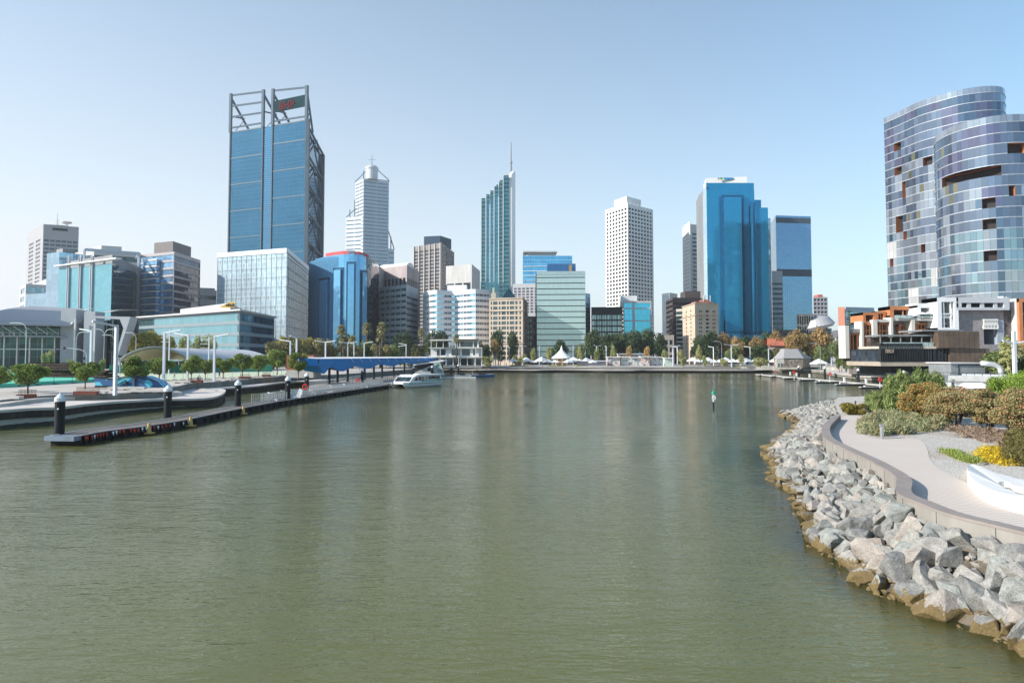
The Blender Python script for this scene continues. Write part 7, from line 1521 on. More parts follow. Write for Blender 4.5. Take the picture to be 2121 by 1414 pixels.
ORD = ['first', 'second', 'third', 'fourth', 'fifth', 'sixth', 'seventh', 'eighth', 'ninth', 'tenth', 'eleventh', 'twelfth', 'thirteenth', 'fourteenth', 'fifteenth', 'sixteenth', 'seventeenth', 'eighteenth', 'nineteenth', 'twentieth']
GP = 'round clipped trees on the left promenade'
for i, (px, yt, Y, w_) in enumerate(((-2, 760, 108, 46), (60, 747, 104, 64), (178, 744, 119, 50), (280, 741, 124, 54), (331, 737, 155, 48), (397, 738, 160, 38), (426, 740, 165, 34), (463, 737, 172, 38), (502, 735, 182, 38), (536, 731, 192, 40), (574, 727, 200, 44), (618, 733, 168, 38), (720, 741, 250, 22), (700, 739, 240, 20), (745, 739, 262, 20), (770, 741, 275, 18), (800, 740, 288, 16), (830, 741, 296, 16))):
    put('plaza', px, yt-2, Y, w_*1.22, ORD[i]+' round clipped tree from the left along the left promenade', GP)
GB = 'park trees behind the promenades'
BG = [('dark', 255, 684, 300, 46, 'dark tree beside the folded white portal'), ('yellow', 300, 670, 296, 66, 'big yellow-green tree right of the folded white portal'), ('yellow', 345, 682, 300, 44, 'yellow-green tree at the left end of the low glass office'), ('slim', 382, 694, 290, 24, 'loose pale tree above the left part of the tent canopy'), ('slim', 406, 698, 290, 26, 'rounded pale tree above the middle of the tent canopy'), ('slim', 425, 696, 292, 26, 'tall pale tree above the tent canopy'), ('slim', 441, 697, 292, 20, 'narrow pale tree above the right part of the tent canopy'),
 ('olive', 566, 700, 290, 40, 'leftmost olive tree of the mass right of the tent canopy'), ('yellow', 592, 685, 312, 42, 'yellow-topped tree in front of the mesh glass block'), ('olive', 612, 690, 296, 52, 'olive tree below the mesh glass block'), ('yellow', 638, 687, 315, 38, 'small yellow-topped tree at the foot of the blue curved office'), ('olive', 650, 692, 300, 50, 'olive tree below the blue curved office'), ('olive', 684, 694, 305, 48, 'olive tree with palms standing to its right'), ('dark', 715, 690, 360, 40, 'dark tree behind the palms below the blue curved office'), ('olive', 728, 708, 310, 44, 'olive tree between the palm trunks'), ('mid', 760, 702, 320, 44, 'green tree under the middle palm'), ('olive', 792, 708, 318, 40, 'olive tree under the tallest palm'), ('mid', 815, 712, 325, 36, 'green tree above the canopy right end'), ('dark', 836, 684, 400, 44, 'dark dense tree in front of the stripe-fronted office'), ('olive', 868, 706, 335, 36, 'olive tree left of the riverside restaurant'), ('dark', 903, 683, 385, 56, 'broad dark tree in front of the white wavy hotel'),
 ('dark', 1032, 686, 385, 34, 'dark tree in front of the beige stone office'), ('dark', 1062, 688, 392, 28, 'dark tree at the right side of the beige stone office'), ('slimgold', 1026, 702, 372, 17, 'slim golden tree beside the bare white poles'), ('slimgold', 995, 707, 365, 14, 'small golden tree at the restaurant roof corner'), ('dark', 1008, 712, 372, 24, 'dark tree right of the riverside restaurant'), ('dark', 1158, 703, 400, 40, 'dark tree behind the carousel tent'), ('mid', 1203, 710, 398, 26, 'dark green tree at the right foot of the sage block'),
 ('dark', 1230, 685, 418, 40, 'leftmost of the big dark trees below the black lattice office'), ('dark', 1258, 689, 414, 40, 'second big dark tree below the black lattice office'), ('dark', 1285, 687, 420, 42, 'big dark tree below the gap between lattice and cyan offices'), ('dark', 1312, 683, 414, 40, 'big dark tree below the cyan office'), ('dark', 1340, 679, 420, 44, 'tallest of the big dark trees'), ('dark', 1364, 688, 416, 36, 'rightmost of the big dark trees'), ('dark', 1450, 694, 405, 38, 'left dark tree before the cream heritage apartments'), ('dark', 1474, 688, 402, 42, 'right dark tree before the cream heritage apartments'),
 ('autumn', 1502, 688, 405, 34, 'golden tree at the left foot of the big blue tower'), ('autumn', 1528, 697, 400, 34, 'golden-brown tree under the left half of the big blue tower'), ('dark', 1548, 694, 410, 34, 'dark tree under the middle of the big blue tower'), ('autumn', 1568, 695, 398, 32, 'golden-brown tree under the right half of the big blue tower'), ('dark', 1588, 690, 420, 36, 'dark tree beside the red-roofed house'), ('autumn', 1610, 686, 412, 36, 'brown-gold tree above the red-roofed house'), ('autumn', 1645, 682, 392, 46, 'big brown-gold tree behind the stone pavilion'), ('olive', 1672, 682, 402, 36, 'olive-gold tree behind the stone pavilion'), ('autumn', 1700, 679, 392, 50, 'big brown-gold tree below the disc-roofed hall'), ('mid', 1733, 703, 330, 34, 'green tree left of the orange-framed podium'), ('dark', 1575, 712, 385, 50, 'dark low tree behind the market'), ('mid', 1520, 716, 385, 40, 'green low tree behind the tall double lamp'), ('olive', 1620, 716, 380, 36, 'olive tree left behind the stone pavilion'), ('mid', 1700, 715, 300, 34, 'green tree right of the stone pavilion'), ('mid', 2068, 722, 150, 70, 'loose green tree left of the banner lamp'), ('slim', 2092, 696, 146, 52, 'tall loose green tree at the right edge by the lamp'), ('mid', 2125, 725, 148, 60, 'green tree behind the lamp at the right edge')]
for k, px, yt, Y, w_, lab in BG: put(k, px, yt, Y, w_, lab, GB)
for px, yt, Y, w_, lab in ((706, 672, 330, 27, 'left palm against the blue curved office'), (759, 668, 330, 29, 'tall palm against the shaded end of the blue curved office'), (791, 667, 328, 29, 'tallest palm in front of the stripe-fronted office'), (711, 695, 300, 27, 'shorter palm above the blue canopy left part'), (730, 694, 312, 24, 'shorter palm between the two left palms'), (788, 688, 312, 27, 'palm crown just below the tallest palm'), (775, 712, 300, 21, 'low palm above the blue canopy'), (872, 679, 345, 20, 'thin palm left of the wavy hotel'), (945, 692, 340, 20, 'palm standing at the restaurant terrace')):
    put('palm', px, yt, Y, w_, lab, 'palms behind the ferry landing')
put('pine', 1761, 637, 410, 30, 'tall norfolk pine before the salmon brick building', 'pines'); put('pine', 1780, 650, 420, 24, 'shorter norfolk pine right of the tall one', 'pines')
for i, (px, yt) in enumerate(((1104, 722), (1137, 719), (1202, 718), (1236, 721), (1271, 716), (1304, 716), (1341, 717), (1376, 724), (1410, 722), (1447, 716), (1086, 734), (1535, 735), (1665, 730), (1790, 720))):
    k = 'slim' if i not in (5, 6) else 'slimgold'
    if i == 13: continue
    put(k, px, yt, 384 if i < 11 else 360, 14, ORD[i]+' slender young tree counted from the left behind the market umbrellas' if i < 11 else ('small young tree near the tall double lamp' if i == 11 else 'small young tree in front of the stone pavilion'), 'slender young trees of the far plaza')
for i in range(8): put('mid', 1738+i*13, 733+(i % 3), 244-i*3, 17, ORD[i]+' clipped green tree from the left in the row before the orange-framed podium', 'row of trees before the podium')
for px, yt, Y, w_, lab in ((1008, 736, 352, 30, 'spreading pale bush at the restaurant corner'), (1068, 736, 372, 16, 'pale bush among the left umbrellas'), (1078, 738, 370, 14, 'pale bush beside the left double lamp'), (1415, 738, 360, 18, 'pale bush below the double lamps'), (1575, 740, 352, 34, 'wide pale bush left of the stone pavilion'), (1500, 742, 362, 20, 'small pale bush left of the tall double lamp'), (103, 722, 236, 20, 'golden shrub before the convention hall'), (92, 728, 232, 14, 'small golden shrub left of the bigger one'), (146, 741, 225, 16, 'dark reddish flowering shrub before the concrete pylon'), (212, 741, 225, 14, 'flowering shrub under the glazed bay'), (1460, 736, 362, 12, 'small bush beside the umbrellas'), (850, 740, 322, 26, 'pale bush behind the blue canopy end'), (880, 738, 330, 22, 'green bush left of the restaurant')):
    put('bush', px, yt, Y, w_, lab, 'low bushes of the plazas')

# ------------------------------------------------------------------ shrubs of the peninsula
def shrub(name, label, px0, px1, ytop, ybase, kind, n, size, matl, seed, stems=True, spires=0, **kw):
    p = G((px0+px1)/2, ybase, 2.08); Y = p.y+(px1-px0)/F*p.y*.3; wd = (px1-px0)/F*Y*1.22; x = XY((px0+px1)/2, Y); h = (ZY(ytop, Y)-2.08)*1.06; t = thing(name, label, 'shrub', (x, Y, 2.08)); rr = random.Random(seed); R = wd/2
    if spires:
        bl = [(0, 0, h*.3, R*.95, R*.8, h*.28)]
        for i in range(spires):
            a = rr.uniform(0, 6.28); q = rr.uniform(.1, .95); x_, y_ = cos(a)*R*q, sin(a)*R*.7*q; hh = h*rr.uniform(.8, 1.08)*(1-.2*q*q); bl.append((x_, y_, hh*.52, R*.26+.2, R*.26+.2, hh*.47)); bl.append((x_, y_, hh*.78, R*.14+.14, R*.14+.14, hh*.24))
    else: bl = [(a*1, b_*.8, c, d, e, f) for a, b_, c, d, e, f in clumps(rr, R, h*kw.pop('low', .08), h, kw.pop('nc', 14), cr=kw.pop('cr', .4))]
    leafcloud('foliage', bl, n, size, matl, t, seed, **kw)
    m = MB()
    for i in range(5):
        c = bl[(i*2+1) % len(bl)]; m.tube([(x+c[0]*.15, Y+c[1]*.15, 2.0), (x+c[0]*.45, Y+c[1]*.45, 2.08+c[2]*.5), (x+c[0]*.9, Y+c[1]*.9, 2.08+c[2])], [.09, .06, .02], 5)
    m.build('stem', mat('dark_stem', (.06, .045, .035), .9), t); return t
FE = leafmat('feathery_leaf', (.12, .18, .05), (.4, .46, .18), 1.6, .3); OT = leafmat('olive_orange_leaf', (.15, .16, .055), (.4, .36, .14), 1.8, .3, ((.6, .3, .09), .7)); RG = leafmat('russet_green_leaf', (.15, .155, .065), (.42, .38, .18), 1.8, .3, ((.5, .27, .14), .76)); OV = leafmat('olive_gold_leaf', (.14, .12, .025), (.38, .3, .07), 1.5, .25); GC = leafmat('grey_green_leaf', (.18, .21, .1), (.44, .45, .26), .9, .3, ((.42, .27, .15), .88)); BG_ = leafmat('bright_green_leaf', (.12, .2, .025), (.34, .46, .08), 1.2, .3); YE = leafmat('yellow_plant_leaf', (.35, .25, .02), (.75, .55, .04), 3, .3); ST = leafmat('strap_leaf', (.12, .17, .03), (.36, .42, .1), 3, .3)
shrub('round_shrub', 'rounded olive-gold shrub at the far end of the path', 1739, 1789, 833, 860, '', 6000, .13, OV, 1, up=.5, elong=1.5, low=0, nc=12)
shrub('feathery_shrub', 'small upright feathery shrub left of the big feathery bush', 1797, 1836, 809, 860, '', 6500, .14, FE, 2, spires=15, up=.9, elong=2.2)
shrub('feathery_shrub', 'tallest feathery green bush with many upright plumes', 1834, 1892, 775, 862, '', 17000, .17, FE, 3, spires=22, up=.9, elong=2.2)
shrub('feathery_shrub', 'plumed feathery bush in front of the tavern base', 1872, 1943, 770, 852, '', 18000, .18, FE, 4, spires=24, up=.9, elong=2.2)
shrub('orange_tipped_bush', 'dense bush with bright orange tips across its top', 1866, 1965, 799, 876, '', 22000, .15, OT, 5, low=.12, nc=26, cr=.32)
shrub('russet_bush', 'russet and green bush right of the orange-tipped one', 1928, 2022, 812, 886, '', 20000, .15, RG, 6, low=.14, nc=22, cr=.33)
shrub('russet_bush', 'largest russet and green bush with a dark forked trunk', 1996, 2082, 810, 898, '', 21000, .15, RG, 7, low=.22, nc=24, cr=.33)
shrub('russet_bush', 'russet bush at the right edge of the frame', 2056, 2150, 812, 914, '', 19000, .13, RG, 8, low=.12, nc=26, cr=.32)
shrub('russet_bush', 'russet bush just beyond the right edge of the frame', 2110, 2200, 812, 905, '', 9000, .15, RG, 9, low=.1, nc=22)
shrub('bright_green_bush', 'bright green fine-leaved bush at the right edge', 2068, 2190, 760, 850, '', 16000, .17, BG_, 10, low=0, nc=22, cr=.36, up=.6, elong=1.8)
shrub('bright_green_bush', 'smaller bright green bush left of the big bright one', 2038, 2084, 785, 848, '', 6000, .16, BG_, 11, low=0, nc=12, up=.6, elong=1.8)
shrub('olive_bush', 'broad olive bush filling the gap behind the russet bushes', 1940, 2052, 803, 866, '', 14000, .16, RG, 14, low=.05, nc=22, cr=.36)
shrub('grey_bush', 'loose grey-green bush behind the orange-tipped one', 1880, 1935, 793, 856, '', 6000, .15, GC, 12, low=0, nc=14)
def cover(name, label, pts, h, n, size, matl, seed, elong=2.0, up=.4, cat='ground cover'):
    """low spreading plant over an outline given in photo pixels on the ground"""
    w_ = [G(a, b_, 2.08) for a, b_ in pts]; cx, cy = sum(p.x for p in w_)/len(w_), sum(p.y for p in w_)/len(w_); t = thing(name, label, cat, (cx, cy, 2.08)); rr = random.Random(seed); bl = []
    from mathutils.geometry import intersect_point_line
    x0, x1, y0, y1 = min(p.x for p in w_), max(p.x for p in w_), min(p.y for p in w_), max(p.y for p in w_)
    def inside(x, y):
        c = False
        for i in range(len(w_)):
            a, b_ = w_[i], w_[i-1]
            if (a.y > y) != (b_.y > y) and x < (b_.x-a.x)*(y-a.y)/(b_.y-a.y)+a.x: c = not c
        return c
    k = 0
    while len(bl) < 90 and k < 4000:
        k += 1; x, y = rr.uniform(x0, x1), rr.uniform(y0, y1)
        if inside(x, y): q = rr.uniform(.35, .8); bl.append((x-cx, y-cy, h*.25, q, q, h*rr.uniform(.5, 1.0)))
    leafcloud('foliage', bl, n, size, matl, t, seed, elong=elong, up=up, shell=.4); return t
cover('ground_cover', 'spreading feathery grey-green ground cover beside the bollard', [(1777, 900), (1800, 872), (1840, 858), (1900, 862), (1960, 878), (1968, 890), (1930, 893), (1890, 899), (1850, 901), (1810, 903)], 1.0, 24000, .16, GC, 31, 2.4, .3, 'shrub')
cover('ground_cover', 'sparse dry twiggy ground cover under the russet bushes', [(1960, 885), (2030, 892), (2121, 905), (2160, 935), (2080, 925), (1990, 905)], .4, 4500, .16, leafmat('dry_twig_leaf', (.16, .11, .08), (.36, .27, .2), 2, .2), 32, 3, .1, 'shrub')
cover('yellow_plant', 'clump of bright yellow leafed plants behind the white bench', [(2028, 948), (2045, 930), (2085, 932), (2092, 955), (2096, 968), (2070, 966), (2045, 958)], .35, 5000, .13, YE, 33, 1.2, 0, 'plant')
cover('twiggy_bush', 'brownish green twiggy bush beside the yellow plants', [(2085, 925), (2110, 905), (2150, 915), (2160, 965), (2120, 970), (2092, 962)], 1.0, 9000, .15, leafmat('brown_green_leaf', (.09, .075, .025), (.25, .22, .07), 2, .25), 34, 2.4, .6, 'shrub')
t = thing('strappy_plant', 'clump of bright green strap-leaved plants on the gravel', 'plant', G(1988, 950, 2.08)); rr = random.Random(4); m = MB(); A, B = G(1962, 938, 2.08), G(2018, 960, 2.08)
for i in range(700):
    f = rr.random(); p = A.lerp(B, f)+Vector((rr.gauss(0, .22), rr.gauss(0, .28), 0)); a = rr.uniform(0, 6.28); L = rr.uniform(.3, .55); d = Vector((cos(a), sin(a), 0)); w_ = Vector((-sin(a), cos(a), 0))*.018; q = p+d*L*.35+Vector((0, 0, L*.75)); e = p+d*L+Vector((0, 0, L*.45))
    m.face([p-w_, p+w_, q+w_, q-w_]); m.face([q-w_, q+w_, e])
m.build('leaf', ST, t)['kind'] = 'stuff'
p = G(2036, 962, 2.08); o = bpy.data.objects.new('boulder', RM[2][3]); COL.objects.link(o); o.location = (p.x, p.y, 2.12); o.scale = (.42, .3, .22); tag(o, 'single small boulder on the gravel between yellow plants and white bench', 'boulder')
# white sculpted bench
outb = [(2420, 1120), (2260, 1092), (2121, 1064.5), (2085, 1054), (2049, 1042), (2023, 1026), (2011, 1012), (2004.5, 1000), (2002.5, 985), (2003, 970), (2006, 963.5), (2015, 962.5), (2030, 967), (2060, 980), (2090, 989), (2121, 996), (2260, 1022), (2420, 1050)]
ob = smoothline([G(a, b_+(0 if i < 8 else 0), 2.1) for i, (a, b_) in enumerate(outb)], 5); t = thing('sculpted_bench', 'big smooth white curved concrete bench at the right edge of the path', 'bench', (ob[20].x, ob[20].y, 2.1)); zt = lambda i: 2.1+.62
# top line: photo top edge of the near face, found on the raised plane
topb = [(2420, 1060), (2260, 1034), (2121, 1028), (2080, 1021), (2050, 1012), (2027, 1000), (2014, 990), (2007, 980), (2004, 972), (2004, 966), (2007, 962), (2016, 961), (2030, 965), (2060, 977.5), (2090, 986), (2121, 993), (2260, 1015), (2420, 1040)]
tb = smoothline([G(a, b_, 2.1+(.62 if 1 < i < 9 or i < 2 else .22 if i > 9 else .45)) for i, (a, b_) in enumerate(topb)], 5)
hole = [(2420, 1052), (2260, 1026), (2121, 1024), (2100, 1017), (2082, 1010), (2068, 1002), (2063, 998.5), (2068, 997.5), (2090, 997.7), (2121, 1010), (2260, 1020), (2420, 1045)]
hb = smoothline([G(a, b_, 2.1+(.55 if i < 6 else .3)) for i, (a, b_) in enumerate(hole)], 5); m = MB()
for i in range(len(ob)-1): m.face([ob[i+1], ob[i], tb[i], tb[i+1]])
ring = [(p.x, p.y) for p in tb]; k = len(tb); kh = len(hb)
for i in range(k-1):
    a0, a1 = tb[i], tb[i+1]; h0 = hb[min(kh-1, int(i*(kh-1)/(k-1)))]; h1 = hb[min(kh-1, int((i+1)*(kh-1)/(k-1)))]
    if (h1-h0).length > 1e-5: m.face([a1, a0, h0, h1])
    else: m.face([a1, a0, h0])
for i in range(kh-1): a0, a1 = hb[i], hb[i+1]; m.face([a0, a1, Vector((a1.x, a1.y, 2.12)), Vector((a0.x, a0.y, 2.12))])
m.build('seat', mat('smooth_white_concrete', (.72, .71, .69), .6, var=.04, scale=.8), t)
for px, y, lab, h in ((1827.3, 907.8, 'grey light bollard at the edge of the path', 1.12), ):
    p = G(px, y, 2.1); t = thing('bollard_light', lab, 'bollard', p); m = MB(); m.box(p.x-.09, p.x+.09, p.y-.09, p.y+.09, 2.08, 2.08+h-.16); m.build('post', mat('bollard_grey', (.42, .43, .45), .4, .3), t); m = MB(); m.box(p.x-.16, p.x+.11, p.y-.1, p.y+.1, 2.08+h-.16, 2.08+h); m.build('lamp_head', mat('bollard_head', (.33, .34, .36), .4, .3), t)
p = G(1786, 879, 2.1); t = thing('marker_post', 'short white marker post in the ground cover', 'post', p); m = MB(); m.box(p.x-.09, p.x+.09, p.y-.09, p.y+.09, 2.08, 2.62); m.box(p.x-.1, p.x+.1, p.y-.1, p.y+.1, 2.62, 2.66); m.build('post', WHITE, t); p = G(1797, 869, 2.1); t = thing('red_box', 'low red box half hidden in the ground cover', 'box', p); m = MB(); m.box(p.x-.5, p.x+.5, p.y-.3, p.y+.3, 2.08, 2.35); m.box(p.x-.54, p.x+.54, p.y-.33, p.y+.33, 2.35, 2.4); m.build('body', mat('faded_red', (.5, .13, .1), .7), t)

# ================================================================== LAMPS
def lamp(n_arm):
    t = thing('street_lamp', 'x', 'street lamp'); m = MB(); m.prism([(-.2, -.2), (.2, -.2), (.2, .2), (-.2, .2)], 0, 9.9); m.build('post', LAMPW, t)
    for s in ((1,) if n_arm == 1 else (1, -1)):
        m = MB(); m.beam((0, 0, 9.75), (s*3.3, -.6, 10.25), .3, .24, up=(0, 0, 1)); m.build('arm', LAMPW, t); m = MB(); m.beam((s*2.2, -.4, 9.93), (s*3.2, -.58, 10.09), .24, .05); m.build('lamp_head', mat('lamp_lens', (.5, .5, .45), .3), t)
    return proto(t)
L1, L2 = lamp(1), lamp(2); LGp = 'white angular promenade lamps'
def putlamp(px, ytop, ybase, kind, rz, lab, Y=None, s=None):
    Y = Y or 5.8*F/(ybase-736); p = P2(px, Y, 740); h = ZY(ytop, Y)-ZU; s = h/10.0; place(L1 if kind == 1 else L2, (p.x, p.y, ZU-.02), rz, (s, s, s), lab, LGp)
for a in ((188, 683, 775, 1, pi-.1, 'tall white lamp with its arm to the left before the concrete pylons'), (240, 671, 818, 1, -1.9, 'nearest tall white lamp seen with its arm pointing at the viewer'), (340, 686, 800, 1, .0, 'white lamp with its arm to the right at the end of the mural wall'), (389, 692, 787, 1, pi, 'white lamp with a left arm before the tent canopy'), (444, 694, 790, 1, .0, 'white lamp with a right arm before the tent canopy'), (601, 705, 776, 1, pi, 'white lamp with a left arm beside the thin single lamp'), (614, 698, 777, 1, -1.6, 'thin white lamp with its arm towards the viewer left of the blue canopy'), (674, 707, 772, 2, .0, 'double-armed lamp rising behind the left end of the blue canopy'), (720, 709, 766, 2, .2, 'double-armed lamp behind the blue canopy left of centre'), (733, 710, 763, 1, pi, 'left-armed lamp right behind a double one'), (754, 709, 764, 1, .1, 'right-armed lamp behind the middle of the blue canopy'), (779, 712, 761, 1, pi, 'left-armed lamp behind the middle of the blue canopy'), (826, 716, 759, 1, 0, 'small right-armed lamp behind the blue canopy'), (841, 712, 760, 1, pi, 'left-armed lamp near the right end of the blue canopy'), (856, 715, 760, 1, .0, 'right-armed lamp near the right end of the blue canopy'),
 (1007, 718, 757, 1, 0, 'right-armed lamp beside the restaurant'), (1055, 718, 757, 1, pi, 'left-armed lamp before the beige stone office'), (1078, 717, 757, 2, .3, 'double-armed lamp at the right foot of the beige stone office'), (1117, 717, 756, 1, 1.6, 'plain white lamp post before the sage block left part'), (1187, 717, 756, 1, 1.6, 'plain white lamp post right of the carousel tent'), (1236, 716, 757, 2, .9, 'small double-armed lamp left of the stalls'), (1256, 717, 757, 1, 1.8, 'single lamp at the left end of the mural stalls'), (1394, 716, 759, 2, .2, 'double-armed lamp below the dark brown office'), (1403, 718, 757, 1, 2.6, 'single lamp just behind the double one'), (1478, 718, 757, 1, 2.4, 'left-armed lamp below the heritage apartments'), (1515, 714, 760, 2, 0, 'biggest far double-armed lamp before the big blue tower'), (1554, 718, 757, 1, 2.5, 'left-armed lamp under the big blue tower'), (1585, 718, 757, 1, pi, 'left-armed lamp beside the pavilion'), (1592, 721, 758, 1, 0, 'right-armed lamp beside the pavilion'), (1641, 718, 754, 1, 2.4, 'lamp rising behind the pavilion roof'), (1711, 719, 757, 1, 0, 'right-armed lamp right of the pavilion'), (1722, 718, 757, 1, pi, 'left-armed lamp before the green trees by the podium')):
    putlamp(*a)
Y = 96; p = P2(2100, Y); t = place(L2, (p.x, p.y, 2.0), 0.1, (.62, .62, (ZY(707, Y)-2)/10.1), 'double-armed lamp with a lilac banner at the right edge', LGp); m = MB(); m.box(p.x-.28, p.x+.02, p.y-.2, p.y-.16, ZY(735, Y), ZY(712, Y)); m.build('banner', mat('lilac_banner', (.5, .38, .58), .6), t); c = bpy.data.objects[t.children[-1].name]
c.location = Vector((0, 0, 0)); c.scale = (1/.62, 1/.62, 10.1/(ZY(707, Y)-2)); c.location = Vector((0, 0, 0))
def curl(n_arm):
    t = thing('road_lamp', 'x', 'street lamp'); m = MB(); m.tube([(0, 0, 0), (0, 0, 8.6 if n_arm == 2 else 7.6)], [.14, .1], 7); m.build('post', STEELW, t)
    for s in ((1,) if n_arm == 1 else (1, -1)):
        m = MB(); z0 = 8.5 if n_arm == 2 else 7.5; m.tube([(0, 0, z0)]+[(s*1.9*(1-cos(a)), 0, z0+1.5*sin(a)) for a in (.3, .6, .9, 1.2, 1.57)]+[(s*4.2, 0, z0+1.55)], .09, 6); m.build('arm', STEELW, t); m = MB(); m.beam((s*3.9, 0, z0+1.52), (s*4.9, 0, z0+1.5), .3, .14); m.build('lamp_head', STEELW, t)
    return proto(t)
C1, C2 = curl(1), curl(2)
for px, Y, yt, k, rz, lab in ((53, 235, 669, 1, pi, 'road lamp with a left arm before the convention hall glass'), (157, 245, 688, 1, 0, 'road lamp curving to the right before the pylon'), (215, 245, 682, 2, 0, 'double-curved road lamp before the glazed bay'), (236, 248, 694, 1, pi, 'road lamp curving left beside the folded portal'), (281, 270, 689, 1, pi, 'road lamp before the yellow-green tree'), (1495, 395, 707, 1, pi, 'thin road lamp before the golden tree'), (1699, 225, 711, 1, pi, 'curved road lamp right of the pavilion')):
    p = P2(px, Y, 740); s = (ZY(yt, Y)-ZU)/(10.0 if k == 2 else 9.0); place(C1 if k == 1 else C2, (p.x, p.y, ZU), rz, (s*.62, s*.62, s), lab, 'thin curved road lamps')
t = thing('traffic_mast', 'curved traffic signal mast over the road before the convention hall', 'traffic light', tuple(P2(180, 232))+(ZU,)); Y = 232; m = MB(); m.tube([(XY(180, Y), Y, ZU), (XY(180, Y), Y, ZY(734, Y)), (XY(176, Y), Y, ZY(727, Y)), (XY(165, Y), Y, ZY(723.5, Y)), (XY(140, Y), Y, ZY(720.5, Y))], .12, 6); m.build('post', STEELW, t); m = MB(); m.box(XY(133, Y), XY(136, Y), Y-.3, Y+.1, ZY(724, Y), ZY(718, Y)); m.box(XY(178, Y)-.5, XY(178, Y)-.1, Y-.3, Y, ZY(745, Y), ZY(739, Y)); m.build('signal_head', BLACK, t)
for px, h in ((365, 684), (434, 697)):   # ladder-like white masts
    Y = 205; t = thing('ladder_mast', 'white mast with short horizontal arms above the tent canopy'+(' left one' if px == 365 else ' right one'), 'mast', tuple(P2(px-14 if px == 365 else px-1, Y))+(ZU,)); x = XY(px-14 if px == 365 else px-1, Y); m = MB(); m.beam((x, Y, ZU), (x, Y, ZY(h, Y)), .28); m.build('post', LAMPW, t)
    for k in range(3): z = ZY(h+6+k*9, Y); m = MB(); m.beam((x-2.6, Y, z), (x, Y, z), .14); m.build('arm', LAMPW, t)

# ================================================================== LEFT PROMENADE FURNITURE
def bench(px0, px1, y, lab, ang=0.0):
    p0, p1 = G(px0, y, ZU), G(px1, y, ZU); w_ = (p1-p0).length; c = (p0+p1)/2; t = thing('timber_bench', lab, 'bench', (0, 0, 0), 'red-brown timber benches'); m = MB(); m.box(-w_/2, w_/2, -.45, .45, 0, .5); m.build('seat', WOODR, t); m = MB(); k = int(w_/.16)
    for i in range(k): m.box(-w_/2+i*w_/k, -w_/2+i*w_/k+.04, .36, .4, .5, 1.05)
    m.box(-w_/2, w_/2, .34, .42, 1.0, 1.08); m.build('backrest', WOODR, t); t.location = (c.x, c.y, ZU+.06); t.rotation_euler = (0, 0, ang)
for a in ((38, 71, 825, 'nearest red-brown timber bench at the left', .25), (155, 204, 818, 'long red-brown timber bench beside the second clipped tree', 0), (390, 419, 793, 'red-brown bench with a seated person', 0), (496, 518, 784.5, 'red-brown bench behind the third pile', .0), (543, 560, 780, 'small red-brown bench right of the third pile', 0), (648, 664, 779, 'red-brown bench left of the canopy posts', 0)): bench(*a)
def block_(px0, px1, y, h, lab, d=.9):
    p0, p1 = G(px0, y, ZU), G(px1, y, ZU); w_ = (p1-p0).length; c = (p0+p1)/2; t = thing('concrete_seat', lab, 'seat', (c.x, c.y, ZU), 'white concrete seat blocks'); m = MB(); m.box(c.x-w_/2, c.x+w_/2, c.y, c.y+d, ZU+.18, ZU+h); m.build('seat', CONC, t); m = MB(); k = max(2, int(w_/2))
    for i in range(k): m.box(c.x-w_/2+w_*(i+.3)/k, c.x-w_/2+w_*(i+.7)/k, c.y+.12, c.y+d-.1, ZU, ZU+.18); 
    m.build('foot', DARK, t)
for a in ((17, 39, 829, .55, 'white concrete seat beside the nearest timber bench'), (204, 217, 818, .5, 'small white concrete seat at the end of the long timber bench'), (222, 298, 808, .55, 'long white concrete seat before the mural'), (262, 345, 814, .5, 'long white concrete seat nearest the water by the tall lamp'), (356, 393, 793.5, .5, 'white concrete seat left of the occupied bench'), (440, 478, 789, .55, 'white concrete seat behind the lamp'), (518, 545, 784, .5, 'white concrete seat between two benches'), (590, 612, 777, .5, 'white concrete seat near the thin lamp'), (632, 662, 778.5, .8, 'white concrete seat block left of the blue canopy posts')): block_(*a)
# lounge slab on the round-ended deck
p = G(430, 809, 1.5); t = thing('lounge_slab', 'low tapering white lounge slab on the rounded deck end', 'seat', p); m = MB(); m.prism([(p.x-1.4, p.y-.5, 1.95), (p.x+1.8, p.y-.7, 1.62), (p.x+1.9, p.y+.5, 1.62), (p.x-1.2, p.y+.8, 1.95)], 1.5, 1.9); m.build('seat', CONC, t)
# mural wall
def muralmat():
    m, nt, b = newmat('swirl_mural'); geo = N(nt, 'ShaderNodeNewGeometry'); wv = N(nt, 'ShaderNodeTexWave'); wv.wave_type = 'RINGS'; wv.inputs['Scale'].default_value = .32; wv.inputs['Distortion'].default_value = 7; wv.inputs['Detail'].default_value = 2.5; wv.inputs['Detail Scale'].default_value = .6
    nt.links.new(geo.outputs['Position'], wv.inputs[0]); n = N(nt, 'ShaderNodeTexNoise'); n.inputs['Scale'].default_value = .5; nt.links.new(geo.outputs['Position'], n.inputs[0])
    c = mixc(nt, n.outputs[0], (.02, .34, .6), (.12, .6, .76)); c = mixc(nt, math_(nt, 'GREATER_THAN', wv.outputs['Fac'], .72), c, (.02, .1, .25)); c = mixc(nt, math_(nt, 'LESS_THAN', wv.outputs['Fac'], .16), c, (.4, .72, .8)); nt.links.new(c, b.inputs['Base Color']); return m
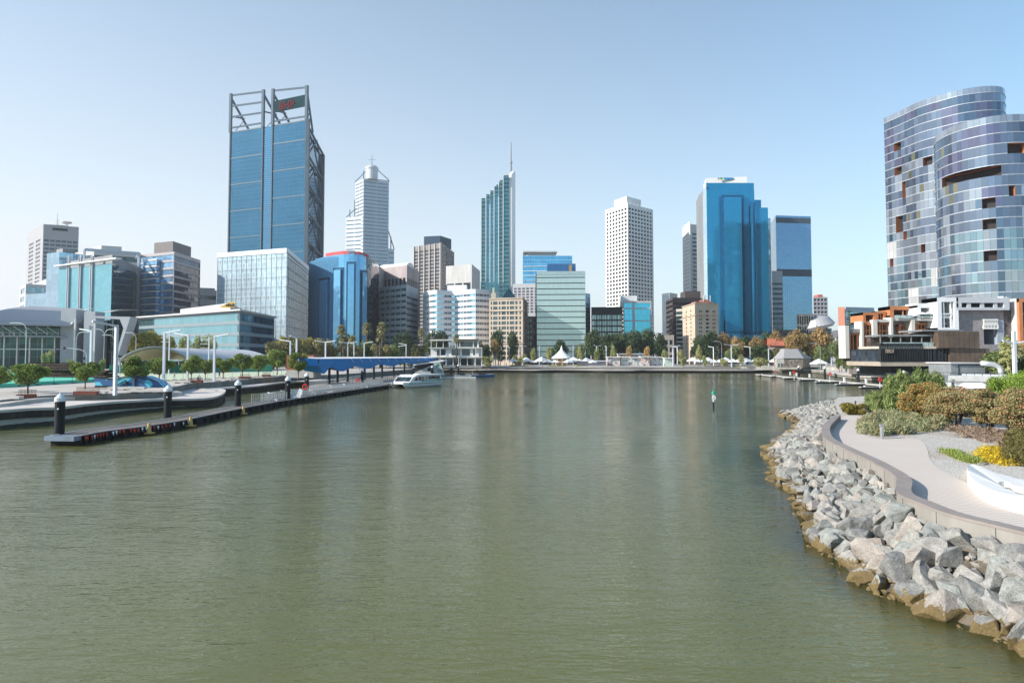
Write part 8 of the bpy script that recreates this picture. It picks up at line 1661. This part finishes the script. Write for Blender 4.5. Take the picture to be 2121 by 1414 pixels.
Y = 124; X_ = lambda px: XY(px, Y, 790); Z_ = lambda y: ZY(y, Y); t = thing('mural_wall', 'angular blue wall painted with swirling waves', 'wall', (X_(195), Y, ZU)); m = MB(); MU = muralmat(); xzprism(m, [(194, 781), (240, 784.5), (240, 801), (198, 801)], Y, Y+.5); xzprism(m, [(240, 784.5), (268, 777.5), (298, 779), (326, 790), (337, 800), (337, 802), (240, 802)], Y+.1, Y+3); m.build('panel', MU, t); m = MB(); m.beam((X_(194), Y-.05, Z_(781)), (X_(240), Y-.05, Z_(784.5)), .15); m.beam((X_(240), Y+.02, Z_(784.5)), (X_(268), Y+.02, Z_(777.5)), .15); m.beam((X_(268), Y+.02, Z_(777.5)), (X_(326), Y+.02, Z_(790)), .12); m.beam((X_(240), Y-.1, Z_(799)), (X_(261), Y-.1, Z_(788)), .2); m.beam((X_(261), Y-.1, Z_(788)), (X_(266), Y-.1, Z_(800)), .2); m.build('edge', DARK, t); m = MB(); m.box(X_(197), X_(226), Y-.12, Y-.02, ZU, ZU+.35); m.build('base', DARK, t)
# green covered building site and temporary fence
GS = mat('green_site_cover', (.14, .55, .39), .85, var=.2, scale=.12, col2=(.09, .45, .33)); GS2 = mat('pale_site_ground', (.44, .56, .42), .85, var=.2, scale=.08, col2=(.55, .52, .38))
m = MB(); m.flat([G(-80, 806, ZU+.02), G(60, 799, ZU+.02), G(195, 791, ZU+.02), G(230, 776, ZU+.02), G(225, 768, ZU+.02), G(-80, 770, ZU+.02)]); struct(m.build('site_ground', [GS])); m = MB(); m.flat([G(230, 790, ZU+.016), G(330, 788, ZU+.016), G(600, 776, ZU+.016), G(600, 766, ZU+.016), G(225, 766, ZU+.016), G(222, 786, ZU+.016)]); struct(m.build('site_ground', [GS2]))
fl_ = [G(-60, 806, ZU), G(40, 801, ZU), G(75, 798, ZU), G(112, 796, ZU), G(150, 794, ZU), G(195, 791, ZU)]; t = thing('site_fence', 'low fence of green shade cloth and thin steel posts on the left plaza', 'fence', fl_[0]); m = MB(); sh = MB()
for a, c in zip(fl_[:-1], fl_[1:]): sh.face([a, c, c+Vector((0, 0, .7)), a+Vector((0, 0, .7))]); sh.face([c+Vector((0, .02, 0)), a+Vector((0, .02, 0)), a+Vector((0, .02, .7)), c+Vector((0, .02, .7))])
sh.build('shade_cloth', GS, t)
for q in fl_: m = MB(); m.beam(q+Vector((0, -.1, 0)), q+Vector((0, -.1, 1.9)), .06); m.build('post', DARK, t); m = MB(); m.obox((q.x, q.y-.1, q.z), (1.6, .5, .14)); m.build('foot', DARK, t)
t = thing('site_fence', 'long line of thin fence posts and feet before the pale site ground', 'fence', G(345, 789, ZU))
for i in range(16): q = G(345+i*17, 788-i*.72, ZU); m = MB(); m.beam(q, q+Vector((0, 0, 1.9)), .06); m.build('post', GREYM, t); m = MB(); m.obox(q, (1.3, .5, .14)); m.build('foot', DARK, t)
Y = 215; t = thing('site_hoarding', 'long low dark green hoarding behind the pale site ground', 'fence', tuple(P2(330, Y))+(ZU,)); a, c = P2(228, 225), P2(565, 245); m = MB(); m.beam((a.x, a.y, ZU+1.3), (c.x, c.y, ZU+1.3), .2, 2.6); m.build('panel', mat('hoarding_green', (.05, .26, .19), .8, var=.15), t)
# stacked dark barges
t = thing('timber_stack', 'long dark stack of timber beams layered with gaps on the left plaza', 'timber stack', tuple(P2(150, 185))+(ZU,)); rr = random.Random(2)
for k in range(6):
    z = ZU+.1+k*.62; m = MB(); x0, x1 = (54, 232) if k < 3 else (54+rr.uniform(-4, 4), 158+rr.uniform(0, 30)); a, c = P2(x0+rr.uniform(-3, 3), 186), P2(x1+rr.uniform(-6, 4), 180); a.y += k*.3; m.beam((a.x, a.y, z+.18), (c.x, c.y, z+.18), 4.5, .36)
    n_ = 9
    for i in range(n_): p = a+(c-a)*(i+.5)/n_; m.box(p.x-.15, p.x+.15, p.y-2.1, p.y+2, z+.36, z+.62)
    m.build('layer', mat('tarred_timber', (.03, .022, .018), .8, var=.5, scale=.8), t)
    m = MB(); m.beam((a.x, a.y-2.3, z+.36), (c.x, c.y-2.3, z+.36), .12, .06); m.build('edge', mat('rust_edge', (.3, .2, .14), .8, var=.5, scale=1), t)
t = thing('timber_box_kiosk', 'orange-brown timber clad kiosk with a pale base behind the canopy left end', 'kiosk', tuple(P2(625, 178))+(ZU,)); Y = 178; m = MB(); m.box(XY(594, Y), XY(650, Y), Y, Y+7, ZY(766, Y), ZY(735, Y)); m.build('wall', mat('cedar', (.3, .12, .06), .7, var=.3, scale=.6, streak=True), t); m = MB(); m.box(XY(594, Y), XY(650, Y), Y-.1, Y+7, ZU, ZY(766, Y)); m.build('base', CONC, t)

# ================================================================== FAR PLAZA
up_ = thing('market_umbrella', 'x', 'umbrella'); m = MB(); m.beam((0, 0, 0), (0, 0, 3), .1); m.build('pole', STEELW, up_); m = MB()
for k in range(4):
    a, c = k*pi/2+pi/4, (k+1)*pi/2+pi/4; m.face([(3.1*cos(a), 3.1*sin(a), 2.5), (3.1*cos(c), 3.1*sin(c), 2.5), (.2*cos(c), .2*sin(c), 4.1), (.2*cos(a), .2*sin(a), 4.1)]); m.face([(3.1*cos(a), 3.1*sin(a), 2.2), (3.1*cos(c), 3.1*sin(c), 2.2), (3.1*cos(c), 3.1*sin(c), 2.5), (3.1*cos(a), 3.1*sin(a), 2.5)])
m.build('canopy', WHITE, up_); m = MB(); m.obox((0, 0, 0), (.8, .8, .15)); m.obox((1.2, .4, .65), (1.2, .8, .08)); m.obox((1.2, .4, 0), (.1, .1, .65)); m.build('base', GREYM, up_); proto(up_)
ux = [(1063, 741), (1076, 744), (1090, 740), (1105, 745), (1122, 739), (1135, 744), (1150, 745), (1165, 741), (1177, 744), (1188, 739), (1200, 743), (1214, 740), (1228, 745), (1434, 740), (1447, 744), (1458, 741), (1466, 740), (1480, 745), (1491, 744), (1503, 740), (1518, 743), (1531, 743), (1547, 742), (1560, 745), (1604, 742), (1617, 746), (1696, 743), (806, 755), (825, 754), (850, 753)]
for i, (px, yt) in enumerate(ux):
    Y = 372+(i % 4)*4 if px > 1000 and px < 1680 else (268 if px == 1696 else 305); p = P2(px, Y, 745); s = min(1.35, (ZY(yt, Y)-ZU)/4.1) if px > 1000 else .95; lab = ('white market umbrella in the row left of the mural stalls' if px < 1240 else 'white market umbrella in the row before the big blue tower') if 1000 < px < 1680 else 'white umbrella right of the stone pavilion' if px == 1696 else 'white umbrella seen under the blue canopy'
    place(up_, (p.x, p.y, ZU), (i*37 % 10)*.1, s, lab, 'white market umbrellas' if 1000 < px < 1680 else 'umbrellas under the canopy' if px < 1000 else None)
p = P2(1163, 384); t = thing('carousel_tent', 'big round white carousel tent with a pointed top', 'tent', (p.x, p.y, ZU)); m = MB(); z = ZY(742, 384)-ZU; h = ZY(715, 384)-ZU; m.tube([(p.x, p.y, ZU+z), (p.x, p.y, ZU+z+.5), (p.x, p.y, ZU+z+(h-z)*.42), (p.x, p.y, ZU+z+(h-z)*.66), (p.x, p.y, ZU+h)], [5.9, 5.7, 2.3, .8, .06], 12); m.build('canopy', WHITE, t); m = MB()
for k in range(12): a = k*pi/6; m.tube([(p.x+5.3*cos(a), p.y+5.3*sin(a), ZU), (p.x+5.3*cos(a), p.y+5.3*sin(a), ZU+z)], .1, 5)
m.build('posts', WHITE, t)['kind'] = 'stuff'; m = MB(); m.tube([(p.x, p.y, ZU), (p.x, p.y, ZU+z)], 3.6, 12); m.build('drum', mat('carousel_gold', (.5, .36, .22), .6, var=.9, scale=1.2, col2=(.2, .08, .05)), t)
def signmat(nm, cols, sc):
    m, nt, b = newmat(nm); geo = N(nt, 'ShaderNodeNewGeometry'); v = N(nt, 'ShaderNodeTexVoronoi'); v.inputs['Scale'].default_value = sc; nt.links.new(geo.outputs['Position'], v.inputs[0]); cr = N(nt, 'ShaderNodeValToRGB'); cr.color_ramp.interpolation = 'CONSTANT'; sp = N(nt, 'ShaderNodeSeparateColor'); nt.links.new(v.outputs['Color'], sp.inputs[0]); nt.links.new(sp.outputs[0], cr.inputs[0]); e = cr.color_ramp.elements
    for i, c in enumerate(cols):
        if i < 2: e[i].position = i/len(cols); e[i].color = (*c, 1)
        else: x = e.new(i/len(cols)); x.color = (*c, 1)
    nt.links.new(cr.outputs[0], b.inputs['Base Color']); b.inputs['Roughness'].default_value = .7; return m
SM1 = signmat('pink_mural', [(.6, .3, .26), (.62, .55, .5), (.45, .5, .5), (.6, .58, .56), (.2, .2, .22)], 1.1); SM2 = signmat('grey_mural', [(.5, .56, .56), (.2, .26, .28), (.62, .6, .58), (.4, .3, .3), (.55, .57, .55)], 1.3)
for i, (x0, x1, yt, yb_, Y, mt_, lab) in enumerate(((1258, 1284, 738, 752, 380, SM1, 'stall with a pink mural at the left end of the stall row'), (1286, 1304, 738, 752, 382, SM2, 'stall with a grey-green mural, second in the stall row'), (1305, 1326, 739, 752, 381, SM2, 'stall with grey arched drawings in the middle of the stall row'), (1327, 1345, 737, 752, 380, SM1, 'stall with pink panels, second from the right of the stall row'), (1346, 1369, 738, 752, 383, SM2, 'stall with a pale mural at the right end of the stall row'), (1280, 1336, 731.5, 740, 394, SM1, 'taller white-roofed stall behind the mural stall row'), (1196, 1254, 746, 753, 376, mat('grey_curtain', (.34, .34, .37), .8, var=.15), 'long low grey-sided marquee left of the stall row'), (1376, 1392, 740, 750, 370, mat('mint', (.5, .6, .54), .6), 'small mint green kiosk left of the double lamp'))):
    p, q = P2(x0, Y), P2(x1, Y); t = thing('market_stall', lab, 'stall', (p.x, Y, ZU), 'market stalls'); z1 = ZY(yt, Y); m = MB(); m.box(p.x, q.x, Y, Y+4, ZU, z1-.5); m.build('wall', mt_, t); m = MB(); m.box(p.x-.4, q.x+.4, Y-1.2, Y+4.3, z1-.5, z1-.15); m.build('roof', WHITE, t)
# faceted pavilion
p = P2(1645, 335); Y = 335; t = thing('faceted_pavilion', 'low faceted stone and glass pavilion with a truncated pyramid roof', 'building', (p.x, p.y, ZU)); z1, z2 = ZY(742, Y), ZY(722, Y); m = MB(); base = [(XY(1607, Y), Y+4), (XY(1622, Y), Y), (XY(1664, Y), Y), (XY(1683, Y), Y+5), (XY(1681, Y+14), Y+14), (XY(1610, Y+14), Y+14)]; top = [(XY(1629, Y), Y+6), (XY(1633, Y), Y+5), (XY(1660, Y), Y+5), (XY(1667, Y), Y+7), (XY(1664, Y), Y+10), (XY(1632, Y), Y+10)]
for i in range(6):
    a, c, e, f = base[i], base[(i+1) % 6], top[i], top[(i+1) % 6]; m.face([(a[0], a[1], z1), (c[0], c[1], z1), (f[0], f[1], z2), (e[0], e[1], z2)])
m.flat([(a, b_, z2) for a, b_ in top]); m.build('roof', mat('mottled_shingle', (.42, .41, .4), .6, .2, var=.8, scale=1.6, col2=(.26, .26, .28)), t)
m = MB(); m.prism([(a+(p.x-a)*.05, b_+.4) for a, b_ in base], ZU, z1); m.build('wall', mat('pavilion_stone', (.34, .3, .26), .8, var=.7, scale=1.0), t); m = MB(); m.box(XY(1608, Y), XY(1625, Y), Y+.6, Y+1.4, ZU, z1); m.build('panel', mat('pavilion_pale', (.58, .57, .55), .6), t)
m = MB()
for x in (1612, 1618, 1623): m.box(XY(x, Y), XY(x, Y)+.5, Y+.5, Y+.58, ZU, ZU+1.9)
m.build('doorway', DARK, t)
p = P2(1538, 380); t = thing('lookout_cabin', 'small white cabin with a blue dome behind the umbrellas', 'kiosk', (p.x, p.y, ZU)); m = MB(); m.obox((p.x, p.y, ZU), (2, 2, 3.4)); m.obox((p.x, p.y, ZU+3.4), (3.2, 3.2, .9)); m.build('wall', WWALL, t); m = MB(); m.lathe([(.9, 0), (.9, .5), (.6, 1), (.05, 1.3)], (p.x, p.y, ZU+4.3), 10); m.build('roof', mat('dome_blue', (.08, .12, .25), .4), t)
rr = random.Random(12)
for i in range(12):   # leaning white poles
    p = P2(1028+rr.uniform(-16, 18), 366+rr.uniform(-4, 6)); t = thing('white_pole', 'slender leaning white pole in the cluster right of the restaurant', 'pole', (p.x, p.y, ZU), 'cluster of leaning white poles'); h = rr.uniform(4, 8); m = MB(); m.tube([(p.x, p.y, ZU), (p.x+rr.uniform(-1.2, 1.2), p.y, ZU+h)], [.16, .08], 5); m.build('pole', mat('pale_pole', (.55, .53, .5), .6), t)
for i, (x0, x1, lab) in enumerate(((1058, 1095, 'left lawn strip on the far terrace'), (1140, 1172, 'low planting before the carousel tent'), (1192, 1208, 'small planting bed right of the carousel tent'), (1465, 1545, 'long lawn strip under the tall double lamp'))):
    p, q = P2(x0, 361), P2(x1, 361); t = thing('planting_bed', lab, 'planting', (p.x, 364, ZU)); m = MB(); m.prism([(p.x, 363), (q.x, 363), (q.x-1, 369), (p.x+1, 369)], ZU, ZU+.15); m.build('soil', mat('bed_soil', (.2, .17, .1), .9), t); leafcloud('grass', [(rr.uniform(0, q.x-p.x), rr.uniform(0, 4), .3, 1.2, 1.0, .35) for _ in range(14)], 700, .4, mat('lawn', (.28, .3, .1), .9, var=.2, scale=.5) if False else LP_, t, 90+i)

# ------------------------------------------------------------------ people
def person(name, joints, edges, cols, hair=True):
    me = bpy.data.meshes.new(name); me.from_pydata([j[0] for j in joints], edges, []); o = bpy.data.objects.new(name, me); COL.objects.link(o); sk = o.modifiers.new('s', 'SKIN'); o.modifiers.new('u', 'SUBSURF').levels = 1
    for i, j in enumerate(joints): me.skin_vertices[0].data[i].radius = (j[1], j[1]*(.75 if len(j) < 3 else j[2])); me.skin_vertices[0].data[i].use_root = (i == 0)
    dg = bpy.context.evaluated_depsgraph_get(); nm = bpy.data.meshes.new_from_object(o.evaluated_get(dg)); bpy.data.objects.remove(o); return nm
hips = [((0, 0, .95), .15), ((0, 0, 1.2), .15), ((0, 0, 1.42), .17, .6), ((0, 0, 1.53), .06), ((0, -.01, 1.66), .1, 1.05)]
legs = [((.09, 0, .88), .1), ((.11, -.12, .48), .065), ((.11, -.02, .07), .045), ((.11, -.17, .04), .04), ((-.09, 0, .88), .1), ((-.11, .1, .48), .065), ((-.11, .22, .08), .045), ((-.11, .1, .04), .04)]
arms = [((.2, 0, 1.42), .065), ((.27, .06, 1.15), .045), ((.27, -.06, .92), .035), ((.27, -.1, .83), .03), ((-.2, 0, 1.42), .065), ((-.27, -.06, 1.15), .045), ((-.26, -.2, .95), .035), ((-.26, -.25, .87), .03)]
E = [(0, 1), (1, 2), (2, 3), (3, 4), (0, 5), (5, 6), (6, 7), (7, 8), (0, 9), (9, 10), (10, 11), (11, 12), (2, 13), (13, 14), (14, 15), (15, 16), (2, 17), (17, 18), (18, 19), (19, 20)]
walk = person('person', hips+legs+arms, E, None)
sj = [((0, 0, .5), .16), ((0, .02, .75), .15), ((0, -.05, 1.0), .17, .6), ((0, -.08, 1.1), .06), ((0, -.12, 1.22), .1, 1.05), ((.1, -.1, .5), .1), ((.12, -.5, .52), .07), ((.12, -.5, .08), .05), ((.12, -.64, .04), .04), ((-.1, -.1, .5), .1), ((-.12, -.5, .52), .07), ((-.12, -.55, .08), .05), ((-.12, -.68, .04), .04), ((.2, -.04, 1.0), .065), ((.26, -.1, .76), .045), ((.12, -.36, .66), .035), ((.08, -.42, .64), .03), ((-.2, -.04, 1.0), .065), ((-.26, -.1, .76), .045), ((-.12, -.36, .66), .035), ((-.08, -.42, .64), .03)]
sit = person('person', sj, E, None)
SKIN = mat('skin', (.5, .3, .22), .6)
def putperson(me, px, Y, z, rz, shirt, trousers, lab, split=(.9, 1.5)):
    m2 = me.copy(); m2.materials.clear()
    for mm in (mat('cloth_%s' % str(trousers), trousers, .8), mat('cloth_%s' % str(shirt), shirt, .8), SKIN): m2.materials.append(mm)
    for f in m2.polygons: f.material_index = 2 if f.center.z > split[1] or (abs(f.center.x) > .2 and f.center.z < split[1]-.5 and f.center.z > split[0]-.15 and split[0] > .6) else 1 if f.center.z > split[0] else 0
    p = P2(px, Y, 750); o = bpy.data.objects.new('person', m2); COL.objects.link(o); o.location = (p.x, p.y, z); o.rotation_euler = (0, 0, rz); tag(o, lab, 'person'); top = split[1]+.16
    h = MB(); h.lathe([(.1, -.06), (.115, .02), (.09, .1), (.02, .14)], (0, (0.0 if split[0] > .6 else -.1), top), 8); ho = h.build('hair', mat('dark_hair', (.03, .02, .015), .8)); ho.parent = o
putperson(sit, 411, 146.5, ZU+.1, .5, (.1, .1, .12), (.02, .02, .03), 'seated person in dark clothes on the occupied red-brown bench', (.6, 1.08))
putperson(sit, 416, 146, ZU+.1, -.6, (.25, .33, .5), (.02, .02, .03), 'seated person in a blue top with a leg out beside the first', (.6, 1.08))
for i, (px, Y, z, sh, tr, lab) in enumerate(((1606, 262, 1.4, (.6, .1, .08), (.5, .12, .1), 'left of two people in red on the right quay'), (1610, 262, 1.4, (.55, .12, .1), (.1, .12, .2), 'right of two people in red on the right quay'), (1743, 230, ZU, (.5, .2, .2), (.05, .05, .08), 'person in a pink top walking by the podium trees'), (1752, 232, ZU, (.1, .1, .12), (.15, .15, .2), 'person in black walking by the podium trees'), (1708, 250, ZU, (.5, .5, .5), (.05, .05, .06), 'person in a white top near the marina'), (1555, 345, 1.75, (.55, .53, .5), (.2, .2, .25), 'person in white on the terrace right of the double lamp'), (1376, 356, ZU, (.05, .05, .06), (.05, .05, .08), 'dark figure leaning beside the double lamp'), (1237, 357, ZU, (.1, .1, .13), (.2, .2, .25), 'dark figure at the left terrace steps'), (1215, 357, ZU, (.5, .3, .25), (.1, .1, .12), 'person in orange beside the white bench terrace'), (1049, 360, ZU, (.6, .1, .08), (.1, .1, .12), 'person in red near the left umbrellas'), (1036, 362, ZU, (.5, .5, .52), (.08, .08, .1), 'person in white beside the poles'), (362, 172, ZU, (.3, .3, .32), (.03, .03, .04), 'person standing behind the clipped trees'), (1622, 330, ZU, (.08, .08, .1), (.1, .1, .12), 'dark figure at the pavilion doors'), (455, 176, ZU, (.05, .05, .06), (.05, .05, .06), 'dark figure under the seventh clipped tree'))):
    putperson(walk, px, Y, z, i*1.3, sh, tr, lab)
# ------------------------------------------------------------------ clean up
for r_ in PROTOS: drop(r_)
# lettering on the crown sign becomes a real mesh
dg = bpy.context.evaluated_depsgraph_get()
for o in [o for o in S.objects if o.type == 'FONT']:
    me = bpy.data.meshes.new_from_object(o.evaluated_get(dg)); n = bpy.data.objects.new('sign_letters', me); COL.objects.link(n); n.parent = o.parent; n.matrix_parent_inverse = o.matrix_parent_inverse; n.location = o.location; n.rotation_euler = o.rotation_euler; bpy.data.objects.remove(o)
# ------------------------------------------------------------------ thin even haze over the whole place
hm = bpy.data.materials.new('haze'); hm.use_nodes = True; ntz = hm.node_tree; ntz.nodes.remove(ntz.nodes['Principled BSDF'])
pv_ = ntz.nodes.new('ShaderNodeVolumePrincipled'); pv_.inputs['Color'].default_value = (0.93, 0.96, 1, 1); pv_.inputs['Density'].default_value = 0.0001; pv_.inputs['Anisotropy'].default_value = 0.2
ntz.links.new(pv_.outputs[0], ntz.nodes['Material Output'].inputs['Volume'])
m = MB(); m.box(-5000, 5000, -500, 7500, -5, 285); o = m.build('haze', hm); o['kind'] = 'stuff'
